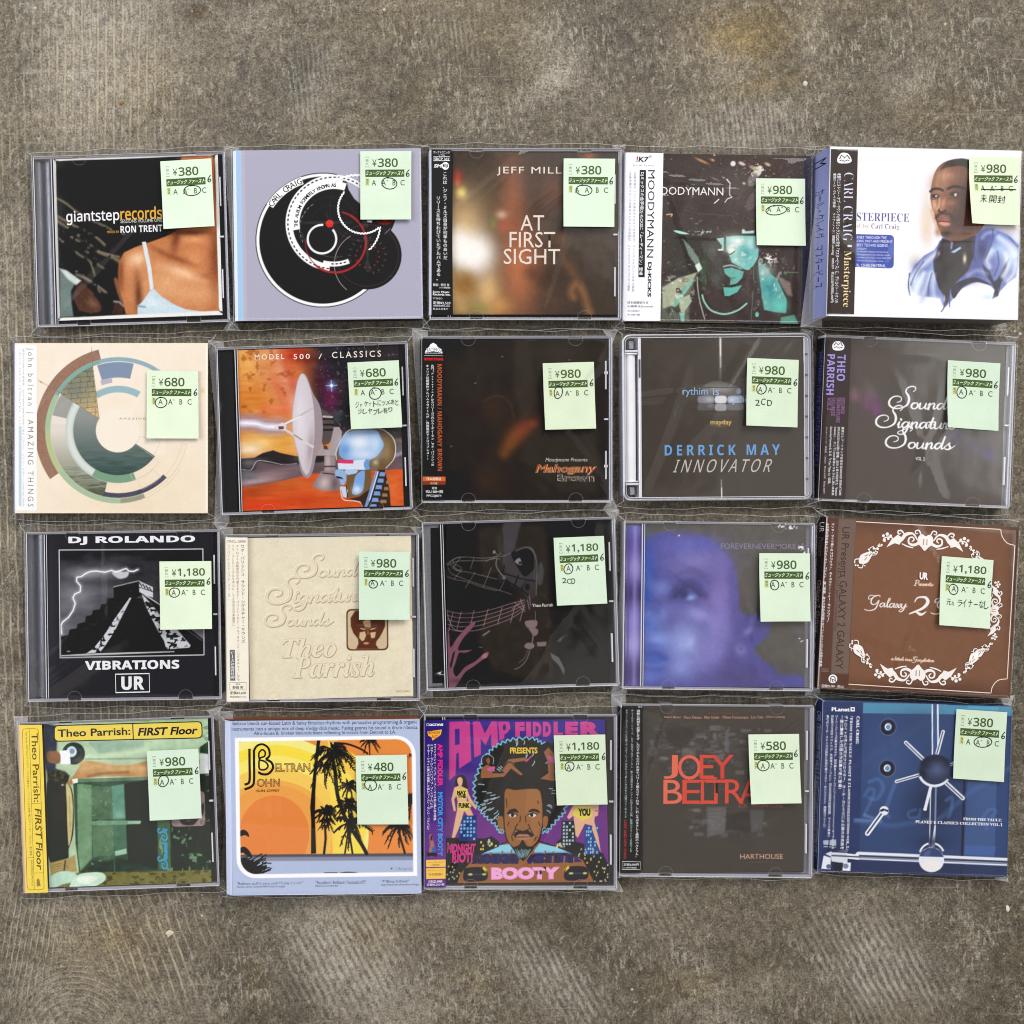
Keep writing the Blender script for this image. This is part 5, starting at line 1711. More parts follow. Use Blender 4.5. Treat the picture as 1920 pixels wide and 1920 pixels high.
    f.ls([(1105, 1150), (1100, 1090), (1135, 1000), (1190, 915), (1270, 880), (1400, 870), (1510, 900), (1590, 970), (1612, 1060), (1595, 1150), (1530, 1225)], 7, (226, 222, 214), 5)
    f.b(1540, 1080, 40, 90, (150, 122, 80), 0.8)
    f.b(1450, 950, 50, 40, (56, 44, 32), 0.8)
    f.ps([(1135, 1010), (1165, 945), (1240, 905), (1360, 895), (1450, 905), (1480, 960), (1510, 1030), (1460, 1110), (1400, 1150), (1300, 1165), (1200, 1160), (1130, 1110)], (120, 166, 216), 8)
    f.b(1300, 1000, 130, 90, (232, 236, 244), 0.95)
    f.b(1180, 1080, 50, 60, (78, 130, 200), 0.7)
    f.b(1440, 1010, 50, 80, (206, 222, 240), 0.8)
    f.b(1330, 1110, 130, 50, (214, 224, 240), 0.85)
    f.p([(1115, 1180), (1250, 1160), (1350, 1150), (1360, 1240), (1120, 1235)], (214, 222, 238), 7)
    f.p([(1118, 1150), (1250, 1154), (1250, 1186), (1112, 1182)], (214, 56, 104), 5)
    f.e(1372, 1195, 34, 46, (108, 152, 210), 6)
    f.e(1430, 1195, 46, 52, (120, 100, 76), 7)
    f.b(1440, 1175, 24, 24, (206, 190, 160), 0.8)
    f.p([(1100, 1235), (1150, 1235), (1190, 1260), (1190, 1330), (1170, 1370), (1140, 1365), (1130, 1320), (1095, 1300), (1090, 1265)], (146, 176, 214), 6)
    f.ps([(1180, 1240), (1280, 1240), (1270, 1275), (1230, 1290), (1195, 1275)], (170, 200, 234), 6)
    f.p([(1195, 1285), (1270, 1270), (1310, 1240), (1400, 1240), (1405, 1330), (1390, 1420), (1290, 1470), (1200, 1480), (1190, 1360)], (112, 88, 54), 7)
    f.ps([(1265, 1300), (1300, 1260), (1345, 1250), (1345, 1340), (1330, 1420), (1280, 1452), (1240, 1440), (1250, 1380)], (122, 164, 222), 6)
    f.b(1280, 1410, 36, 36, (222, 232, 246), 0.9)
    f.p([(1140, 1380), (1190, 1385), (1205, 1420), (1190, 1480), (1160, 1470), (1150, 1420)], (196, 210, 230), 6)
    f.p([(1095, 1290), (1145, 1300), (1165, 1320), (1110, 1310)], (26, 24, 28), 5)
    f.l([(1190, 1375), (1200, 1475)], 8, (24, 20, 20), 5)
    f.ls([(1140, 1390), (1150, 1470), (1180, 1500), (1250, 1505), (1310, 1520), (1335, 1560)], 7, (232, 226, 220), 5)
    f.p([(1200, 1490), (1300, 1470), (1400, 1400), (1460, 1240), (1520, 1240), (1560, 1400), (1575, 1565), (1340, 1570), (1310, 1510)], (58, 40, 22), 6)
    f.p([(1440, 1250), (1470, 1255), (1400, 1490), (1370, 1560), (1345, 1560)], (120, 150, 196), 6)
    f.l([(1462, 1255), (1390, 1500)], 7, (226, 232, 244), 5)
    for k in range(6):
        y = 1260 + 55 * k; x = 1500 - 16 * k
        f.p([(x - 20, y), (x + 26, y + 2), (x + 20 + 4 * k, y + 36), (x - 28, y + 34)], (116, 156, 216), 6)
        f.p([(x + 50, y + 16), (x + 66 + 8 * k, y + 20), (x + 70 + 8 * k, y + 46), (x + 46, y + 46)], (150, 120, 86), 7)
    mono = lambda z: ''.join(chr(0x1D670 + ord(c) - 65) if c.isupper() else (chr(0x1D7F6 + ord(c) - 48) if c.isdigit() else c) for c in z)
    f.T('MODEL', 398, 246, 252, 46, (240, 226, 210), b=0.008, sp=1.45)
    f.T('500', 730, 244, 140, 44, (240, 226, 210), b=0.008, sp=1.35)
    f.T('/', 945, 242, 30, 44, (240, 226, 210))
    f.T('CLASSICS', 1060, 226, 420, 54, (240, 226, 210), b=0.006, sp=1.45)
    s.booklet(f, (120, 60, 40))
    s.film(22, [(-0.97, -0.9, -0.99, 0.9, 0.0005, 0.003)])
    s.tag([(1190, 323), (1628, 305), (1660, 877), (1223, 893)], '680', (1430, 588, 49, 46, 0),
          [('ジャケットにツメあと', 0.105, 0.585, 0.87, 0.085, dict(sh=0.02)), ('少しヤブレ有り', 0.15, 0.70, 0.70, 0.085, dict(sh=0.02))])

def script_word(f, strokes, ox, oy, sc, c, w, wmin=0.35, rotk=0.0, tf=None):
    """hand lettered script: each stroke is a list of (x, y, weight)"""
    for st in strokes:
        P = smooth([(x, y) for x, y, _ in st], 6)
        n = len(P)
        ws = np.interp(np.linspace(0, len(st) - 1, n), range(len(st)), [k for _, _, k in st])
        Q = [(ox + sc * x, oy + sc * (y + rotk * x)) for x, y in P]
        if tf: Q = [tf(x, y) for x, y in Q]
        f.vs(Q, list(sc * w * (wmin + (1 - wmin) * ws)), c)

# script letters on a 100-unit x-height, slanted; y grows downwards, baseline at 0
def L_S(): # big swash capital S, about 300 wide and 330 high
    return ([[(235, -300, .3), (262, -318, .35), (275, -290, .4), (250, -250, .2), (205, -235, .15), (180, -262, .2), (196, -318, .4), (238, -340, .5), (282, -330, .5), (296, -290, .35), (276, -240, .3), (236, -190, .7), (224, -130, 1.), (226, -70, 1.), (200, -15, .6), (140, 10, .4), (70, 2, .6), (25, -45, .9), (18, -110, .9), (52, -165, .6), (105, -185, .3), (150, -165, .25), (155, -120, .2), (125, -95, .15)]], 235)
SCRIPT = {
    'S': ([[(292, -268, .25), (318, -300, .3), (312, -338, .5), (270, -352, .55), (220, -322, .45), (205, -265, .7), (232, -200, 1.1), (240, -130, 1.2), (215, -50, .9), (140, 0, .5), (60, -2, .7), (12, -50, 1.), (10, -120, 1.), (50, -180, .6), (110, -195, .4), (150, -165, .4), (142, -115, .4), (100, -95, .2)]], 262),
    'o': ([[(70, -96, .4), (30, -84, .9), (12, -40, 1.), (28, -4, .6), (62, -6, .5), (88, -46, 1.), (80, -88, .6), (66, -97, .3)]], 96),
    'u': ([[(0, -60, .2), (24, -96, .5), (16, -50, 1.), (14, -12, .9), (36, -2, .4), (70, -36, .4), (92, -92, .5), (80, -40, 1.), (80, -8, .8), (100, -6, .4), (118, -36, .2)]], 112),
    'n': ([[(0, -60, .2), (26, -96, .6), (16, -40, 1.), (6, 0, 1.), (28, -60, .4), (66, -96, .5), (80, -80, .8), (68, -30, 1.), (72, -4, .7), (94, -14, .3), (112, -42, .2)]], 106),
    'd': ([[(82, -84, .4), (52, -98, .5), (18, -70, .9), (8, -28, 1.), (28, -2, .6), (60, -30, .5), (96, -110, .4), (126, -200, .8), (104, -120, .9), (84, -40, 1.), (88, -6, .8), (106, -12, .3), (122, -40, .2)]], 116),
    's': ([[(0, -30, .2), (40, -80, .3), (66, -104, .4), (56, -70, .8), (70, -36, 1.), (56, -4, .8), (22, 0, .5), (8, -18, .5)], [(56, 0, .4), (90, -24, .3), (130, -64, .1)]], 90),
    'i': ([[(0, -50, .2), (26, -96, .6), (14, -40, 1.), (16, -6, .8), (36, -10, .3), (54, -40, .2)], [(42, -140, 1.), (46, -128, 1.)]], 50),
    'g': ([[(80, -84, .4), (52, -98, .5), (18, -70, .9), (8, -28, 1.), (28, -2, .6), (62, -34, .5), (92, -96, .5), (78, -30, 1.), (52, 60, .9), (6, 104, .5), (-40, 92, .4), (-34, 60, .3), (30, 26, .3), (96, -14, .2), (112, -36, .2)]], 106),
    'a': ([[(80, -84, .4), (52, -98, .5), (18, -70, .9), (8, -28, 1.), (28, -2, .6), (62, -34, .5), (92, -96, .5), (80, -40, 1.), (82, -6, .8), (102, -12, .3), (118, -40, .2)]], 110),
    't': ([[(0, -50, .2), (40, -110, .4), (60, -170, .9), (36, -90, 1.), (24, -24, 1.), (36, -2, .6), (64, -20, .3)], [(8, -104, .6), (84, -108, .5)]], 62),
    'r': ([[(0, -50, .2), (22, -100, .5), (30, -82, .6), (62, -90, .6), (44, -50, 1.), (36, -10, .9), (56, -6, .4), (76, -36, .2)]], 70),
    'e': ([[(6, -40, .4), (50, -58, .4), (62, -90, .5), (36, -98, .6), (10, -60, 1.), (16, -10, .9), (46, -2, .5), (80, -36, .2)]], 72),
    'l': ([[(0, -40, .2), (50, -130, .3), (72, -200, .4), (54, -212, .6), (30, -130, 1.), (18, -30, 1.), (30, -2, .6), (58, -34, .2)]], 52),
    'x': ([[(0, -50, .3), (22, -96, .5), (40, -60, 1.), (50, -6, .8), (84, -36, .2)], [(86, -94, .5), (44, -48, .3), (4, -2, .5)]], 80),
    'y': ([[(0, -60, .2), (24, -96, .5), (16, -40, 1.), (20, -6, .8), (52, -20, .4), (92, -96, .5), (70, -10, 1.), (34, 70, .8), (-10, 90, .4), (-20, 60, .3), (40, 10, .2), (112, -40, .2)]], 106),
    'G': ([[(190, -236, .4), (178, -262, .5), (120, -262, .5), (60, -200, .9), (36, -110, 1.), (66, -50, .8), (120, -70, .5), (170, -150, .4), (150, -60, .9), (110, 50, .9), (30, 92, .5), (-40, 84, .4), (-70, 60, .3)], [(60, -200, .2), (0, -180, .3), (6, -250, .4), (60, -270, .3), (130, -240, .2)]], 180),
    'h': ([[(0, -40, .2), (50, -130, .3), (72, -200, .4), (54, -212, .6), (30, -120, 1.), (6, 0, 1.), (28, -60, .4), (66, -96, .5), (80, -80, .8), (68, -30, 1.), (72, -4, .7), (100, -36, .2)]], 98),
    'T': ([[(20, -200, .4), (40, -262, .7), (120, -256, .8), (230, -270, .6), (240, -220, .3)], [(140, -256, .8), (110, -130, 1.), (84, 0, 1.)], [(40, 0, .4), (130, 0, .4)]], 190),
    'P': ([[(110, -256, .8), (80, -130, 1.), (52, 0, 1.)], [(10, 0, .4), (100, 0, .4)], [(60, -252, .5), (150, -270, .7), (210, -240, .9), (206, -170, 1.), (140, -120, .6), (84, -124, .4)]], 190),
}
def script(f, word, x, y, sc, c, w=22, wmin=0.3, rotk=0.0, track=1.0, kx=1.38, tf=None):
    px = x
    sx = sc * kx
    for ch in word:
        if ch == ' ':
            px += 60 * sx; continue
        st, adv = SCRIPT[ch]
        script_word(f, [[(a * kx, b_, k) for a, b_, k in t] for t in st], px, y + rotk * (px - x), sc, c, w, wmin, 0.0, tf)
        px += adv * sx * track

def obi_lines(o, lines, cols, x, y, w, h, gap, c, b=0.01):
    pass

def cd_mahogany():
    s = Case((760, 600), [(142, 140), (1770, 132), (1775, 1570), (146, 1562)], 0.0104,
             'jewel case with nearly black cover, one dim orange glow and brown outlined title')
    s.jewel('black', edge=M_MOULD)
    f = s.face([(335, 165), (1735, 165), (1735, 1540), (340, 1540)], 6, (40, 34, 29))
    f.b(560, 400, 260, 300, (46, 40, 35), 0.8)
    f.b(430, 200, 90, 120, (24, 21, 19), 0.9)
    f.p([(940, 165), (1040, 165), (1120, 500), (1100, 800), (1000, 860), (930, 600)], (56, 49, 42), 60, 0.8)  # soft brown shapes: room reflections painted into the dark cover
    f.b(1350, 300, 300, 160, (56, 50, 44), 0.9)
    f.b(760, 760, 130, 120, (58, 42, 32), 0.8)
    f.ls([(680, 690), (760, 650), (840, 660), (900, 720), (930, 830)], 14, (76, 56, 42), 24, 0.6)
    f.b(990, 950, 130, 80, (124, 60, 40), 0.95, -35)
    f.b(1090, 890, 60, 40, (120, 62, 42), 0.8)
    f.b(900, 1060, 60, 110, (124, 72, 38), 0.85, 35)
    f.b(850, 1150, 40, 40, (106, 66, 34), 0.8)
    f.p([(1080, 990), (1160, 900), (1190, 950), (1640, 960), (1700, 1250), (1640, 1480), (1200, 1500), (1000, 1200), (1000, 1090)], (52, 47, 41), 70, 0.7)  # another room reflection painted as a brown shape
    f.b(720, 1300, 110, 100, (52, 40, 32), 0.8)
    f.b(700, 1400, 130, 70, (60, 44, 34), 0.6)
    f.b(420, 1440, 120, 130, (20, 18, 17), 0.9)
    f.b(1690, 1250, 40, 260, (30, 30, 30), 0.8)
    f.l([(1010, 1250), (1330, 1500)], 40, (34, 31, 28), 70, 0.7)
    f.l([(1540, 960), (1680, 1300)], 60, (62, 56, 49), 70, 0.5)
    f.noise(8, 70, None, 5)
    for x, y in ((1408, 340), (830, 312), (600, 540), (395, 1080)):
        f.e(x, y, 9, 4, (150, 142, 130), 6, 0.8)
    # lettering: outlined words
    f.T('Moodymann Presents:', 1205, 1182, 365, 42, (206, 200, 190), b=-0.006, sh=0.03)
    for bb, c in ((0.035, (214, 160, 118)), (0.0, (150, 72, 34))):
        f.T('Mahogany', 1122, 1238, 520, 92, c, b=bb, sh=0.05, res=3)
    f.b(1300, 1290, 10, 10, (0, 0, 0), 0)
    for bb, c in ((0.03, (176, 166, 154)), (-0.002, (30, 26, 23))):
        f.T('Brown', 1292, 1318, 345, 72, c, b=bb, res=3)
    s.booklet(f, (40, 34, 30))
    # ring marks at the clasp side of the tray
    for y in (450, 1255):
        b = MB()
        cx, cy = s.loc((1722, y))
        for k in range(14):
            a0, a1 = 2 * math.pi * k / 14, 2 * math.pi * (k + 1) / 14
            Q = lambda a, r: (cx + r * math.cos(a), cy + r * math.sin(a), s.T - 0.0013)
            b.quad(Q(a0, 0.0006), Q(a0, 0.0014), Q(a1, 0.0014), Q(a1, 0.0006))
        b.build('clasp_ring', [M_WHITE], s.root)
    o = s.face([(146, 160), (332, 165), (342, 1536), (148, 1536)], 12, (8, 8, 10))
    o.poly([(165, 282), (175, 250), (200, 235), (212, 212), (236, 198), (262, 214), (275, 236), (305, 252), (315, 284), (240, 272)], WH)
    o.T('PEACEFROG', 172, 240, 136, 34, (10, 10, 12), b=0.0)
    o.T('RECORDS', 170, 282, 142, 9, WH)
    o.poly([(160, 305), (318, 308), (318, 311), (160, 308)], (200, 200, 200))
    o.T('DETROIT STRONG', 160, 326, 160, 22, (214, 34, 34), b=0.05)
    o.T(sans('MOODYMANN / MAHOGANY BROWN', True), 270, 380, 40, 910, (176, 84, 46), rot=90)
    o.V('名門〈Peacefrog〉からリリースされたムーディーマン、セオ・パリッシュの', 216, 385, 27, 862, WH, 0.012)
    o.V('キャリア初期傑作アルバム４タイトルが、枚数限定でＣＤリプレス!!', 174, 385, 27, 812, WH, 0.012)
    o.poly([(148, 1338), (341, 1340), (341, 1378), (148, 1376)], (196, 100, 50))
    o.poly([(148, 1376), (341, 1378), (341, 1408), (148, 1406)], (126, 58, 30))
    o.T('日本語解説', 182, 1344, 122, 26, (240, 220, 200), b=0.012)
    o.T('小川充', 212, 1385, 60, 20, (240, 220, 200))
    o.T('定価', 226, 1425, 42, 22, WH)
    o.T('¥2,100+税', 174, 1452, 146, 28, WH, b=0.02)
    o.T('PFCDJ074', 182, 1492, 124, 24, WH)
    s.obi(o, (12, 12, 16), [('ムーディーマン / マホガニー・ブラウン', 0.16, 0.78, (200, 200, 206))])
    s.film(23, [(0.1, 0.95, 0.25, -0.2, 0.0004, 0.006), (0.3, 0.1, 0.95, -0.9, 0.0005, 0.005)])
    s.tag([(1165, 373), (1605, 360), (1622, 933), (1185, 943)], '980', (1300, 622, 34, 50, 18), six=(0.94, 0.315))

def cd_innovator():
    s = Case((1140, 600), [(122, 120), (1742, 115), (1760, 1540), (132, 1550)], 0.0110,
             'round cornered clear case with white tube spine, plain grey cover lettered in blue')
    w, h, T = s.W / 2, s.H / 2, s.T
    b = MB()
    b.box(-w + 0.0142, w - 0.0052, -h + 0.0022, h - 0.0022, 0.0005, T - 0.0040, 0)
    b.build('tray', [M_CLEARB], s.root)
    # white tube inside the spine
    b = MB()
    n = 10
    xc, R = -w + 0.0066, 0.0046
    yb, yt = s.loc((0, 1385))[1], s.loc((0, 285))[1]
    for k in range(n):
        a0, a1 = math.pi * k / n, math.pi * (k + 1) / n
        P = lambda a, y: (xc + R * math.cos(a), y, 0.0045 + 0.0048 * math.sin(a))
        b.quad(P(a0, yb), P(a1, yb), P(a1, yt), P(a0, yt))
    for y in (yb, yt):
        b.box(xc - R, xc + R, y - 0.0006, y + 0.0006, 0.001, T - 0.0012)
    b.build('spine_tube', [M_WHITE], s.root, True)
    # rounded lid
    b = MB()
    rc = 0.006
    P = []
    for cx, cy, a in ((w - rc, h - rc, 0), (-w + rc, h - rc, 90), (-w + rc, -h + rc, 180), (w - rc, -h + rc, 270)):
        for k in range(6):
            t = math.radians(a + 18 * k)
            P.append((cx, cy, math.cos(t), math.sin(t)))
    m = len(P)
    O = lambda p, d, z: (p[0] + (rc - d) * p[2], p[1] + (rc - d) * p[3], z)
    for j in range(m):
        p, q = P[j], P[(j + 1) % m]
        b.quad(O(p, 0, 0.0003), O(q, 0, 0.0003), O(q, 0, T - 0.001), O(p, 0, T - 0.001), 1)
        b.quad(O(p, 0, T - 0.001), O(q, 0, T - 0.001), O(q, 0.0009, T), O(p, 0.0009, T), 3)
        b.quad(O(p, 0.0009, T), O(q, 0.0009, T), O(q, 0.0016, T - 0.0012), O(p, 0.0016, T - 0.0012), 1)
        b.quad(O(p, 0.0021, T - 0.0013), O(q, 0.0021, T - 0.0013), O(q, 0.0026, T - 0.0013), O(p, 0.0026, T - 0.0013), 3)
    k0 = len(b.v)
    b.v += [O(p, 0.0009, T) for p in P]
    b.f.append(tuple(range(k0, k0 + m))); b.m.append(0)
    b.box(w - 0.0052, w - 0.0018, -h + 0.003, h - 0.003, 0.0005, T - 0.0018, 1, 0.0006)
    b.box(w - 0.0054, w - 0.0050, -h + 0.003, h - 0.003, T - 0.0018, T - 0.0012, 3)
    for y in np.linspace(-0.75, 0.75, 7):
        b.box(w - 0.0044, w - 0.0026, y * h - 0.0007, y * h + 0.0007, T - 0.0018, T - 0.0012, 2)
    b.box(-w + 0.0122, -w + 0.0142, -h + 0.002, h - 0.002, 0.0005, T - 0.0015, 3, 0.0004)
    b.box(-w + 0.0122, -w + 0.0134, h * 0.48, h * 0.7, T - 0.0015, T - 0.0011, 2)
    b.box(-w + 0.0008, -w + 0.0018, -h * 0.78, h * 0.78, 0.0005, T - 0.0013, 3)
    for sg in (1, -1):
        b.box(-w + 0.0022, -w + 0.0118, sg * h * 0.80 - 0.0008, sg * h * 0.80 + 0.0008, 0.0005, T - 0.0014, 3, 0.0004)
        b.box(-w + 0.0066, -w + 0.0096, sg * h * 0.88 - 0.003, sg * h * 0.88 + 0.003, 0.0005, T - 0.004, 1, 0.0004)
    b.build('lid', [M_LID, M_MOULD, M_GREY, M_MOULD2], s.root)
    f = s.face([(292, 145), (1675, 142), (1690, 1518), (305, 1528)], 6, (66, 60, 54))
    f.noise(4, 80, None, 3)
    f.b(972, 140, 10, 300, (180, 176, 170), 0.9)
    f.l([(970, 140), (973, 300)], 10, (228, 224, 220), 7)
    f.l([(973, 300), (975, 400)], 8, (200, 196, 190), 12, 0.8)
    f.l([(985, 1440), (987, 1522)], 9, (228, 224, 220), 7)
    f.l([(983, 1370), (985, 1440)], 7, (180, 176, 170), 12, 0.8)
    # chrome pills
    f.ps([(820, 580), (860, 540), (930, 520), (1000, 530), (1090, 560), (1140, 590), (1145, 610), (1110, 640), (840, 645)], (96, 92, 90), 8)
    f.b(960, 590, 120, 30, (150, 148, 148), 0.8)
    f.l([(830, 575), (1150, 575)], 7, (54, 50, 48), 5)
    f.e(1130, 608, 20, 26, (120, 130, 152), 10)
    def pill(cx, cy, rx, ry, c):
        f.ps([(cx - rx, cy - ry * .3), (cx - rx * .75, cy - ry), (cx + rx * .75, cy - ry), (cx + rx, cy - ry * .3), (cx + rx, cy + ry * .3), (cx + rx * .75, cy + ry), (cx - rx * .75, cy + ry), (cx - rx, cy + ry * .3)], c, 7)
    pill(850, 678, 72, 30, (120, 122, 130)); f.b(880, 678, 40, 24, (176, 178, 186), 0.8)
    pill(976, 678, 50, 30, (206, 206, 210))
    pill(1105, 678, 72, 30, (146, 150, 160)); f.b(1070, 678, 36, 24, (214, 214, 218), 0.8)
    pill(850, 742, 72, 28, (90, 86, 84)); f.b(890, 730, 30, 20, (130, 128, 128), 0.7)
    pill(976, 745, 50, 30, (152, 152, 156))
    pill(1100, 742, 72, 28, (106, 104, 106))
    f.b(970, 800, 150, 24, (80, 75, 70), 0.6)
    f.T('rythim', 648, 575, 215, 82, (132, 166, 214), res=3)
    f.T('is', 908, 580, 55, 62, (150, 176, 210))
    f.T('rythim', 1045, 645, 215, 78, (150, 180, 220))
    f.ps([(880, 895), (975, 915), (1070, 895), (975, 908)], (120, 90, 50), 10)
    f.T('mayday', 888, 852, 182, 54, (210, 178, 100), b=0.006)
    f.T(sans('DERRICK MAY', True), 494, 1068, 990, 92, (98, 152, 206), sp=1.5, res=3)
    f.T(sans('INNOVATOR'), 582, 1194, 832, 112, (184, 178, 168), sp=1.4, sh=0.045)
    s.booklet(f, (66, 60, 54))
    s.film(24)
    s.tag([(1182, 328), (1620, 347), (1607, 922), (1165, 905)], '980', (1303, 592, 37, 45, 14), [('2CD', 0.17, 0.60, 0.35, 0.095, dict(b=-0.006))], (0.001, 0.0014), six=(0.945, 0.335))

def logo_face(o, cx, cy, r, c, d):
    o.poly(smooth([(cx - r, cy - .1 * r), (cx - .6 * r, cy - .7 * r), (cx, cy - .8 * r), (cx + .6 * r, cy - .6 * r), (cx + r, cy), (cx + .8 * r, cy + .6 * r), (cx, cy + .75 * r), (cx - .8 * r, cy + .6 * r)], 4, True), c)
    o.strip([(cx - .7 * r, cy - .1 * r), (cx - .4 * r, cy - .6 * r), (cx, cy - .15 * r), (cx + .4 * r, cy - .6 * r), (cx + .7 * r, cy)], r * 0.16, d)
    o.strip([(cx - .7 * r, cy + .3 * r), (cx - .3 * r, cy + .1 * r), (cx + .1 * r, cy + .35 * r), (cx + .7 * r, cy + .2 * r)], r * 0.12, d)

def cd_script_dark():
    s = Case((1500, 600), [(215, 118), (1850, 200), (1800, 1615), (155, 1550)], 0.0104,
             'jewel case with white script title on brownish grey cover streaked purple')
    s.jewel('black', 'clear')
    f = s.face([(435, 150), (1770, 222), (1745, 1600), (385, 1535)], 4.5, (78, 71, 66))
    f.b(480, 640, 40, 50, (150, 96, 128), 0.7)
    f.b(620, 700, 70, 60, (112, 68, 112), 0.85)
    f.b(680, 770, 40, 50, (120, 62, 120), 0.7)
    f.b(600, 620, 50, 70, (100, 78, 84), 0.8)
    for x, y, hh, c in ((460, 560, 90, (110, 88, 88)), (510, 600, 110, (104, 80, 86)), (570, 640, 120, (110, 76, 96)), (640, 700, 110, (112, 70, 110))):
        f.p([(x, y), (x + 36, y + 6), (x + 34, y + hh), (x - 2, y + hh)], c, 26, 0.6)
    f.b(560, 820, 80, 60, (84, 66, 76), 0.6)
    f.b(1350, 980, 70, 60, (78, 64, 108), 0.8)
    f.b(1500, 1090, 100, 40, (80, 72, 104), 0.6, 15)
    f.b(1630, 1150, 60, 50, (82, 74, 124), 0.8)
    f.b(1440, 1140, 60, 50, (84, 74, 92), 0.6)
    f.noise(4, 60, None, 4)
    wt = (240, 240, 242)
    script(f, 'Sound', 775, 752, 0.53, wt, 34, 0.22, 0.03, 0.98)
    script(f, 'Signature', 663, 915, 0.53, wt, 34, 0.22, 0.03, 0.98)
    script(f, 'Sounds', 748, 1092, 0.53, wt, 34, 0.22, 0.03, 1.0)
    f.T('VOL. 2', 1008, 1170, 80, 30, (220, 220, 222), b=0.02)
    s.booklet(f, (76, 68, 62))
    o = s.face([(218, 145), (438, 152), (386, 1535), (165, 1530)], 12, (54, 45, 45))
    logo_face(o, 325, 218, 52, WH, (54, 45, 45))
    pu, p2 = (156, 140, 210), (160, 110, 168)
    o.T(sans('THEO', True), 318, 292, 72, 225, pu, rot=90)
    o.T(sans('PARRISH', True), 232, 288, 66, 348, pu, rot=90)
    for t, x, hh in (('SOUND', 352, 138), ('SIGNATURE', 313, 216), ('SOUNDS', 268, 158), ('VOL.2', 231, 108)):
        o.T(sans(t), x, 660, 32, hh, p2, rot=90)
    for t, x, hh in (('東京のレア・トラックを収めるSOUND SIGNATURE', 352, 592), ('SOUNDSのVol.2遂に登場。幻の１枚と呼ばれた「Instant', 318, 595), ('Insanity」、そして12inch音源よりもさらに長い未発表', 286, 592), ('Extended Versionとなる「I Can Take It」収録。', 252, 495)):
        o.T(t, x, 912, 24, hh, WH, rot=90, b=0.016)
    o.T('ライナーノーツ：原雅明　OBFL03　税込2,520円　税抜2,400円', 214, 912, 17, 575, (200, 196, 196), rot=90)
    s.obi(o, (14, 12, 16), [('THEO PARRISH | SOUND SIGNATURE SOUNDS VOL.2', 0.08, 0.80, (96, 90, 190))])
    s.film(25)
    s.tag([(1253, 348), (1698, 378), (1672, 953), (1240, 920)], '980', (1370, 622, 40, 48, 16), curl=(0.002, 0.001))

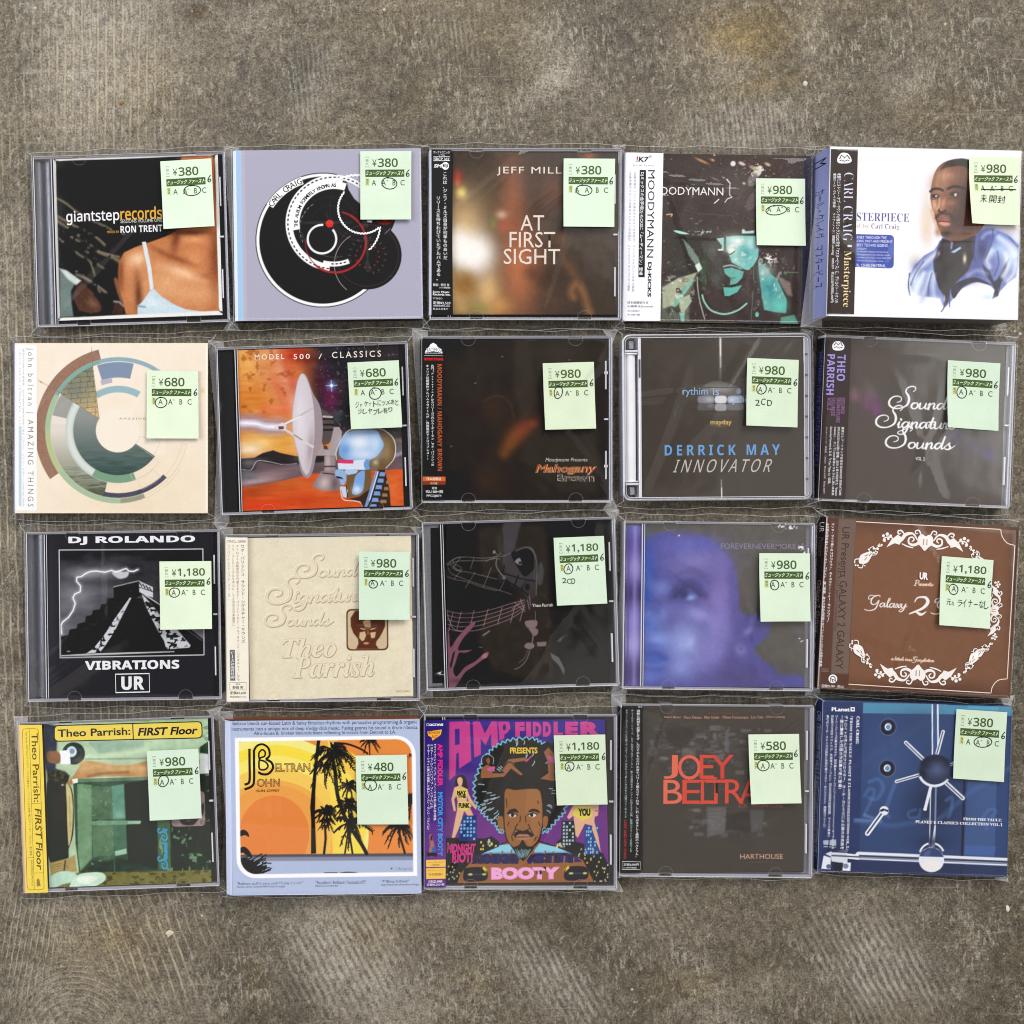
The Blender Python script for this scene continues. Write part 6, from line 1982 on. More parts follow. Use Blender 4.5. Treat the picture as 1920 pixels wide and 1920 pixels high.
# ------------------------------------------------------------------ row three
def cd_pyramid():
    s = Case((20, 970), [(130, 130), (1790, 100), (1810, 1560), (148, 1580)], 0.0104,
             'jewel case with black and white stepped pyramid under lightning, boxed two letter emblem')
    s.jewel('grey')
    f = s.face([(300, 148), (1732, 125), (1745, 1545), (310, 1560)], 5.5, (38, 38, 42))
    f.b(330, 900, 70, 700, (56, 58, 66), 0.6)  # bluish reflection painted down the cover's left margin
    X, Y = f.X, f.Y
    fr = [(410, 284), (1646, 270), (1656, 1182), (420, 1206)]
    f.l(fr + [fr[0]], 7, (232, 232, 236), 5)
    m = f.m_poly([(416, 290), (1640, 276), (1650, 1176), (426, 1200)], 5)
    keep = f.img.copy()
    g = np.clip((Y - 300) / 700, 0, 1)[..., None]
    f.img = np.array([34, 34, 38.]) * (1 - g) + np.array([104, 104, 110.]) * g
    f.b(640, 480, 200, 60, (150, 150, 158), 0.8)
    f.b(560, 660, 200, 130, (134, 134, 142), 0.7)
    f.b(840, 440, 130, 50, (120, 120, 128), 0.7)
    f.b(700, 380, 260, 60, (62, 60, 64), 0.7)
    f.b(470, 330, 120, 50, (14, 14, 18), 0.8)
    f.b(1450, 340, 260, 80, (5, 5, 8), 0.95)
    f.b(440, 880, 60, 160, (112, 112, 120), 0.5)
    f.b(1150, 440, 160, 80, (34, 34, 38), 0.8)
    f.noise(50, 150, 70, 4, 4)
    f.ps([(865, 470), (920, 455), (960, 470), (1005, 465), (995, 510), (930, 528), (880, 500)], (196, 196, 200), 12)
    lg = [(1085, 448), (1050, 465), (1010, 462), (985, 440), (950, 452), (900, 472), (860, 456), (800, 472), (730, 462), (680, 466), (640, 482), (600, 510), (562, 516), (560, 550), (595, 592), (590, 640), (545, 660), (528, 690), (548, 740), (530, 800), (490, 860), (440, 900), (425, 930), (432, 1000)]
    f.l(lg, 22, (190, 190, 200), 34, 0.7)
    f.l(lg, 9, (255, 255, 255), 6)
    # pyramid
    lp = [(880, 690), (820, 700), (815, 740), (770, 750), (760, 790), (700, 800), (690, 840), (640, 850), (632, 900), (570, 915), (560, 955), (500, 965), (490, 1010), (428, 1025), (428, 1200), (1650, 1180), (1650, 1050), (1220, 700)]
    f.p(lp, (12, 10, 12), 8)
    f.p([(876, 600), (1095, 540), (1215, 600), (1218, 690), (1130, 660), (1060, 700), (880, 690)], (16, 14, 16), 6)
    f.l([(878, 598), (1095, 545)], 9, (160, 160, 166), 6)
    f.p([(1095, 545), (1215, 600), (1216, 690), (1140, 665), (1098, 640)], (206, 206, 212), 6)
    for k in range(4):
        f.l([(1100 + 28 * k, 560 + 14 * k), (1120 + 28 * k, 592 + 14 * k)], 10, (26, 24, 28), 5)
    f.l([(1098, 600), (1216, 640)], 7, (40, 40, 44), 5)
    f.fleck((60, 58, 62), 0.12, 30, 14, 7, 0.5, 0.08, f.m_poly([(880, 600), (1095, 545), (1095, 640), (880, 690)]))
    for k in range(9):
        y = 720 + 50 * k
        f.l([(max(440, 850 - 50 * k), y + 8), (1000 - 36 * k, y + 2)], 6, (52, 50, 54), 8, 0.6)
    f.fleck((70, 68, 72), 0.14, 34, 12, 27, 0.5, 0.06, f.m_poly([(880, 700), (1000, 700), (640, 1150), (440, 1150), (440, 1040)], 30))
    f.p([(1015, 690), (1030, 692), (960, 830), (880, 990), (800, 1110), (760, 1160), (640, 1170), (700, 1130), (790, 1020), (880, 880)], (206, 206, 212), 7)
    f.fleck((14, 12, 14), 0.04, 24, 24, 9, 0.9, 0.06, f.m_poly([(1000, 700), (820, 1160), (640, 1180), (780, 1000), (940, 800)], 20) * np.clip((Y - 760) / 200, 0, 1))
    f.p([(1120, 660), (1160, 700), (1215, 760), (1270, 830), (1340, 900), (1420, 960), (1480, 1030), (1540, 1100), (1530, 1120), (1330, 1135), (1310, 1060), (1260, 980), (1200, 860), (1150, 760)], (200, 202, 208), 7)
    f.fleck((16, 14, 18), 0.02, 32, 20, 11, 1, 0.06, f.m_poly([(1120, 660), (1540, 1100), (1330, 1140), (1190, 860)], 20))
    f.l([(1150, 668), (1290, 760)], 8, (220, 220, 226), 5)
    f.l([(1500, 960), (1640, 1060)], 5, (110, 110, 116), 5)
    f.fleck((50, 46, 48), 0.16, 40, 14, 15, 0.6, 0.06, f.m_poly([(900, 720), (1140, 720), (1300, 1100), (800, 1140)], 20))
    f.p([(428, 1184), (640, 1172), (1000, 1160), (1400, 1150), (1400, 1158), (900, 1178), (428, 1194)], (196, 196, 200), 6)
    f.e(490, 1152, 16, 6, (150, 150, 150), 5)
    f.img = keep + (f.img - keep) * m[..., None]
    f.T(sans('DJ ROLANDO', True), 490, 168, 1088, 72, (236, 236, 240), b=0.02)
    f.T(sans('VIBRATIONS', True), 630, 1234, 812, 78, (236, 236, 240), b=0.02)
    f.strip([(892, 1348), (1182, 1342), (1186, 1500), (896, 1506)], 10, (236, 236, 240), True)
    f.T(sans('UR', True), 942, 1368, 198, 116, (236, 236, 240), b=0.02)
    s.booklet(f, (30, 30, 34))
    s.film(31, [(-0.98, -0.98, 0.35, 0.05, 0.0008, 0.006), (-0.95, -0.9, -0.93, 0.9, 0.0005, 0.004)])
    s.tag([(1275, 375), (1720, 370), (1727, 950), (1283, 958)], '1,180', (1405, 640, 43, 37, 0), six=(0.94, 0.30))

def cd_script_cream():
    s = Case((400, 970), [(112, 148), (1755, 130), (1780, 1575), (112, 1585)], 0.0104,
             'jewel case with embossed cream cover lettering and a small brown square face stamp')
    s.jewel('black', 'clear')
    f = s.face([(300, 180), (1692, 155), (1722, 1535), (308, 1572)], 4.5, (233, 222, 194))
    f.noise(14, 60, None, 3, 4)
    f.noise(10, 14, None, 8, 2)
    f.b(900, 200, 700, 200, (226, 218, 196), 0.5)
    sh, hi = (200, 182, 150), (246, 238, 216)
    def emb(fn):
        fn(-5, -4, hi, 2.0); fn(3, 4, sh, 2.0); fn(0, 0, (234, 223, 196), 0.9)
    def both(word, x, y, sc, rk):
        for dx, dy, c, w in ((4, 5, (176, 152, 120), 40), (-4, -5, (250, 244, 226), 40), (0, 0, (190, 168, 136), 36), (0, 0, (234, 223, 196), 25)):  # emboss shadow and highlight painted as offset copies
            script(f, word, x + dx, y + dy, sc, c, w, 0.42, rk, 1.0)
    both('Sound', 700, 512, 0.55, -0.03)
    both('Signature', 452, 735, 0.64, -0.03)
    both('Sounds', 438, 930, 0.52, -0.02)
    sit = lambda z: ''.join(chr(0x1D468 + ord(c) - 65) if c.isupper() else chr(0x1D482 + ord(c) - 97) for c in z)
    for dx, dy, c in ((7, 4, (190, 168, 134)), (-6, 5, (198, 176, 144)), (-4, -6, (202, 182, 150)), (6, -3, (200, 180, 148)), (3, 8, (184, 160, 126)), (-2, -2, (248, 241, 222)), (0, 0, (235, 224, 197))):  # dark and light copies paint the relief's shading
        f.T(sit('Theo'), 590 + dx, 1040 + dy, 460, 165, c, res=4)
        f.T(sit('Parrish'), 680 + dx, 1195 + dy, 700, 185, c, res=4)
    br = (94, 52, 34)
    f.p(rquad([(1138, 784), (1498, 780), (1504, 1138), (1142, 1142)], 46), br, 6)
    f.p(rquad([(1150, 796), (1486, 792), (1492, 1126), (1154, 1130)], 38), (208, 186, 152), 6)
    f.p([(1215, 800), (1440, 796), (1472, 860), (1474, 930), (1450, 985), (1425, 1030), (1400, 1060), (1395, 1090), (1420, 1126), (1225, 1128), (1245, 1080), (1240, 1040), (1200, 990), (1178, 930), (1176, 860)], br, 8)
    f.p([(1280, 890), (1320, 870), (1345, 880), (1350, 940), (1300, 935)], (196, 164, 126), 8)
    f.p([(1255, 985), (1300, 975), (1310, 1010), (1295, 1050), (1275, 1060), (1250, 1030)], (208, 180, 142), 8)
    f.p([(1345, 985), (1395, 980), (1385, 1030), (1355, 1035)], (208, 180, 142), 8)
    f.p([(1300, 950), (1320, 960), (1315, 1000), (1340, 1005), (1330, 960), (1345, 950), (1350, 900), (1300, 900)], (170, 130, 96), 10, 0.5)
    f.l([(1265, 950), (1300, 958)], 8, (216, 190, 150), 6); f.l([(1350, 958), (1385, 950)], 8, (216, 190, 150), 6)
    f.e(1312, 1078, 24, 10, (190, 150, 112), 7)
    f.T('CRCL-2003', 1570, 1488, 118, 17, (150, 138, 116))
    s.booklet(f, (225, 214, 190))
    o = s.face([(112, 172), (298, 174), (300, 1574), (112, 1576)], 12, (236, 229, 212))
    k = (52, 48, 44)
    o.T('CRCL-2003', 120, 198, 160, 18, (90, 80, 66), b=0.015)
    o.V('セオ・パリッシュ　サウンド・シグネチャー・サウンズ', 238, 232, 33, 838, k, 0.022)
    o.V('デトロイトの新世代を代表するセオ・パリッシュのレーベル「サウンド・シグネチャー」から', 198, 235, 24, 1160, (120, 104, 86), 0.004)
    o.V('リリースしたシングルを中心に、セオ自身が日本盤用に', 162, 235, 23, 690, (130, 116, 98), 0.0)
    o.V('コンパイルしたアルバム！リリース。', 124, 235, 23, 470, (130, 116, 98), 0.0)
    o.poly([(138, 1128), (182, 1128), (184, 1394), (140, 1394)], (110, 110, 110))
    o.T('レーベル初CD化', 144, 1145, 34, 235, WH, rot=90, b=0.03)
    o.strip([(133, 1410), (278, 1410), (278, 1474), (133, 1474)], 3, (130, 120, 104), True)
    o.T('解 説', 190, 1418, 36, 12, k)
    o.T('野田 努', 160, 1440, 92, 26, k, b=0.012)
    o.T('定価¥2,600', 136, 1486, 140, 28, k, b=0.015)
    o.T('(税抜価格¥2,476)', 134, 1528, 142, 15, k)
    s.obi(o, (210, 200, 176), [('セオ・パリッシュ', 0.02, 0.06, (200, 170, 40))])
    s.film(32)
    s.tag([(1242, 288), (1675, 293), (1677, 868), (1243, 867)], '980', (1365, 565, 33, 33, 0), six=(0.945, 0.315))

def cd_nets():
    s = Case((770, 950), [(95, 130), (1740, 90), (1800, 1545), (145, 1570)], 0.0104,
             'jewel case with black cover of sketched nets, a grey masked figure and a pink hand')
    s.jewel('clear')
    b = MB(); w, h, T = s.W / 2, s.H / 2, s.T
    f = s.face([(298, 142), (1672, 112), (1722, 1530), (328, 1545)], 5.5, (13, 13, 14))
    wm = (60, 53, 46)  # brown band: room reflection painted into the black cover
    f.p([(540, 150), (1180, 130), (1200, 500), (1220, 900), (1300, 1100), (1240, 1500), (980, 1500), (700, 1430), (560, 1150), (620, 800), (560, 400)], wm, 90, 0.9)
    f.p([(330, 800), (560, 620), (820, 560), (840, 760), (700, 900), (330, 920)], (14, 14, 15), 50, 0.9)
    f.b(760, 760, 130, 90, (14, 14, 15), 0.9)
    f.b(1450, 180, 250, 60, (20, 24, 23), 0.9)
    f.b(1480, 1250, 190, 260, (18, 22, 22), 0.9)
    f.p([(1210, 850), (1420, 850), (1340, 1100), (1220, 1180)], (40, 36, 33), 60, 0.8)
    f.b(1690, 1200, 40, 400, (46, 42, 38), 0.8)
    f.b(480, 720, 80, 120, (38, 32, 28), 0.5)
    gr = (82, 80, 84)
    f.ps([(785, 160), (830, 130), (940, 135), (920, 200), (900, 300), (880, 370), (800, 390), (790, 280)], (84, 80, 86), 22, 0.9)
    f.ps([(790, 420), (860, 370), (980, 345), (1050, 370), (1060, 520), (1040, 620), (980, 640), (930, 700), (850, 660), (800, 560)], (78, 74, 78), 14, 0.9)
    f.ps([(860, 400), (930, 360), (1020, 365), (1055, 440), (1050, 540), (980, 600), (940, 560), (890, 480)], (34, 29, 27), 12)
    f.ps([(1100, 500), (1120, 480), (1140, 560), (1125, 660), (1095, 668), (1085, 600)], (84, 82, 84), 12)
    f.ps([(890, 470), (930, 440), (950, 490), (930, 500)], (150, 146, 150), 8)
    f.e(935, 482, 12, 12, (24, 22, 22), 6)
    f.p([(985, 600), (1060, 540), (1080, 700), (1060, 780), (1010, 800), (960, 740)], (72, 68, 72), 16, 0.8)
    f.e(1000, 690, 20, 26, (20, 18, 18), 8)
    f.ls([(900, 380), (980, 350), (1040, 370), (1075, 460), (1080, 600), (1075, 760)], 10, (120, 116, 118), 6, 0.8)
    f.ls([(1010, 360), (1060, 420), (1062, 620)], 6, (120, 116, 118), 5, 0.7)
    dl = (20, 18, 18)
    f.ls([(760, 560), (860, 590), (960, 620), (1060, 640)], 10, dl, 5)
    f.ls([(830, 640), (930, 700), (1020, 770)], 12, dl, 5)
    f.l([(920, 590), (880, 700), (860, 790)], 10, dl, 5); f.l([(800, 500), (790, 600), (760, 720)], 9, dl, 5)
    # the upper net
    net = (150, 140, 134)
    for pts in ([(305, 490), (360, 450), (430, 430), (520, 432), (620, 440), (730, 428), (800, 420), (850, 395)], [(310, 500), (400, 465), (520, 462), (640, 458), (740, 440)], [(320, 520), (350, 570), (420, 600), (520, 640), (640, 680), (760, 715), (860, 750)],
                [(340, 490), (400, 540), (500, 560), (620, 590), (740, 620)], [(305, 590), (380, 620), (480, 640), (620, 690), (740, 720)], [(320, 490), (380, 440), (420, 428)], [(380, 490), (430, 520), (400, 545), (360, 520), (390, 490)], [(640, 470), (700, 440), (760, 448)], [(360, 450), (380, 520), (440, 560)]):
        f.ls(pts, 6, net, 5, 0.75)
    for x0, y0, x1, y1 in ((430, 430, 380, 490), (540, 440, 510, 530), (440, 530, 370, 620), (550, 560, 470, 690), (690, 520, 620, 690), (800, 640, 760, 720), (700, 440, 770, 400), (710, 380, 740, 410)):
        f.l([(x0, y0), (x1, y1)], 6, net, 5, 0.75)
    f.e(712, 388, 12, 14, (150, 144, 144), 6)
    f.ls([(735, 450), (730, 500), (760, 560), (800, 600)], 10, (150, 144, 144), 6, 0.8)
    f.e(800, 608, 16, 20, (110, 106, 108), 8)
    # lower net
    n2 = (180, 142, 152)
    f.strip([(0, 0)] * 2, 0.1, dl) if False else None
    for k in range(5):
        y = 880 + 38 * k
        f.ls([(312, y + 6), (420, y + 30), (560, y + 26), (700, y - 2 - 3 * k), (860, y - 50 - 6 * k), (980, y - 80 - 18 * k)], 6, n2, 5, 0.8)
    for x in (350, 420, 530, 650, 770, 880, 960):
        k = (x - 350) * 0.10
        f.l([(x + 14, 905 - k), (x - 22, 1060 - 1.3 * k)], 7, n2, 5, 0.8)
    f.ls([(310, 880), (330, 960), (380, 1050), (480, 1060)], 8, n2, 5, 0.8)
    for a, b2 in (((870, 880), (960, 800)), ((890, 820), (980, 900)), ((940, 790), (970, 880)), ((1000, 800), (1020, 880)), ((1015, 760), (1030, 850))):
        f.l([a, b2], 8, n2, 5, 0.7)
    # hand
    pk = (146, 94, 114)
    f.ps([(318, 1060), (335, 1100), (345, 1200), (400, 1120), (470, 1040), (540, 980), (556, 1000), (520, 1050), (450, 1130), (410, 1220), (470, 1225), (530, 1225), (470, 1250), (420, 1250), (390, 1330), (370, 1400), (400, 1450), (470, 1370), (560, 1320), (640, 1250), (676, 1250), (640, 1295), (540, 1370), (470, 1420), (420, 1500), (380, 1545), (335, 1545), (320, 1300)], pk, 8, 1, 4)
    f.p([(340, 1360), (365, 1250), (385, 1230), (365, 1330), (350, 1385)], (30, 22, 26), 8)
    f.e(640, 1278, 28, 20, (190, 128, 146), 8, 1, -35)
    f.l([(625, 1100), (640, 1090), (675, 1065)], 14, (140, 132, 124), 8); f.l([(590, 1200), (615, 1203)], 5, (150, 140, 130), 5)
    # pale figure
    wf = (150, 128, 128)
    f.ps([(980, 990), (1020, 975), (1085, 980), (1080, 1030), (1040, 1045), (1000, 1035)], wf, 8)
    f.ps([(1015, 1045), (1060, 1040), (1095, 1060), (1090, 1095), (1060, 1110), (1035, 1080)], wf, 8)
    f.l([(1060, 1060), (1045, 1170)], 10, wf, 7)
    f.ps([(980, 1190), (1010, 1168), (1060, 1180), (1060, 1210), (1020, 1225), (985, 1210)], wf, 8)
    f.p([(1085, 1165), (1170, 1160), (1165, 1198), (1090, 1202)], (146, 126, 124), 8)
    f.ls([(1025, 1235), (1000, 1310), (950, 1370), (900, 1395)], 10, (120, 108, 104), 6)
    f.ls([(1005, 1235), (980, 1300), (930, 1340)], 6, (110, 100, 96), 5)
    f.l([(1070, 900), (1072, 970)], 7, (120, 112, 110), 6)
    f.p([(1200, 1255), (1280, 1300), (1330, 1400), (1325, 1460), (1290, 1390), (1270, 1360), (1220, 1310)], (112, 110, 114), 12)
    f.p([(1255, 1160), (1290, 1125), (1360, 1095), (1310, 1130), (1290, 1165)], (96, 94, 96), 12)
    f.b(560, 1490, 200, 24, (40, 36, 32), 0.6)
    f.img *= 0.84
    f.noise(10, 60, None, 9)
    f.T('Theo Parrish', 1043, 835, 178, 26, (226, 224, 222), b=0.006)
    s.booklet(f, (20, 20, 22))
    o = s.face([(170, 180), (285, 176), (312, 1505), (195, 1508)], 12, (9, 10, 13))
    o.b(240, 700, 20, 500, (24, 28, 40), 0.8)
    script(o, 'S', 222, 1440, 0.11, WH, 50, 0.5)
    o.T('Sound', 262, 1428, 40, 12, WH)
    s.put('inlay_card', o, s.T - 0.0030)
    s.film(33, [(-0.3, 0.95, -0.25, 0.3, 0.0006, 0.006), (0.2, -0.2, 0.3, -0.9, 0.0007, 0.008), (0.45, 0.1, 0.9, -0.7, 0.0005, 0.006)])
    s.tag([(1208, 267), (1640, 252), (1672, 830), (1240, 845)], '1,180', (1338, 533, 37, 40, 40), [('2CD', 0.12, 0.60, 0.29, 0.08, dict(b=0.0))], six=(0.94, 0.315))

def cd_violet():
    s = Case((1140, 950), [(140, 115), (1770, 145), (1765, 1590), (130, 1557)], 0.0104,
             'jewel case with a blurred violet and blue close-up of a face looking up')
    s.jewel('clear', 'clear')
    f = s.face([(300, 140), (1700, 160), (1700, 1555), (305, 1540)], 6, (92, 84, 78))
    f.ps([(290, 330), (330, 280), (450, 220), (620, 210), (780, 240), (900, 290), (1000, 380), (1070, 480), (1110, 620), (1130, 780), (1140, 900), (1200, 930), (1280, 930), (1400, 990), (1390, 1080), (1330, 1160), (1270, 1230), (1340, 1320), (1440, 1400), (1480, 1450), (1600, 1450), (1705, 1480), (1710, 1600), (290, 1600)], (86, 80, 146), 40)
    f.b(300, 620, 110, 340, (56, 92, 176), 0.95)
    f.b(700, 330, 260, 90, (100, 98, 176), 0.9)
    f.b(760, 480, 260, 110, (134, 122, 184), 0.9)
    f.b(960, 720, 110, 260, (138, 114, 180), 0.85)
    f.b(960, 1000, 110, 200, (146, 128, 196), 0.85)
    f.b(470, 690, 90, 70, (128, 140, 206), 0.7)
    f.b(640, 560, 180, 40, (118, 106, 162), 0.7)
    f.b(790, 560, 130, 26, (102, 84, 140), 0.8, 25)
    f.ls([(560, 790), (600, 700), (680, 660), (760, 680), (830, 760)], 50, (70, 66, 120), 60, 0.9)
    f.b(650, 740, 60, 50, (64, 62, 112), 0.9)
    f.b(720, 780, 44, 30, (140, 168, 226), 0.95)
    f.b(840, 830, 80, 40, (120, 96, 160), 0.7, 30)
    f.b(780, 920, 130, 60, (164, 152, 214), 0.9, 20)
    f.b(600, 880, 100, 60, (100, 96, 166), 0.7)
    f.b(480, 910, 60, 70, (132, 142, 206), 0.6)
    f.b(370, 960, 100, 60, (126, 144, 212), 0.7, 30)
    f.b(360, 1040, 70, 80, (82, 106, 184), 0.9)
    f.b(440, 1140, 120, 90, (128, 148, 216), 0.9)
    f.b(660, 1170, 150, 190, (160, 166, 222), 0.9)
    f.b(720, 1160, 50, 70, (186, 196, 236), 0.7)
    f.b(640, 1380, 150, 110, (146, 152, 214), 0.8)
    f.b(880, 1250, 160, 200, (142, 130, 196), 0.85)
    f.b(400, 1300, 110, 70, (74, 98, 180), 0.95)
    f.b(380, 1450, 120, 60, (96, 116, 196), 0.8)
    f.b(430, 1390, 60, 30, (70, 90, 170), 0.8)
    f.b(1070, 1300, 60, 220, (86, 76, 138), 0.8, 25)
    f.b(1090, 800, 40, 230, (96, 84, 148), 0.8)
    f.b(1150, 1470, 300, 110, (82, 72, 124), 0.9)
    f.b(360, 1190, 110, 30, (66, 86, 166), 0.6)
    f.b(900, 560, 60, 120, (112, 100, 160), 0.5)
    f.noise(9, 10, None, 5, 2)
    f.noise(14, 70, None, 15, 3)
    f.b(1250, 980, 60, 30, (108, 98, 164), 0.8, -30)
    f.b(1210, 1070, 50, 30, (140, 124, 186), 0.8, -40)
    f.b(1150, 1230, 50, 50, (146, 132, 188), 0.85)
    f.b(1150, 1220, 24, 24, (96, 84, 144), 0.8)
    f.b(1330, 1060, 50, 60, (92, 84, 146), 0.8)
    f.b(1650, 1070, 60, 40, (100, 94, 104), 0.7)
    f.ls([(590, 590), (680, 555), (780, 575), (870, 650)], 34, (96, 84, 144), 40, 0.7)
    f.ls([(585, 770), (640, 700), (720, 690), (800, 760)], 26, (58, 54, 108), 30, 0.8)
    f.e(655, 745, 34, 40, (54, 54, 104), 30, 0.8)
    f.ls([(600, 800), (690, 820), (790, 790)], 18, (92, 80, 140), 26, 0.6)
    f.ls([(430, 900), (380, 930), (330, 980), (345, 1040), (420, 1050)], 22, (84, 104, 186), 40, 0.6)
    f.ls([(310, 1265), (400, 1255), (500, 1300)], 40, (58, 80, 160), 40, 0.7)
    f.ls([(330, 1350), (420, 1360), (500, 1340)], 30, (104, 124, 200), 40, 0.5)
    f.img *= np.array([0.93, 0.98, 1.0])
    f.fleck((88, 82, 78), 0.02, 90, 70, 5, 0.8, 0.1, f.m_blob(1200, 700, 120, 160) * (f.X > 1130))
    f.fleck((92, 84, 78), 0.05, 80, 40, 8, 0.8, 0.1, f.m_blob(600, 190, 300, 50))
    for cx, cy, rx, ry in ((1575, 178, 60, 26), (1660, 350, 28, 30), (1665, 1145, 24, 24), (1690, 400, 14, 30), (1480, 170, 40, 18)):
        f.fleck((232, 230, 234), 0.0, 18, 16, 31, 1, 0.04, f.m_blob(cx, cy, rx, ry, 6))
    f.e(612, 246, 7, 7, (220, 220, 240), 5)
    f.b(1400, 300, 180, 8, (106, 98, 130), 0.5)
    f.T('FOREVERNEVERMORE', 970, 314, 645, 48, (130, 124, 150), b=0.004)
    s.booklet(f, (90, 84, 120))
    o = s.face([(160, 160), (298, 160), (300, 1535), (155, 1535)], 10, (96, 86, 150))
    for y, hh, c in ((180, 90, (112, 112, 180)), (330, 110, (90, 80, 150)), (520, 130, (150, 136, 200)), (760, 100, (66, 52, 100)), (960, 130, (140, 130, 200)), (1180, 130, (168, 160, 220)), (1420, 110, (72, 58, 110))):
        o.b(215, y, 200, hh, c, 0.8)
    o.l([(185, 170), (180, 1530)], 16, (92, 80, 130), 16, 0.7)
    o.l([(240, 170), (236, 1530)], 26, (176, 166, 222), 30, 0.5)
    s.put('inlay_card', o, s.T - 0.0030)
    s.film(34)
    s.tag([(1280, 398), (1712, 402), (1720, 983), (1283, 980)], '980', (1412, 670, 36, 38, 0), curl=(0.001, 0.002), six=(0.945, 0.335))

def flourish(f, cx, cy, L, rot, c, ends=True):
    """a symmetric scrolled ornament with a shield in the middle and leaf tips"""
    r = math.radians(rot)
    def M(x, y): return (cx + x * math.cos(r) - y * math.sin(r), cy + x * math.sin(r) + y * math.cos(r))
    k = L / 740.0
    def pl(pts): f.poly([M(x * k, y * k) for x, y in pts], c)
    def st(pts, w): 
        P = smooth([M(x * k, y * k) for x, y in pts], 5); n = len(P)
        f.strip(P, list(np.interp(np.linspace(0, 1, n), np.linspace(0, 1, len(w)), np.array(w) * k)), c)
    pl(smooth([(-60, -40), (-30, -60), (0, -44), (30, -60), (60, -40), (66, 10), (30, 50), (0, 80), (-30, 50), (-66, 10)], 3, True))
    d = (176, 150, 132)
    f.strip([M(-14 * k, -20 * k), M(-14 * k, 30 * k)], 10 * k, d); f.strip([M(14 * k, -20 * k), M(14 * k, 30 * k)], 10 * k, d)
    for s in (1, -1):
        st([(s * 60, 20), (s * 100, 36), (s * 140, 20), (s * 140, -20), (s * 110, -30), (s * 98, -8), (s * 116, 8)], [26, 24, 16, 14, 12, 12, 8])
        st([(s * 70, -10), (s * 110, -60), (s * 170, -50), (s * 210, 0), (s * 260, 10)], [10, 16, 30, 30, 14])
        st([(s * 40, -50), (s * 60, -90), (s * 90, -84), (s * 86, -62), (s * 68, -66)], [10, 12, 10, 8, 6])
        st([(s * 180, -46), (s * 210, -80), (s * 240, -74), (s * 232, -50), (s * 214, -58)], [10, 14, 12, 10, 8])
        st([(s * 100, 60), (s * 150, 50), (s * 200, 30)], [8, 12, 8])
        pl([(s * 190, -16), (s * 240, -44), (s * 290, 0), (s * 330, 70), (s * 280, 40), (s * 260, 30), (s * 220, 40)])
        if ends:
            st([(s * 270, -6), (s * 310, -20), (s * 350, -10), (s * 360, 14), (s * 340, 20)], [8, 10, 10, 10, 8])
            for x, y, q in ((300, -30, 13), (330, -44, 15), (362, -28, 13), (350, 6, 12), (318, -4, 11)):
                pl([(s * x + q * math.cos(a), y + q * math.sin(a)) for a in np.linspace(0, 5.6, 9)])

def leafspray(f, x0, y0, x1, y1, c):
    d = np.array([x1 - x0, y1 - y0], float); L = np.linalg.norm(d); d /= L; n = np.array([-d[1], d[0]])
    M = lambda t, u: tuple(np.array([x0, y0]) + d * t * L + n * u * L)
    f.poly(smooth([M(.12, 0), M(.3, .15), M(.5, .1), M(.62, .04), M(.62, -.04), M(.5, -.1), M(.3, -.15)], 3, True), c)
    for t, u in ((.3, .04), (.38, -.05), (.48, .03)):
        f.strip([M(t, u), M(t + .12, u * .4)], L * .022, (120, 84, 66))
    for t, u, r in ((.66, .05, .035), (.74, -.05, .04), (.82, .04, .035), (.9, -.02, .035), (.98, .02, .035), (.05, .03, .03), (0.0, -.02, .03), (.7, .1, .02), (.6, -.13, .025), (.2, .17, .02)):
        p = M(t, u); f.poly([(p[0] + r * L * math.cos(a), p[1] + r * L * math.sin(a)) for a in np.linspace(0, 5.6, 9)], c)
    for s in (1, -1):
        f.strip(smooth([M(.55, .05 * s), M(.66, .13 * s), M(.76, .1 * s), M(.72, .04 * s), M(.85, .0), M(.97, .05 * s)], 4), L * .022, c)
        f.strip(smooth([M(.2, .1 * s), M(.1, .16 * s), M(.02, .08 * s)], 4), L * .03, c)

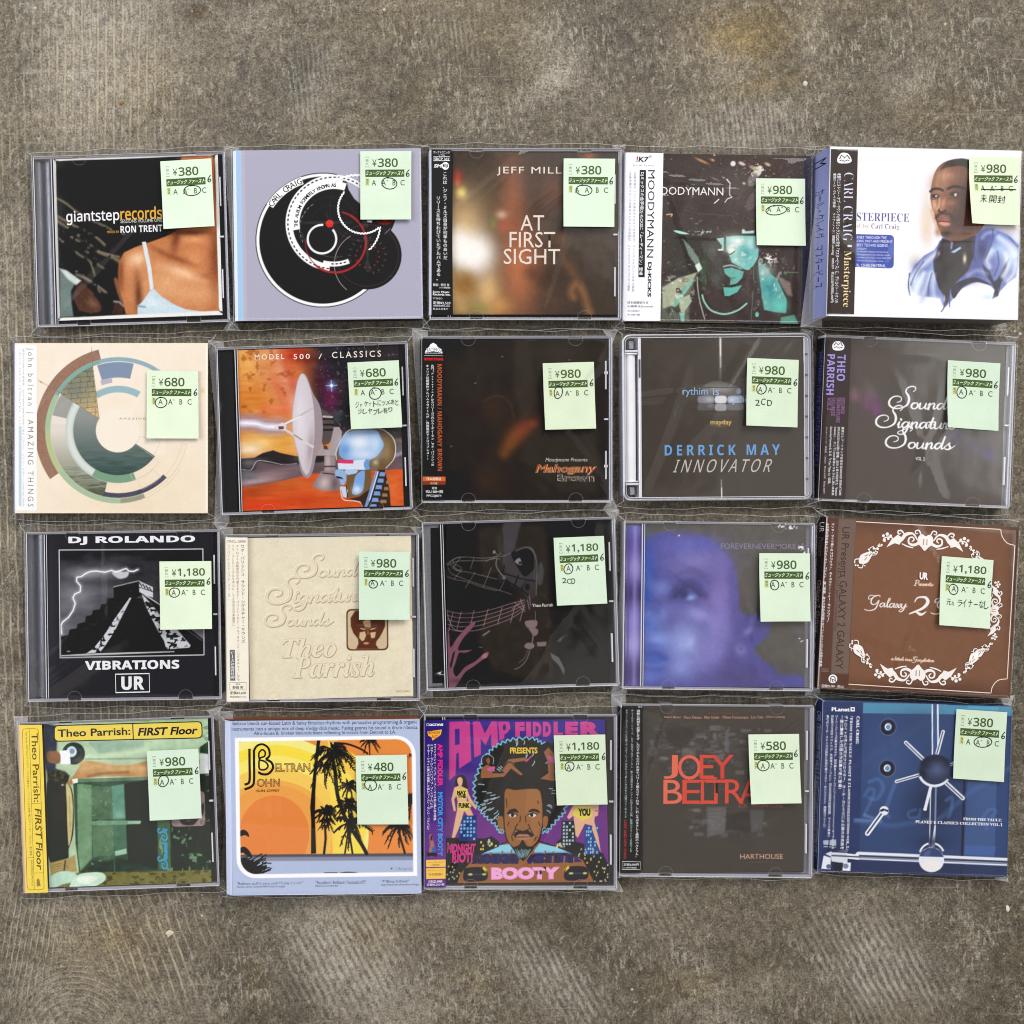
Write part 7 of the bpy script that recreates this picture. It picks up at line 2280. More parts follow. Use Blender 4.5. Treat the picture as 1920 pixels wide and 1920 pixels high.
def cd_brown():
    s = Case((1500, 950), [(225, 80), (1865, 185), (1800, 1640), (150, 1555)], 0.0105,
             'brown card case with a wreath of white scroll ornaments and a white ruled border')
    f = s.face([(225, 80), (1865, 185), (1800, 1640), (150, 1555)], 5, (116, 78, 56))
    f.b(1100, 120, 900, 90, (78, 56, 48), 0.85)
    f.b(1850, 800, 70, 900, (70, 50, 42), 0.8)
    f.b(900, 1600, 900, 90, (66, 44, 36), 0.85)
    f.b(1100, 700, 450, 420, (124, 82, 58), 0.5)
    f.noise(6, 50, None, 3)
    c = (238, 232, 228)
    pk = (236, 214, 196)
    bd = [(470, 121), (1712, 201)] + smooth([(1712, 201), (1724, 260), (1768, 318), (1832, 338)], 4) + [(1776, 1474)] + smooth([(1776, 1474), (1700, 1486), (1652, 1540), (1640, 1596)], 4) + [(405, 1520)]
    f.strip(bd, 7, pk)
    flourish(f, 1072, 298, 740, 4, c)
    flourish(f, 1012, 1430, 740, 183, c)
    flourish(f, 1660, 890, 500, 93, c)
    leafspray(f, 475, 500, 695, 315, c)
    leafspray(f, 1600, 560, 1445, 345, c)
    leafspray(f, 440, 1150, 612, 1372, c)
    leafspray(f, 1470, 1300, 1640, 1165, c)
    leafspray(f, 1530, 1220, 1402, 1425, c)
    f.T('UR', 1020, 560, 72, 60, c, b=0.05)
    script(f, 'Presents', 975, 672, 0.16, pk, 44, 0.5, 0.04, 1.0, 1.35)
    script(f, 'Galaxy', 590, 852, 0.36, c, 30, 0.35, 0.05, 1.0, 1.42)
    P = smooth([(985, 812), (1010, 778), (1075, 776), (1096, 818), (1050, 870), (940, 915), (990, 898), (1040, 922), (1082, 898)], 5)
    f.vs(P, list(np.interp(np.linspace(0, 1, len(P)), [0, .15, .35, .45, .62, .7, .85, 1], [8, 12, 30, 26, 10, 8, 24, 6])), c)
    script(f, 'Galaxy', 1160, 885, 0.36, c, 30, 0.35, 0.05, 1.0, 1.42)
    script(f, 'a hitech jazz Compilation'.replace('j', 'i').replace('zz', 'ss').replace('C', 'G').replace('m', 'n').replace('p', 'y').replace('c', 'e'), 785, 1312, 0.135, pk, 46, 0.5, 0.05, 1.0, 1.3)
    s.card(f, ((26, 12, 12), (60, 40, 34), (56, 36, 28), (44, 28, 22)), 0.0,
           [('UR', 0.03, 0.09, WH), ('Presents', 0.12, 0.23, (120, 100, 94)), ('Galaxy 2 Galaxy', 0.37, 0.68, (170, 150, 140))])
    o = s.face([(224, 82), (480, 98), (414, 1572), (150, 1556)], 10, (84, 54, 42))
    o.p([(330, 95), (482, 99), (416, 1432), (266, 1424)], (108, 88, 78), 6)
    o.l([(226, 82), (154, 1540)], 9, (236, 220, 206), 6)
    k = (56, 42, 38)
    o.T('UR Presents GALAXY 2 GALAXY', 358, 166, 66, 1222, k, rot=90, b=0.004)
    o.T('A Hi-Tech Jazz Compilation', 312, 466, 30, 590, k, rot=90)
    o.T('マッド・マイク率いるプロジェクト、ギャラクシー・トゥー・ギャラクシー。', 266, 130, 26, 850, WH, rot=90, b=0.022)
    o.T('全世界が待ち望んだファースト・アルバム、遂に登場！ 数々の名曲が新録と共にコンパイルされた伝説の軌跡。', 218, 130, 26, 1245, WH, rot=90, b=0.022)
    o.strip([(182, 1386), (244, 1388), (243, 1412), (181, 1410)], 2.5, (150, 130, 120), True)
    o.T('CDX2', 190, 1392, 46, 13, (150, 130, 120))
    o.poly([(280 + 38 * math.cos(a), 1474 + 38 * math.sin(a)) for a in np.linspace(0, 6.0, 20)], WH)
    o.strip(smooth([(262, 1500), (262, 1462), (280, 1452), (298, 1466), (300, 1500)], 4), 8, (84, 54, 42)); o.strip([(256, 1470), (306, 1490)], 6, (84, 54, 42)); o.strip([(276, 1480), (282, 1506)], 8, (84, 54, 42))
    o.T('定価¥2,780（税込）', 182, 1520, 196, 22, WH, b=0.012)
    s.obi(o, (30, 14, 14), [('UR', 0.03, 0.09, WH), ('Presents', 0.12, 0.23, (120, 100, 94)), ('Galaxy 2 Galaxy', 0.37, 0.68, (170, 150, 140))])
    s.film(35)
    s.tag([(1202, 422), (1640, 460), (1603, 1042), (1168, 1007)], '1,180', (1300, 706, 38, 40, 10), [('元々ライナーなし', 0.13, 0.605, 0.85, 0.11, dict(sh=0.03))], (0.0016, 0.0012), six=(0.95, 0.36))

# ------------------------------------------------------------------ row four
def cd_cabinet():
    s = Case((20, 1320), [(72, 165), (1740, 95), (1790, 1560), (120, 1620)], 0.0104,
             'jewel case with green speaker cabinet, bare leg, yellow title plate and yellow strip')
    s.jewel('black')
    f = s.face([(283, 180), (1690, 122), (1718, 1535), (325, 1580)], 5.5, (176, 198, 166))
    f.b(1250, 150, 500, 60, (150, 186, 136), 0.7)
    f.p([(660, 340), (740, 325), (1140, 310), (1140, 410), (750, 430)], (152, 178, 156), 14)
    f.ls([(640, 470), (800, 460), (1000, 420), (1170, 400)], 50, (196, 214, 180), 40, 0.8)
    f.l([(600, 480), (1170, 470)], 12, (140, 160, 136), 14)
    f.p([(280, 170), (380, 190), (395, 320), (380, 580), (310, 600), (280, 500)], (54, 60, 76), 20)
    f.p([(380, 560), (470, 590), (500, 620), (480, 700), (310, 690), (310, 600), (345, 580)], (62, 60, 52), 14)
    f.fleck((110, 110, 96), 0.06, 20, 20, 4, 0.7, 0.1, f.m_blob(400, 630, 90, 50))
    f.e(535, 430, 98, 96, (52, 62, 60), 7)
    f.ring(535, 430, 60, 64, 0, 360, (72, 82, 80), 5)
    f.e(518, 415, 44, 46, (196, 216, 220), 6); f.e(522, 412, 22, 22, (130, 150, 160), 6)
    f.p([(418, 408), (500, 402), (510, 520), (425, 525)], (230, 232, 240), 6)
    f.ps([(310, 420), (380, 410), (420, 440), (415, 510), (350, 515), (310, 490)], (136, 98, 72), 12)
    # leg
    f.p([(470, 690), (520, 640), (600, 520), (640, 492), (720, 500), (860, 530), (1000, 535), (1170, 490), (1172, 635), (900, 625), (720, 632), (600, 650), (520, 700)], (180, 140, 94), 10)
    f.ls([(620, 560), (760, 540), (920, 560), (1170, 550)], 60, (206, 168, 118), 50, 0.8)
    f.ls([(660, 625), (800, 600), (1000, 590)], 20, (120, 84, 54), 20, 0.6)
    f.b(620, 520, 40, 30, (200, 160, 110), 0.8)
    # cabinet
    f.p([(530, 650), (1175, 630), (1640, 600), (1700, 600), (1720, 1430), (1300, 1450), (580, 1460), (550, 1200)], (60, 84, 66), 8)
    f.p([(540, 650), (1180, 632), (1180, 655), (560, 680)], (100, 126, 104), 8)
    f.p([(520, 650), (570, 645), (570, 680), (530, 690)], (232, 236, 226), 8)
    f.p([(565, 690), (690, 700), (690, 1330), (590, 1440), (570, 1300)], (112, 146, 112), 10)
    f.p([(690, 710), (860, 715), (870, 990), (690, 1000)], (84, 112, 86), 8)
    f.p([(690, 1050), (870, 1040), (885, 1300), (700, 1320)], (90, 120, 92), 8)
    f.p([(860, 710), (965, 690), (975, 985), (870, 990)], (96, 142, 122), 10)
    f.p([(870, 1040), (985, 1035), (990, 1290), (890, 1310)], (76, 112, 92), 10)
    f.b(920, 960, 50, 40, (140, 180, 160), 0.7)
    f.p([(885, 1270), (985, 1245), (990, 1290), (890, 1310)], (160, 196, 172), 8)
    f.p([(970, 690), (1240, 640), (1250, 1000), (1255, 1425), (1000, 1360), (985, 1020)], (20, 30, 28), 8)
    f.p([(620, 1020), (760, 1005), (1110, 1005), (1105, 1035), (700, 1048)], (110, 150, 122), 7)
    f.p([(1000, 1010), (1112, 1008), (1108, 1030), (1000, 1032)], (150, 180, 154), 7)
    f.p([(600, 1450), (700, 1340), (880, 1310), (1000, 1350), (1250, 1425), (1000, 1440)], (40, 62, 52), 10)
    f.b(820, 1330, 90, 24, (96, 130, 100), 0.7, -10)
    f.l([(880, 1310), (885, 1440)], 6, (90, 120, 100), 6)
    f.b(1330, 760, 60, 200, (28, 44, 36), 0.8)
    f.p([(1255, 960), (1360, 960), (1370, 1420), (1262, 1420)], (76, 106, 76), 12)
    f.p([(1365, 620), (1720, 600), (1720, 1430), (1370, 1440)], (30, 50, 38), 20)
    f.fleck((120, 150, 120), 0.2, 70, 50, 6, 0.8, 0.05, (f.X > 1370) * 1.0)
    f.fleck((140, 170, 140), 0.22, 30, 110, 9, 0.7, 0.04, (f.X > 1250) * (f.Y > 1060) * 1.0)
    f.fleck((130, 160, 130), 0.2, 30, 30, 19, 0.6, 0.05, f.m_poly([(560, 690), (880, 690), (880, 1320), (590, 1440)], 10))
    f.p([(1620, 430), (1700, 430), (1700, 595), (1620, 600)], (222, 226, 226), 6)
    f.p([(1620, 370), (1695, 320), (1700, 430), (1620, 420)], (56, 76, 60), 10)
    f.p(rquad([(1358, 745), (1672, 738), (1678, 1060), (1364, 1070)], 46), (20, 18, 20), 6)
    f.p(rquad([(1370, 756), (1661, 750), (1667, 1049), (1375, 1058)], 38), (152, 132, 132), 6)
    f.ps([(1440, 960), (1500, 900), (1620, 880), (1650, 850), (1650, 940), (1600, 1000), (1560, 1040), (1480, 1040), (1450, 1010)], (50, 30, 34), 10)
    f.b(1520, 1000, 30, 14, (140, 112, 110), 0.8)
    f.T('©', 1620, 1000, 40, 38, (40, 34, 36))
    # drum at the left
    f.ps([(305, 690), (380, 672), (470, 680), (520, 740), (535, 900), (530, 1120), (490, 1250), (480, 1340), (330, 1366), (310, 1100)], (42, 38, 34), 8, 1, 3)
    f.b(430, 900, 50, 200, (64, 58, 50), 0.6)
    f.ps([(470, 690), (510, 740), (528, 900), (520, 1100), (492, 1225), (482, 1100), (475, 850)], (196, 186, 130), 8)
    f.l([(500, 800), (505, 1100)], 6, (150, 136, 90), 6, 0.7)
    f.b(440, 700, 14, 10, (220, 220, 210), 0.8)
    f.p([(325, 1370), (480, 1330), (545, 1300), (560, 1440), (340, 1480)], (166, 146, 94), 10)
    for k in range(4):
        f.ls([(340, 1400 + 22 * k), (420, 1375 + 20 * k), (480, 1400 + 20 * k)], 7, (120, 100, 60), 7, 0.7)
    f.l([(462, 1350), (450, 1440)], 10, (50, 44, 36), 8)
    # floor, shoes
    f.p([(560, 1455), (1725, 1430), (1725, 1540), (330, 1590)], (116, 112, 62), 12)
    f.fleck((70, 66, 36), 0.04, 40, 24, 14, 0.8, 0.1, f.m_poly([(600, 1440), (1725, 1420), (1725, 1540), (600, 1580)], 10))
    f.ps([(325, 1500), (400, 1450), (480, 1440), (560, 1470), (545, 1530), (450, 1550), (340, 1590)], (176, 206, 186), 12)
    f.ps([(500, 1560), (560, 1480), (640, 1455), (760, 1450), (806, 1480), (790, 1530), (680, 1580), (520, 1585)], (196, 222, 200), 8)
    f.ps([(560, 1500), (660, 1480), (740, 1500), (660, 1550), (590, 1545)], (226, 238, 222), 12)
    f.noise(26, 40, None, 3, 4)
    f.noise(20, 160, None, 13, 2)
    f.img = np.clip((f.img - 112) * 1.12 + 112, (30, 42, 36), 250)
    # title plate
    f.poly(rquad([(366, 188), (1642, 147), (1646, 296), (366, 332)], 42), (36, 28, 16))
    f.poly(rquad([(375, 197), (1633, 156), (1637, 287), (375, 323)], 36), (240, 214, 92))
    f.strip([(1043, 174), (1048, 314)], 9, (36, 28, 16))
    f.T('Theo Parrish:', 400, 226, 622, 66, (46, 38, 22), b=0.02)
    f.T('FIRST Floor', 1092, 208, 508, 70, (36, 28, 16), b=0.032, sh=0.03)
    # blue script running up the cabinet
    script(f, 'Sound Si', 0, 0, 0.36, (64, 156, 200), 46, 0.35, 0.0, 1.0, 1.12, lambda x, y: (1335 + y * 0.62, 1420 - x * 0.80))
    s.booklet(f, (80, 90, 80))
    o = s.face([(74, 182), (270, 180), (318, 1612), (124, 1618)], 10, (236, 208, 84))
    o.p([(60, 180), (92, 180), (140, 1620), (110, 1620)], (232, 196, 132), 12)
    k = (96, 80, 36)
    o.strip(rquad([(104, 214), (242, 213), (286, 1588), (142, 1590)], 34), 3.5, k, True)
    o.strip([(162, 215), (202, 1588)], 3, k); o.strip([(186, 852), (264, 850)], 3, k); o.strip([(200, 1446), (282, 1444)], 3, k); o.strip([(146, 1316), (200, 1314)], 3, k)
    o.T('Theo Parrish:', 180, 250, 54, 590, k, rot=90, b=0.008)
    o.T('FIRST Floor', 206, 900, 54, 520, k, rot=90, b=0.012, sh=0.02)
    o.T('Theo Parrish / FIRST Floor デトロイト・ハウスの鬼才セオ・パリッシュによる唯一無二のファースト・アルバム、遂に登場', 128, 236, 20, 1060, (140, 116, 60), rot=90)
    o.T('PEACEFROG PF076CD', 172, 1335, 14, 220, (140, 116, 60), rot=90)
    o.poly([(222, 1560), (222, 1510), (232, 1490), (244, 1500), (256, 1556)], (150, 124, 60))
    s.obi(o, (232, 200, 140), ())
    s.film(41, (), 0.003, 0.006)
    s.tag([(1168, 395), (1610, 373), (1638, 965), (1193, 987)], '980', (1310, 650, 40, 48, 14), six=(0.945, 0.315))

def palm_head(f, cx, cy, r, seed, c=(14, 10, 8), n=13, droop=0.5, w=0.16):
    rs = np.random.RandomState(seed)
    for i in range(n):
        a = 2 * math.pi * i / n + rs.uniform(-.2, .2)
        L = r * rs.uniform(.7, 1.05)
        ex, ey = math.cos(a), math.sin(a)
        P = [(cx + ex * L * t, cy + ey * L * t * .85 + droop * L * t * t) for t in np.linspace(0, 1, 7)]
        f.ls(P, r * 0.05, c, 5)
        for j in range(1, 14):
            t = j / 13
            bx, by = cx + ex * L * t, cy + ey * L * t * .85 + droop * L * t * t
            ll = r * w * 1.6 * (1.15 - .6 * t)
            f.l([(bx, by), (bx + rs.uniform(-.5, .5) * ll + ex * ll * .5, by + ll * rs.uniform(.5, 1.1))], r * .045, c, 5)
            f.l([(bx, by), (bx + ex * ll * .7 + ey * ll * .4, by + ey * ll * .6 - ex * ll * .2)], r * .04, c, 5)

def cd_palms():
    s = Case((400, 1320), [(112, 148), (1765, 122), (1785, 1620), (118, 1640)], 0.0105,
             'pale blue card case with black palms before an orange and yellow ringed sun')
    f = s.face([(150, 147), (1765, 122), (1785, 1620), (160, 1640)], 5, (176, 188, 216))
    def frame(x0, y0, x1, y1, x2, y2, x3, y3, r):
        ar = lambda cx, cy, a0, a1: [(cx + r * math.cos(math.radians(a)), cy - r * math.sin(math.radians(a))) for a in np.linspace(a0, a1, 9)]
        return [(x0, y0)] + ar(x1 - r, y1 + r, 90, 0) + [(x2, y2)] + ar(x3 + r, y3 - r, 270, 180)
    fr = frame(188, 290, 1732, 266, 1748, 1468, 196, 1490, 165)
    f.p(fr, (244, 244, 248), 6)
    inn = frame(222, 322, 1698, 296, 1714, 1434, 230, 1456, 135)
    m = f.m_poly(inn, 6); keep = f.img.copy()
    og = (224, 136, 66)
    f.fill(og)
    yl = (240, 224, 104)
    f.e(520, 1100, 810, 830, (236, 226, 132), 6)
    f.e(520, 1110, 770, 760, (238, 214, 70), 6)
    f.e(520, 1120, 700, 680, (240, 222, 110), 6)
    f.e(520, 1130, 620, 590, (236, 196, 92), 6)
    f.e(520, 1140, 520, 490, (230, 168, 80), 6)
    f.e(520, 1130, 460, 440, (228, 156, 76), 6)
    f.e(520, 1110, 300, 330, (222, 130, 66), 6)
    f.p([(880, 300), (1060, 300), (1040, 700), (1000, 1290), (880, 1290)], (236, 196, 90), 8, 0.55)
    f.p([(980, 310), (1230, 440), (1230, 1100), (1330, 1020), (1280, 1180), (1210, 1290), (1020, 1290)], (240, 212, 84), 10, 0.8)
    bk = (16, 11, 9)
    f.p([(200, 1288), (1720, 1272), (1720, 1310), (200, 1330)], (80, 78, 88), 6)
    f.p([(200, 1310), (1720, 1300), (1720, 1340), (200, 1352)], (132, 136, 156), 12)
    f.p([(200, 1345), (1720, 1332), (1720, 1450), (200, 1470)], (172, 184, 212), 8)
    # trunks
    f.p([(888, 300), (918, 300), (885, 560), (872, 760), (868, 960), (878, 1275), (834, 1278), (836, 1000), (828, 880), (850, 640)], bk, 6)
    f.ls([(1010, 420), (1040, 560), (1060, 760), (1100, 900), (1150, 1010), (1210, 1110), (1270, 1200), (1310, 1275)], 32, bk, 6)
    f.l([(955, 1040), (960, 1150), (946, 1275)], 20, bk, 6)
    f.l([(1155, 1075), (1125, 1275)], 14, bk, 6); f.l([(1160, 1080), (1190, 1275)], 16, bk, 6)
    f.ls([(1585, 1080), (1605, 1150), (1640, 1270)], 18, bk, 6)
    palm_head(f, 1030, 400, 180, 1, bk, 14, 0.6)
    palm_head(f, 940, 520, 130, 12, bk, 8, 0.8)
    palm_head(f, 960, 910, 120, 2, bk, 13, 0.5)
    palm_head(f, 970, 990, 80, 22, bk, 9, 0.6)
    palm_head(f, 1155, 690, 110, 3, bk, 11, 0.4)
    palm_head(f, 1150, 850, 130, 4, bk, 13, 0.5)
    palm_head(f, 1180, 1010, 180, 5, bk, 8, 0.5)
    palm_head(f, 1590, 1030, 140, 6, bk, 12, 0.7)
    palm_head(f, 1690, 800, 130, 7, bk, 12, 0.7)
    palm_head(f, 1330, 300, 90, 8, bk, 9, 0.6)
    f.ls([(1040, 330), (1150, 340), (1260, 380), (1320, 420)], 16, bk, 6)
    palm_head(f, 1690, 430, 30, 9, bk, 6, 0.4)
    for y in (1090, 1235):
        f.ps([(225, y), (260, y - 16), (295, y + 8), (303, y + 45), (270, y + 30), (228, y + 38)], bk, 6)
    f.ps([(228, 1235), (290, 1240), (326, 1290), (318, 1310), (250, 1270)], bk, 6)
    f.p([(220, 1320), (270, 1310), (330, 1350), (380, 1390), (430, 1445), (250, 1470)], bk, 8)
    rs = np.random.RandomState(8)
    for k in range(70):
        x, y = rs.uniform(240, 440), rs.uniform(1330, 1450)
        f.l([(x, y), (x + rs.uniform(10, 80), y - rs.uniform(-10, 60))], 9, bk, 5)
    f.e(1160, 1442, 70, 8, bk, 5); f.l([(950, 1443), (1060, 1441)], 6, bk, 5)
    f.img = keep + (f.img - keep) * m[..., None]
    # lettering
    tk = (36, 42, 66)
    f.T('Beltran blends sun-kissed Latin & funky Brazilian rhythms with persuasive programming & organic', 170, 152, 1575, 42, tk, b=0.004)
    f.T("instruments into a unique mix of deep n'edgy club music. Fusing genres his sound is drum n'bossa,", 162, 198, 1590, 42, tk, b=0.004)
    f.T('Afro-house &  broken batucada beats reflecting hi travels from Detroit to LA.', 350, 236, 1212, 38, tk, b=0.004)
    f.T('"Beltrans stuff is very cool! I\'ll play it a lot!"', 198, 1524, 565, 32, (60, 66, 92))
    f.T('Nicola Conte (Schema/18th Street Lounge)', 198, 1556, 410, 22, (50, 56, 80))
    f.T('"Excellent! Brilliant! Fantastico!!!"', 872, 1512, 435, 30, (60, 66, 92))
    f.T('Bassomi (Lowlands)', 872, 1548, 190, 20, (50, 56, 80))
    f.T('"F*$king Brilliant!"', 1440, 1504, 240, 30, (60, 66, 92))
    f.T('Baby Mammoth (Pork Recordings)', 1438, 1538, 325, 20, (50, 56, 80))
    f.T('Ubiquity', 1562, 1392, 142, 36, (130, 136, 156), b=-0.008)
    f.poly([(1527 + 7 * math.cos(a), 1405 + 7 * math.sin(a)) for a in np.linspace(0, 5.8, 9)], tk)
    dk = (38, 20, 16)
    # the double-lined initials
    for off in (0, 38):
        f.strip(smooth([(312 + off, 382 + off * .2), (312 + off, 500), (312 + off, 640), (300 + off * .9, 676 + off * .6), (268, 688 + off * 1.1)], 5), 20, dk)
    f.strip(smooth([(350, 480), (352, 400), (380, 355), (430, 345), (475, 380), (482, 440), (450, 470)], 5), 18, dk)
    f.strip(smooth([(450, 470), (500, 500), (510, 550), (470, 595), (420, 598), (385, 580)], 5), 20, dk)
    f.strip(smooth([(395, 470), (392, 420), (420, 390), (445, 410), (440, 445), (400, 465), (392, 520), (400, 555), (440, 560), (470, 530), (445, 492), (400, 478)], 5), 14, dk)
    f.T('ELTRAN', 528, 506, 302, 74, dk, b=0.03, res=3); f.T('ELTRAN', 531, 510, 296, 66, (214, 160, 90), b=-0.012)
    f.T('OHN', 372, 638, 198, 68, dk, b=0.03, res=3); f.T('OHN', 376, 643, 190, 58, (214, 150, 84), b=-0.012)
    f.T('SUN GYPSY', 370, 730, 198, 22, (110, 56, 34), b=0.02)
    s.card(f, ((214, 218, 238), (130, 72, 44), (120, 126, 146), (110, 112, 126)), 0.0042, (), 'card_cover', (206, 214, 240))  # pale left side and bevel: spine highlight painted in
    s.film(42, (), 0.0052, 0.0035)
    s.tag([(1216, 433), (1653, 423), (1667, 1015), (1230, 1017)], '480', (1345, 680, 47, 46, 0), six=(0.94, 0.31), curl=(0.0012, 0.0))

def cd_afro():
    s = Case((770, 1310), [(118, 130), (1760, 137), (1780, 1645), (120, 1625)], 0.0104,
             'jewel case with a cartoon man with huge dark hair above city towers on purple')
    s.jewel('black')
    f = s.face([(300, 180), (1660, 185), (1715, 1585), (305, 1582)], 5, (62, 38, 124))
    g = np.clip((f.Y - 500) / 500, 0, 1)[..., None]
    f.img = np.array([56, 44, 132.]) * (1 - g) + np.array([112, 50, 130.]) * g
    for y in range(600, 1250, 22):
        f.l([(300, y), (1690, y)], 6, (88, 40, 120), 6, 0.5)
    mg = (198, 66, 140)
    def out(pts, c, w=9):
        f.p(pts, c, 5); 
    # title
    A = [(330, 200), (505, 196), (520, 530), (415, 600), (412, 460), (392, 470), (385, 655), (330, 700)]
    f.p(A, mg, 5); f.p([(378, 262), (418, 258), (420, 392), (380, 398)], (58, 44, 130), 5)
    f.p([(530, 198), (590, 198), (635, 300), (690, 196), (738, 198), (748, 400), (690, 420), (686, 300), (640, 400), (598, 340), (600, 480), (545, 505)], mg, 5)
    f.p([(745, 198), (840, 200), (852, 260), (820, 300), (800, 308), (800, 345), (760, 360)], mg, 5); f.e(800, 248, 14, 26, (58, 44, 130), 5)
    for x, w, ch in ((892, 80, 'F'), (985, 42, 'I'), (1042, 74, 'D'), (1128, 70, 'D'), (1220, 80, 'L'), (1320, 110, 'E'), (1450, 180, 'R')):
        f.T(ch, x, 202, w, 128 if x < 1200 else 130, mg, b=0.07)
    bk = (20, 14, 16)
    cy = (120, 190, 210)
    # afro
    rs = np.random.RandomState(4)
    hp = []
    base = [(600, 590), (640, 520), (700, 440), (790, 385), (900, 355), (1040, 352), (1120, 390), (1230, 420), (1290, 560), (1320, 760), (1320, 950), (1260, 1030), (1180, 1120), (1130, 1140), (800, 1140), (740, 1080), (660, 1010), (600, 940), (560, 850), (555, 720)]
    sm = smooth(base, 5, True)
    for i, (x, y) in enumerate(sm):
        d = np.array([x - 940, y - 760]); d = d / np.linalg.norm(d)
        k = 14 if i % 2 else -12
        hp.append((x + d[0] * k, y + d[1] * k))
    f.l(hp + [hp[0]], 22, cy, 5)
    f.p(hp, bk, 5)
    for k in range(110):
        a = rs.uniform(0, 2 * math.pi); r = rs.uniform(0.5, 0.95)
        x, y = 940 + 370 * r * math.cos(a), 760 + 390 * r * math.sin(a)
        if 790 < x < 1150 and y > 700 or y < 700 and abs(x - 900) < 320 and y > 480 and rs.rand() < .7: continue
        d = np.array([x - 940, y - 780]); d = d / np.linalg.norm(d) * rs.uniform(26, 50)
        f.ls([(x, y), (x + d[0] * .5 + 6, y + d[1] * .5), (x + d[0], y + d[1])], 7, (176, 206, 214), 5)
    # face
    sk = (150, 98, 56)
    f.ps([(805, 770), (900, 775), (1000, 765), (1110, 775), (1138, 900), (1140, 1060), (1125, 1170), (1090, 1250), (1010, 1310), (960, 1330), (900, 1300), (830, 1230), (800, 1100), (795, 930)], bk, 5, 1, 4)
    f.ps([(815, 780), (900, 785), (1000, 776), (1100, 785), (1128, 900), (1130, 1060), (1115, 1165), (1080, 1240), (1005, 1300), (960, 1318), (905, 1290), (840, 1225), (810, 1100), (805, 930)], sk, 5, 1, 4)
    f.p([(1000, 780), (1100, 785), (1128, 920), (1130, 1060), (1060, 1240), (1000, 1300), (1000, 1180), (1040, 1060), (980, 960)], (164, 110, 66), 20, 0.6)
    f.ps([(745, 1030), (790, 1010), (800, 1100), (800, 1150), (765, 1120)], sk, 6); f.ps([(1140, 1020), (1180, 1020), (1175, 1090), (1140, 1120)], sk, 6)
    f.ring(785, 1140, 14, 20, 0, 360, cy, 4); f.ring(1150, 1130, 14, 20, 0, 360, cy, 4)
    # neck, shoulders
    f.p([(400, 1585), (420, 1520), (480, 1420), (600, 1330), (740, 1270), (830, 1230), (960, 1380), (1110, 1230), (1250, 1280), (1380, 1330), (1490, 1400), (1560, 1500), (1585, 1590)], sk, 6)
    f.ls([(400, 1580), (425, 1500), (490, 1410), (600, 1325), (740, 1265), (835, 1228)], 10, bk, 5); f.ls([(1105, 1228), (1250, 1275), (1390, 1330), (1500, 1400), (1560, 1490), (1585, 1585)], 10, bk, 5)
    f.ps([(830, 990), (850, 955), (900, 945), (925, 980), (890, 975)], bk, 5); f.ps([(1010, 975), (1040, 948), (1090, 955), (1110, 985), (1060, 970)], bk, 5)
    f.e(877, 1000, 30, 18, (230, 226, 226), 5); f.e(875, 1000, 15, 16, bk, 5); f.l([(830, 988), (880, 982), (915, 1000)], 9, bk, 5)
    f.e(1045, 1000, 32, 18, (230, 226, 226), 5); f.e(1040, 1000, 15, 16, bk, 5); f.l([(1005, 1000), (1050, 980), (1085, 995)], 9, bk, 5)
    f.ls([(920, 1075), (900, 1110), (925, 1130), (960, 1140), (1000, 1130), (1025, 1110), (1010, 1080)], 8, bk, 5)
    for pts in ([(945, 1010), (938, 1060)], [(985, 1010), (990, 1060)], [(900, 1120), (870, 1180)], [(1030, 1120), (1060, 1180)], [(820, 860), (826, 930)], [(1090, 880), (1098, 900)], [(845, 1060), (835, 1090)], [(1100, 1060), (1110, 1090)], [(868, 1190), (880, 1220)], [(1080, 1190), (1065, 1220)]):
        f.l(pts, 7, bk, 5)
    f.ps([(890, 1160), (940, 1130), (965, 1145), (1000, 1130), (1050, 1165), (1040, 1190), (1000, 1165), (930, 1165), (900, 1190)], bk, 5)
    f.ps([(900, 1190), (940, 1165), (970, 1172), (1000, 1165), (1035, 1190), (1000, 1212), (930, 1212)], (176, 118, 96), 5); f.l([(900, 1190), (1035, 1188)], 6, bk, 5)
    f.ps([(870, 1290), (930, 1260), (965, 1215), (1000, 1265), (1060, 1280), (1020, 1340), (968, 1395), (920, 1340)], bk, 6)
    for k in range(16):
        x = 900 + 9 * k
        f.l([(x, 1290 + rs.uniform(0, 20)), (968 + (x - 968) * .5, 1340 + rs.uniform(0, 30))], 5, (120, 160, 166), 4)
    # chest lettering
    for lp in ([(520, 1415), (560, 1330), (740, 1260), (850, 1250), (940, 1380), (920, 1420)], [(1010, 1420), (1000, 1390), (1110, 1245), (1240, 1275), (1400, 1340), (1480, 1410)]):
        m = f.m_poly(lp, 5)
        f._mix(m, (44, 40, 110)); f._mix(m * np.clip((1345 - f.Y) / 30, 0, 1), (140, 206, 226))
    for x in (600, 690, 790, 870, 1060, 1160, 1230, 1330, 1410):
        f.l([(x, 1290 + abs(x - 970) * .12), (x - 8, 1420)], 14, sk, 5)
    f.T('MOTOR', 530, 1330, 400, 88, (44, 38, 66), b=0.06); f.T('CITY', 1020, 1330, 440, 86, (44, 38, 66), b=0.06)
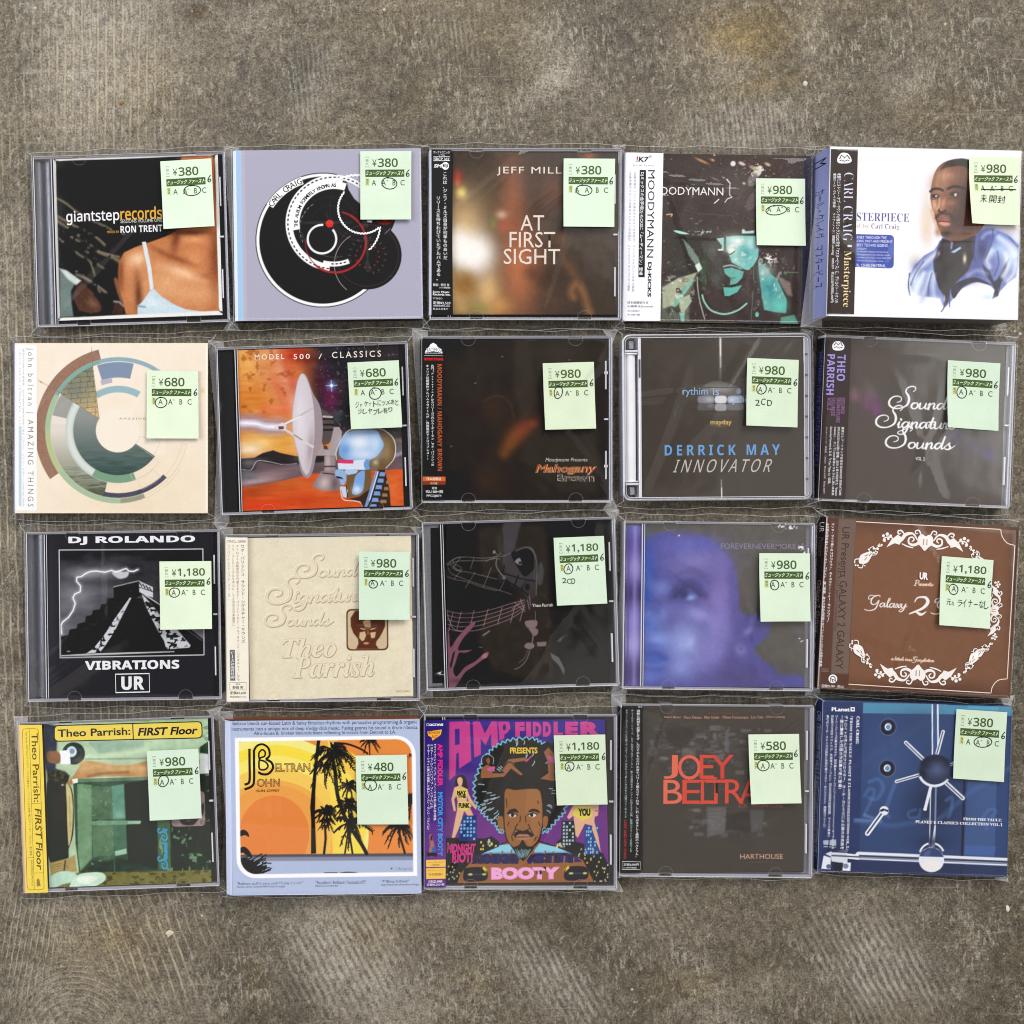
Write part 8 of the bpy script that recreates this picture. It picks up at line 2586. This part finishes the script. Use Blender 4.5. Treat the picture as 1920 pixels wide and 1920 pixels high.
    # cars
    for cx, fl in ((560, 1), (1430, -1)):
        f.ps([(cx - 100, 1480), (cx - 70, 1450), (cx + 60, 1448), (cx + 100, 1480), (cx + 102, 1540), (cx + 60, 1565), (cx - 90, 1565)], (28, 26, 44), 6)
        f.l([(cx - 60, 1508), (cx + 60, 1508)], 12, (60, 60, 90), 5); f.e(cx - 45, 1508, 20, 10, (190, 196, 90), 5); f.e(cx + 75, 1508, 18, 10, (190, 196, 90), 5)
        f.p([(cx + fl * 70, 1440), (cx + fl * 110, 1480), (cx + fl * 85, 1470), (cx + fl * 100, 1500), (cx + fl * 60, 1460)], (230, 200, 60), 5)
    f.T('BOOTY', 690, 1446, 600, 112, (232, 130, 190), b=0.09, res=3)
    f.T('BOOTY', 698, 1452, 584, 98, (242, 174, 214), b=0.055, res=3)
    # towers
    def tower(x, y, w, h, c, wc, sd, cols=4):
        f.p([(x, y), (x + w, y), (x + w, y + h), (x, y + h)], c, 5)
        r2 = np.random.RandomState(sd)
        n = int(h / 30)
        for i in range(n):
            for j in range(cols):
                if r2.rand() < .62:
                    xx, yy = x + 12 + j * (w - 16) / cols, y + 12 + i * 30
                    f.p([(xx, yy), (xx + w / cols * .55, yy), (xx + w / cols * .55, yy + 19), (xx, yy + 19)], wc, 4)
    f.p([(305, 1190), (420, 1190), (640, 1200), (700, 1180), (760, 1230), (760, 1270), (560, 1350), (430, 1500), (400, 1585), (305, 1585)], (18, 14, 18), 6)
    f.p([(1250, 1240), (1300, 1200), (1480, 1250), (1660, 1340), (1715, 1450), (1715, 1585), (1585, 1585), (1490, 1400), (1380, 1330)], (22, 18, 16), 6)
    tower(415, 1000, 155, 220, (36, 50, 120), (120, 190, 224), 3, 5)
    tower(570, 1210, 70, 90, (22, 20, 22), (220, 206, 90), 4, 3)
    tower(1298, 1052, 120, 230, (24, 22, 30), (170, 200, 210), 5, 4)
    tower(1498, 1096, 126, 250, (44, 70, 140), (140, 200, 230), 6, 6)
    for sd, (x0, x1, y0, y1) in enumerate(((310, 420, 1200, 1560), (660, 740, 1200, 1260), (1240, 1330, 1240, 1290), (1440, 1640, 1260, 1420), (1580, 1700, 1430, 1580))):
        r2 = np.random.RandomState(sd)
        for k in range(16):
            x, y = r2.uniform(x0, x1), r2.uniform(y0, y1)
            f.p([(x, y), (x + 12, y), (x + 12, y + 16), (x, y + 16)], ((222, 206, 96), (190, 206, 200))[k % 2], 4, 0.85)
    # figures
    s2 = (224, 176, 140)
    f.ps([(385, 690), (420, 655), (460, 660), (485, 720), (480, 790), (400, 780)], (44, 22, 30), 5)
    f.ps([(400, 690), (425, 670), (445, 690), (440, 740), (415, 745)], s2, 5)
    f.p([(375, 760), (420, 740), (480, 770), (520, 860), (570, 930), (560, 950), (500, 880), (480, 830), (485, 880), (540, 1000), (490, 1000), (460, 960), (420, 1100), (380, 1190), (355, 1190), (390, 1000), (410, 900), (395, 830), (375, 860), (390, 960), (370, 960), (350, 860)], s2, 5)
    f.p([(385, 770), (490, 775), (480, 850), (400, 855)], (226, 206, 84), 5); f.p([(405, 885), (500, 880), (525, 920), (470, 960), (400, 940)], (226, 206, 84), 5)
    f.T('MAY', 398, 785, 80, 34, bk, b=0.06); f.T('THE', 402, 818, 74, 30, bk, b=0.06); f.T('FUNK', 412, 892, 96, 44, bk, b=0.06)
    f.p([(1420, 890), (1620, 890), (1612, 1010), (1585, 1020), (1575, 1100), (1500, 1080), (1440, 1200), (1420, 1180), (1400, 1010), (1360, 1040), (1345, 1020), (1390, 930)], s2, 5)
    f.p([(1580, 1060), (1620, 1200), (1640, 1330), (1610, 1260), (1560, 1120)], s2, 5)
    f.p([(1415, 925), (1555, 935), (1560, 1020), (1480, 1055), (1395, 1000)], (226, 206, 84), 5); f.T('YOU', 1440, 946, 105, 66, bk, b=0.06)
    f.l([(1585, 968), (1620, 972)], 9, mg, 5)
    # reclining figures in the hair
    f.ps([(610, 530), (640, 485), (690, 490), (710, 540), (680, 580), (630, 580)], (24, 16, 16), 5); f.l(smooth([(610, 560), (612, 500), (660, 478), (708, 510), (705, 560)], 4), 5, (170, 190, 190), 4)
    f.ps([(645, 530), (665, 505), (680, 530), (668, 565)], (140, 90, 60), 5)
    f.p([(605, 600), (650, 565), (715, 590), (700, 640), (800, 640), (780, 600), (840, 520), (990, 505), (1010, 530), (880, 550), (900, 590), (970, 650), (940, 660), (860, 600), (800, 670), (660, 680), (600, 680)], (150, 96, 64), 5)
    f.ls([(760, 640), (840, 545), (900, 590), (980, 660)], 8, bk, 4); f.l([(990, 540), (1035, 495)], 12, mg, 5)
    f.ps([(655, 600), (715, 580), (720, 605), (680, 625)], (206, 90, 150), 5)
    f.ps([(1120, 430), (1160, 375), (1230, 400), (1230, 470), (1140, 470)], (24, 16, 16), 5)
    f.p([(1140, 460), (1180, 420), (1230, 480), (1230, 710), (1110, 690), (1180, 640), (1170, 540)], (150, 96, 64), 5)
    f.p([(1170, 490), (1230, 500), (1230, 560), (1190, 540)], (206, 90, 150), 5)
    f.T('PRESENTS', 848, 420, 236, 52, (226, 190, 60), b=0.035)
    f.T('MIDNIGHT', 316, 1240, 242, 80, (204, 56, 130), b=0.05, sh=0.03)
    f.T('RIOT!', 358, 1315, 176, 90, (204, 56, 130), b=0.05, sh=0.03)
    s.booklet(f, (60, 44, 90))
    o = s.face([(122, 182), (297, 178), (300, 1606), (124, 1604)], 8, (62, 34, 120))
    o.b(210, 200, 300, 300, (44, 34, 110), 0.9)
    o.b(210, 1400, 300, 300, (100, 44, 130), 0.9)
    for y in range(1060, 1600, 16):
        for x in range(130, 298, 16):
            o.e(x + (y // 16 % 2) * 8, y, 4.5, 4.5, (140, 80, 160), 5, 0.6)
    o.T('OCTAVE', 156, 208, 118, 20, WH, b=0.05); o.strip([(134, 208), (152, 208), (152, 226), (134, 226)], 3, WH, True)
    o.poly([(140, 275), (262, 258), (255, 300), (230, 320), (205, 335), (185, 352), (175, 322), (148, 310)], (238, 176, 50))
    o.T('MIDNIGHT', 150, 272, 100, 26, (180, 90, 40), b=0.03); o.T('RIOT', 180, 305, 50, 26, (180, 90, 40), b=0.03)
    o.T('AMP FIDDLER', 228, 378, 42, 362, (226, 40, 130), rot=90, b=0.04)
    o.T('MOTOR CITY BOOTY', 230, 790, 42, 546, (44, 150, 220), rot=90, b=0.04)
    for t, x, hh in (('Pファンクとシェ・ディラ、ムーディーマンを結ぶ職人芸の極意。', 194, 655), ('ミスター・デトロイトことアンプ・フィドラーによる、', 166, 550), ('モーター・シティの魅力を満載した極上アーバン・ダンス・アルバム!!', 138, 725)):
        o.T(t, x, 382, 22, hh, WH, rot=90, b=0.012)
    o.ps([(160, 1160), (178, 1155), (190, 1200), (200, 1240), (210, 1330), (150, 1330), (165, 1250)], (160, 110, 90), 6); o.ps([(168, 1170), (180, 1160), (186, 1200), (172, 1200)], (30, 20, 24), 5)
    o.p([(180, 1260), (212, 1260), (212, 1330), (180, 1330)], (60, 90, 170), 5); o.p([(140, 1300), (225, 1310), (225, 1340), (140, 1335)], (24, 18, 26), 6)
    o.poly([(132, 1368), (298, 1366), (298, 1428), (132, 1430)], (236, 190, 84)); o.poly([(132, 1440), (298, 1436), (298, 1530), (134, 1532)], (236, 190, 84))
    b_ = (150, 96, 30)
    o.T('ボーナストラック', 150, 1382, 130, 16, b_, b=0.01); o.T('2曲収録', 178, 1404, 68, 15, b_, b=0.01); o.T('ライナー・ノーツ', 150, 1452, 128, 16, b_); o.T('対訳掲載！', 152, 1482, 120, 22, b_, b=0.01)
    o.T('OTCD-5900', 152, 1545, 118, 20, WH, b=0.02); o.T('定価¥2,350+税', 138, 1570, 150, 22, WH, b=0.02)
    s.obi(o, (50, 36, 110), ())
    s.film(43, (), 0.004, 0.003)
    s.tag([(1210, 308), (1650, 302), (1675, 897), (1238, 900)], '1,180', (1348, 572, 37, 37, 0), six=(0.955, 0.315), curl=(0.0012, 0.0008))

def cd_red_name():
    s = Case((1140, 1300), [(108, 85), (1760, 103), (1755, 1590), (104, 1560)], 0.0104,
             'jewel case with big red lettering over smeared grey skyline, black paper strip')
    s.jewel('black', 'clear')
    f = s.face([(300, 115), (1690, 130), (1690, 1540), (310, 1535)], 6, (68, 62, 57))
    f.noise(6, 80, None, 4)
    rs = np.random.RandomState(12)
    for k in range(620):
        x, y = rs.uniform(330, 1350), rs.uniform(270, 1250)
        if 520 < x < 700 and 300 < y < 380: continue
        w, h = rs.uniform(8, 90), rs.uniform(4, 44)
        dens = math.exp(-((y - 430) / 190) ** 2) + .8 * math.exp(-((y - 1080) / 150) ** 2) * (x > 680)
        if rs.rand() > dens: continue
        c = rs.uniform(58, 116)
        f.p([(x, y), (x + w, y + rs.uniform(-4, 4)), (x + w, y + h), (x, y + h)], (c, c - 2, c), 12, 0.6)
    f.p([(850, 980), (1020, 980), (1010, 1200), (860, 1240)], (108, 106, 108), 20, 0.7)
    f.noise(30, 60, 14, 3, 3, np.clip(f.m_blob(760, 430, 420, 180) + f.m_blob(1050, 1090, 360, 150), 0, 1))
    f.p([(1220, 1000), (1345, 1000), (1330, 1180), (1240, 1200)], (88, 87, 90), 20, 0.7)
    f.p([(1020, 1040), (1220, 1020), (1230, 1190), (1020, 1180)], (52, 48, 45), 16, 0.8)
    f.p([(510, 310), (740, 290), (740, 380), (640, 480), (500, 400)], (56, 51, 48), 30, 0.8)
    f.p([(640, 470), (760, 480), (740, 540), (640, 540)], (108, 100, 98), 18, 0.6)
    f.p([(1010, 320), (1036, 320), (1040, 520), (1000, 500)], (100, 100, 104), 10, 0.7)
    f.ps([(440, 560), (480, 545), (530, 560), (490, 580)], (120, 118, 120), 14, 0.7)
    f.p([(1620, 360), (1690, 350), (1690, 750), (1650, 600)], (80, 75, 70), 24, 0.7)
    rd, r2 = (214, 74, 58), (226, 108, 84)
    for ch, x, w, c in (('J', 480, 122, r2), ('O', 604, 194, (222, 100, 78)), ('E', 790, 120, rd), ('Y', 884, 200, (206, 66, 54))):
        f.T(ch, x, 532, w, 204 if ch != 'O' else 212, c, b=0.0, res=4)
    f.poly([(800, 722), (935, 724), (935, 742), (800, 740)], rd)
    for ch, x, w, c in (('B', 480, 160, r2), ('E', 642, 150, rd), ('L', 800, 110, rd), ('T', 840, 178, rd), ('R', 1008, 160, rd), ('A', 1130, 180, rd), ('M', 1300, 190, rd)):
        f.T(ch, x, 744, w, 206, c, b=0.0, res=4)
    f.poly([(640, 745), (850, 746), (850, 762), (640, 760)], rd); f.poly([(640, 935), (945, 938), (945, 953), (640, 950)], rd)
    f.T('LOST IN NEW YORK', 1130, 952, 380, 34, (172, 74, 58), b=0.004)
    for x in (1300, 1405, 1480): f.poly([(x, 935), (x + 30, 935), (x + 30, 950), (x, 950)], (230, 150, 96))
    f.T('Exclusive Productions by', 866, 164, 255, 22, (134, 72, 60))
    for t, x, w in (('Adam Beyer', 480, 148), ('Paco Osuna', 652, 150), ('Alex Under', 822, 136), ('Oliver Huntemann', 982, 222), ('Len Faki', 1228, 105), ('Chris Liebing', 1356, 162)):
        f.T(t, x, 196, w, 24, (206, 150, 128))
    f.T('HARTHOUSE', 1142, 1384, 366, 44, (206, 164, 138), b=-0.004)
    f.T('DJ MIX SERIES VOL. 1', 1205, 1450, 245, 14, (104, 92, 88))
    s.booklet(f, (62, 56, 52))
    o = s.face([(112, 118), (292, 122), (284, 1530), (108, 1528)], 12, (11, 13, 21))
    o.V('過剰な刺激を必要とせず、ただそのもののけの音やパワーで揺らせてくれる、これこそがまさしく最高のベルトラム！', 238, 136, 28, 1266, WH, 0.012)
    o.V('チャールズ・シャーペ、カリム他がプロデュースし、新たな潮流をダイレクトに伝えるその美、最強のフラッシュを放つCD', 190, 136, 22, 1215, (180, 196, 196))
    o.V('テクノ・ローズ・ベルを経てアンダーレーベルをもって新しい文化も人の聴いてくれるCD', 143, 136, 20, 925, (180, 196, 196))
    o.T('LOST AND NEW YORK?', 136, 1080, 22, 330, (176, 44, 52), rot=90, b=0.02)
    o.strip([(122, 1430), (278, 1436), (276, 1503), (122, 1498)], 4, (216, 216, 222), True)
    o.T('定価2,000円', 134, 1446, 130, 22, WH, b=0.015); o.T('(1,905円税抜)', 134, 1478, 112, 14, WH)
    s.obi(o, (26, 22, 28), [('ジョーイ・ベルトラム', 0.18, 0.62, (120, 116, 120))])
    s.film(44, [(0.3, 0.8, 0.35, -0.8, 0.0004, 0.008)], 0.0046, 0.003)
    s.tag([(1185, 347), (1620, 343), (1638, 935), (1203, 938)], '580', (1315, 612, 45, 45, 0), six=(0.925, 0.285), curl=(0.0016, 0.001))

def cd_vault():
    s = Case((1500, 1290), [(195, 95), (1810, 170), (1770, 1610), (150, 1580)], 0.0095,
             'dark blue card case showing steel spoked handles and rods of a vault door')
    f = s.face([(195, 95), (1810, 170), (1770, 1610), (150, 1580)], 5.5, (44, 66, 114))
    f.p([(540, 118), (1200, 140), (1440, 155), (1810, 170), (1805, 250), (1440, 232), (540, 208)], (70, 140, 176), 6)
    f.p([(1440, 150), (1700, 165), (1696, 200), (1440, 190)], (82, 160, 196), 6, 0.8)
    f.b(760, 700, 200, 400, (58, 86, 138), 0.6)
    f.b(1050, 300, 200, 120, (44, 66, 108), 0.6)
    f.p([(1420, 240), (1440, 240), (1400, 1600), (1380, 1600)], (26, 32, 56), 10)
    f.p([(1440, 800), (1690, 800), (1660, 1610), (1400, 1600)], (66, 100, 158), 8, 0.55)
    f.p([(1690, 240), (1805, 250), (1770, 1610), (1670, 1605)], (40, 66, 118), 8, 0.8)
    f.p([(185, 95), (545, 115), (510, 1590), (150, 1580)], (38, 54, 104), 6)
    f.b(350, 1480, 120, 100, (26, 32, 60), 0.9)
    f.b(1150, 1000, 220, 200, (30, 38, 66), 0.8)
    f.b(1250, 1530, 500, 60, (34, 44, 80), 0.8)
    f.p([(480, 1480), (1760, 1520), (1760, 1600), (470, 1590)], (38, 48, 86), 10, 0.7)
    f.p([(1420, 1340), (1680, 1350), (1665, 1430), (1415, 1420)], (62, 96, 170), 8, 0.7)
    gy = f.img.mean(-1, keepdims=True)
    f.img = gy + (f.img - gy) * 0.86
    # ghost lettering reflected in the steel
    gh = (84, 120, 176)
    f.ls([(560, 1080), (640, 900), (600, 860), (560, 920)], 30, gh, 16, 0.4)
    f.ls([(600, 800), (680, 780), (720, 860), (660, 950), (600, 940)], 34, gh, 14, 0.4)
    f.ls([(830, 790), (780, 930), (740, 1060), (770, 1100)], 34, gh, 14, 0.4)
    f.ls([(1000, 1040), (940, 1060), (950, 1110), (1020, 1100), (1040, 1040), (1030, 1110)], 24, gh, 14, 0.35)
    f.ls([(1260, 960), (1310, 940), (1300, 1050), (1280, 1100)], 30, gh, 14, 0.4)
    f.ls([(1560, 1120), (1620, 1040), (1680, 1050), (1640, 1110), (1600, 1200)], 24, gh, 14, 0.4)
    f.l([(480, 1140), (800, 1180), (1200, 1120), (1450, 900), (1790, 690)], 40, gh, 30, 0.3)
    f.l([(480, 1130), (700, 1140), (560, 1090)], 30, (110, 140, 190), 20, 0.5)
    st, dk = (222, 226, 236), (28, 32, 48)
    # rivets
    for cx, cy in ((762, 330), (755, 685)):
        f.e(cx, cy, 74, 76, (86, 104, 140), 10, 0.7); f.e(cx, cy, 64, 66, dk, 7); f.e(cx, cy - 2, 30, 32, (176, 190, 212), 6); f.e(cx - 2, cy + 2, 20, 20, (90, 140, 176), 6)
        f.ring(cx, cy, 20, 28, 110, 250, (240, 244, 250), 5)
    # rods
    def rod(a, b2, w):
        a, b2 = np.array(a, float), np.array(b2, float); d = (b2 - a) / np.linalg.norm(b2 - a); n = np.array([-d[1], d[0]])
        f.l([tuple(a), tuple(b2)], w, st, 5)
        f.l([tuple(a + n * w * .05), tuple(b2 + n * w * .05)], w * .32, (60, 70, 96), 5)
    f.l([(1140, 140), (1142, 570)], 11, st, 5); f.l([(1186, 142), (1190, 520)], 14, st, 5); f.l([(1162, 140), (1166, 560)], 30, (56, 84, 130), 8)
    rod((1232, 375), (1182, 560), 30)
    f.l([(1150, 840), (1144, 1360)], 64, (44, 54, 84), 6); f.l([(1128, 850), (1118, 1360)], 9, (200, 208, 222), 5); f.l([(1172, 850), (1166, 1180)], 14, (120, 136, 168), 6)
    f.p([(1162, 1170), (1172, 1180), (1164, 1360), (1130, 1362)], st, 6)
    rod((915, 465), (1065, 610), 32); rod((835, 798), (1030, 742), 28); rod((1260, 812), (1400, 942), 34); rod((1290, 660), (1350, 630), 26)
    f.l([(1128, 848), (1080, 1036)], 26, st, 6); f.e(1080, 1036, 16, 12, st, 5)
    f.e(1165, 705, 138, 138, (44, 52, 76), 7)
    f.e(1170, 640, 120, 60, (24, 26, 40), 20, 0.8)
    f.b(1180, 690, 80, 70, (84, 98, 136), 0.8)
    f.b(1060, 740, 30, 70, (20, 24, 38), 0.7)
    f.ring(1160, 700, 126, 148, 205, 325, st, 6); f.ring(1170, 670, 130, 150, 210, 320, (44, 52, 76), 8, 0.5)
    f.e(728, 1050, 40, 40, st, 6); f.p([(690, 1045), (720, 1030), (768, 1045), (760, 1062), (730, 1048), (700, 1062)], dk, 6)
    rod((705, 1080), (585, 1245), 44)
    # bottom rod and ball
    f.l([(510, 1438), (1778, 1480)], 66, st, 6); f.l([(510, 1440), (1778, 1480)], 18, (50, 58, 84), 6); f.l([(510, 1455), (1778, 1496)], 10, (110, 120, 150), 6)
    f.b(1140, 1320, 160, 60, (36, 44, 76), 0.8)
    f.ring(1138, 1430, 96, 112, 20, 75, st, 5); f.ring(1138, 1430, 96, 112, 105, 165, st, 5)
    f.e(1135, 1468, 108, 106, st, 6)
    f.p([(1030, 1440), (1050, 1400), (1100, 1368), (1160, 1364), (1215, 1395), (1240, 1445)], (54, 66, 110), 8)
    f.p([(1060, 1440), (1080, 1400), (1130, 1380), (1120, 1440)], (84, 98, 140), 12, 0.7)
    f.e(1135, 1520, 80, 44, (232, 228, 226), 14)
    # bracket at the strip's foot
    f.p([(196, 1310), (310, 1300), (310, 1370), (200, 1366)], (200, 206, 220), 8, 0.8)
    f.l([(195, 1350), (310, 1360)], 10, dk, 6); f.l([(250, 1300), (240, 1400)], 9, dk, 6)
    f.p([(215, 1425), (275, 1400), (410, 1398), (410, 1510), (270, 1490), (265, 1450)], (206, 212, 224), 6); f.l([(275, 1440), (410, 1445)], 14, (70, 78, 104), 6); f.l([(275, 1405), (410, 1410)], 12, dk, 6)
    f.p([(405, 1420), (510, 1430), (510, 1475), (405, 1465)], st, 6); f.l([(405, 1445), (510, 1450)], 12, (60, 66, 90), 6)
    f.p([(200, 1440), (265, 1460), (260, 1560), (180, 1555)], (222, 226, 236), 6); f.p([(375, 1500), (440, 1500), (435, 1572), (365, 1570)], (222, 226, 236), 6); f.e(245, 1535, 22, 20, (90, 96, 120), 6); f.e(395, 1530, 24, 22, (120, 126, 150), 6)
    f.p([(290, 1500), (365, 1500), (360, 1570), (290, 1570)], (30, 34, 52), 6)
    sb = lambda z: ''.join(chr(0x1D400 + ord(c) - 65) if c.isupper() else (chr(0x1D7CE + ord(c) - 48) if c.isdigit() else c) for c in z)
    f.T(sb('FROM THE VAULT:'), 1405, 1106, 324, 23, WH, b=0.004)
    f.T(sb('PLANET E CLASSICS COLLECTION VOL.1'), 998, 1130, 735, 25, WH, b=0.004)
    o = f
    o.T('PLaneʇ'.replace('ʇ', 't'), 270, 153, 158, 34, WH, b=0.03); o.poly([(436, 154), (472, 156), (471, 192), (435, 190)], WH); o.T('e', 444, 162, 20, 20, (38, 54, 104), b=0.03)
    o.T(sb('CARL CRAIG'), 488, 234, 26, 238, WH, rot=90, b=0.01)
    o.T('『' + sb('FROM THE VAULT: PLANET E CLASSICS COLLECTION VOL.1') + '』', 430, 230, 28, 1160, WH, rot=90, b=0.008)
    o.T('デトロイトが生んだ天才クリエイター、カール・クレイグによる数々の名曲を', 382, 226, 30, 1160, WH, rot=90, b=0.016)
    o.T('一堂に集結した究極の作品集が遂に登場！', 346, 224, 30, 635, WH, rot=90, b=0.02)
    o.T('カール・クレイグ名義はもちろん、別名義69/ペイパークリップ・ピープル/インナーゾーン・オーケストラの', 302, 222, 24, 1160, WH, rot=90, b=0.01)
    o.T('名曲群その他をリミックス、未発表ヴァージョン、初CD化音源を全曲収録。すべての音楽に', 264, 220, 24, 1060, WH, rot=90, b=0.01)
    o.T('捧げるカール・クレイグの過去と未来を繋ぐベスト・セレクション、異端のリリース！', 222, 220, 24, 975, WH, rot=90, b=0.01)
    s.card(f, ((24, 40, 90), (44, 70, 110), (40, 56, 100), (30, 40, 74)), 0.0,
           [('CARL CRAIG/FROM THE VAULT: PLANET E CLASSICS COLLECTION VOL.1', 0.07, 0.92, (190, 206, 236))])
    s.film(45, [(-0.6, -0.55, 0.98, -0.1, 0.0004, 0.005)], 0.0040, 0.004)
    s.tag([(1333, 180), (1757, 213), (1723, 797), (1298, 765)], '380', (1555, 461, 70, 42, 3), six=(0.945, 0.34))

for fn in (cd_shoulder, cd_discs, cd_blur, cd_teal, cd_portrait, cd_rings, cd_robot, cd_mahogany, cd_innovator, cd_script_dark,
           cd_pyramid, cd_script_cream, cd_nets, cd_violet, cd_brown, cd_cabinet, cd_palms, cd_afro, cd_red_name, cd_vault):
    fn()

bpy.data.objects.remove(_to, do_unlink=True)
bpy.data.curves.remove(_tc)
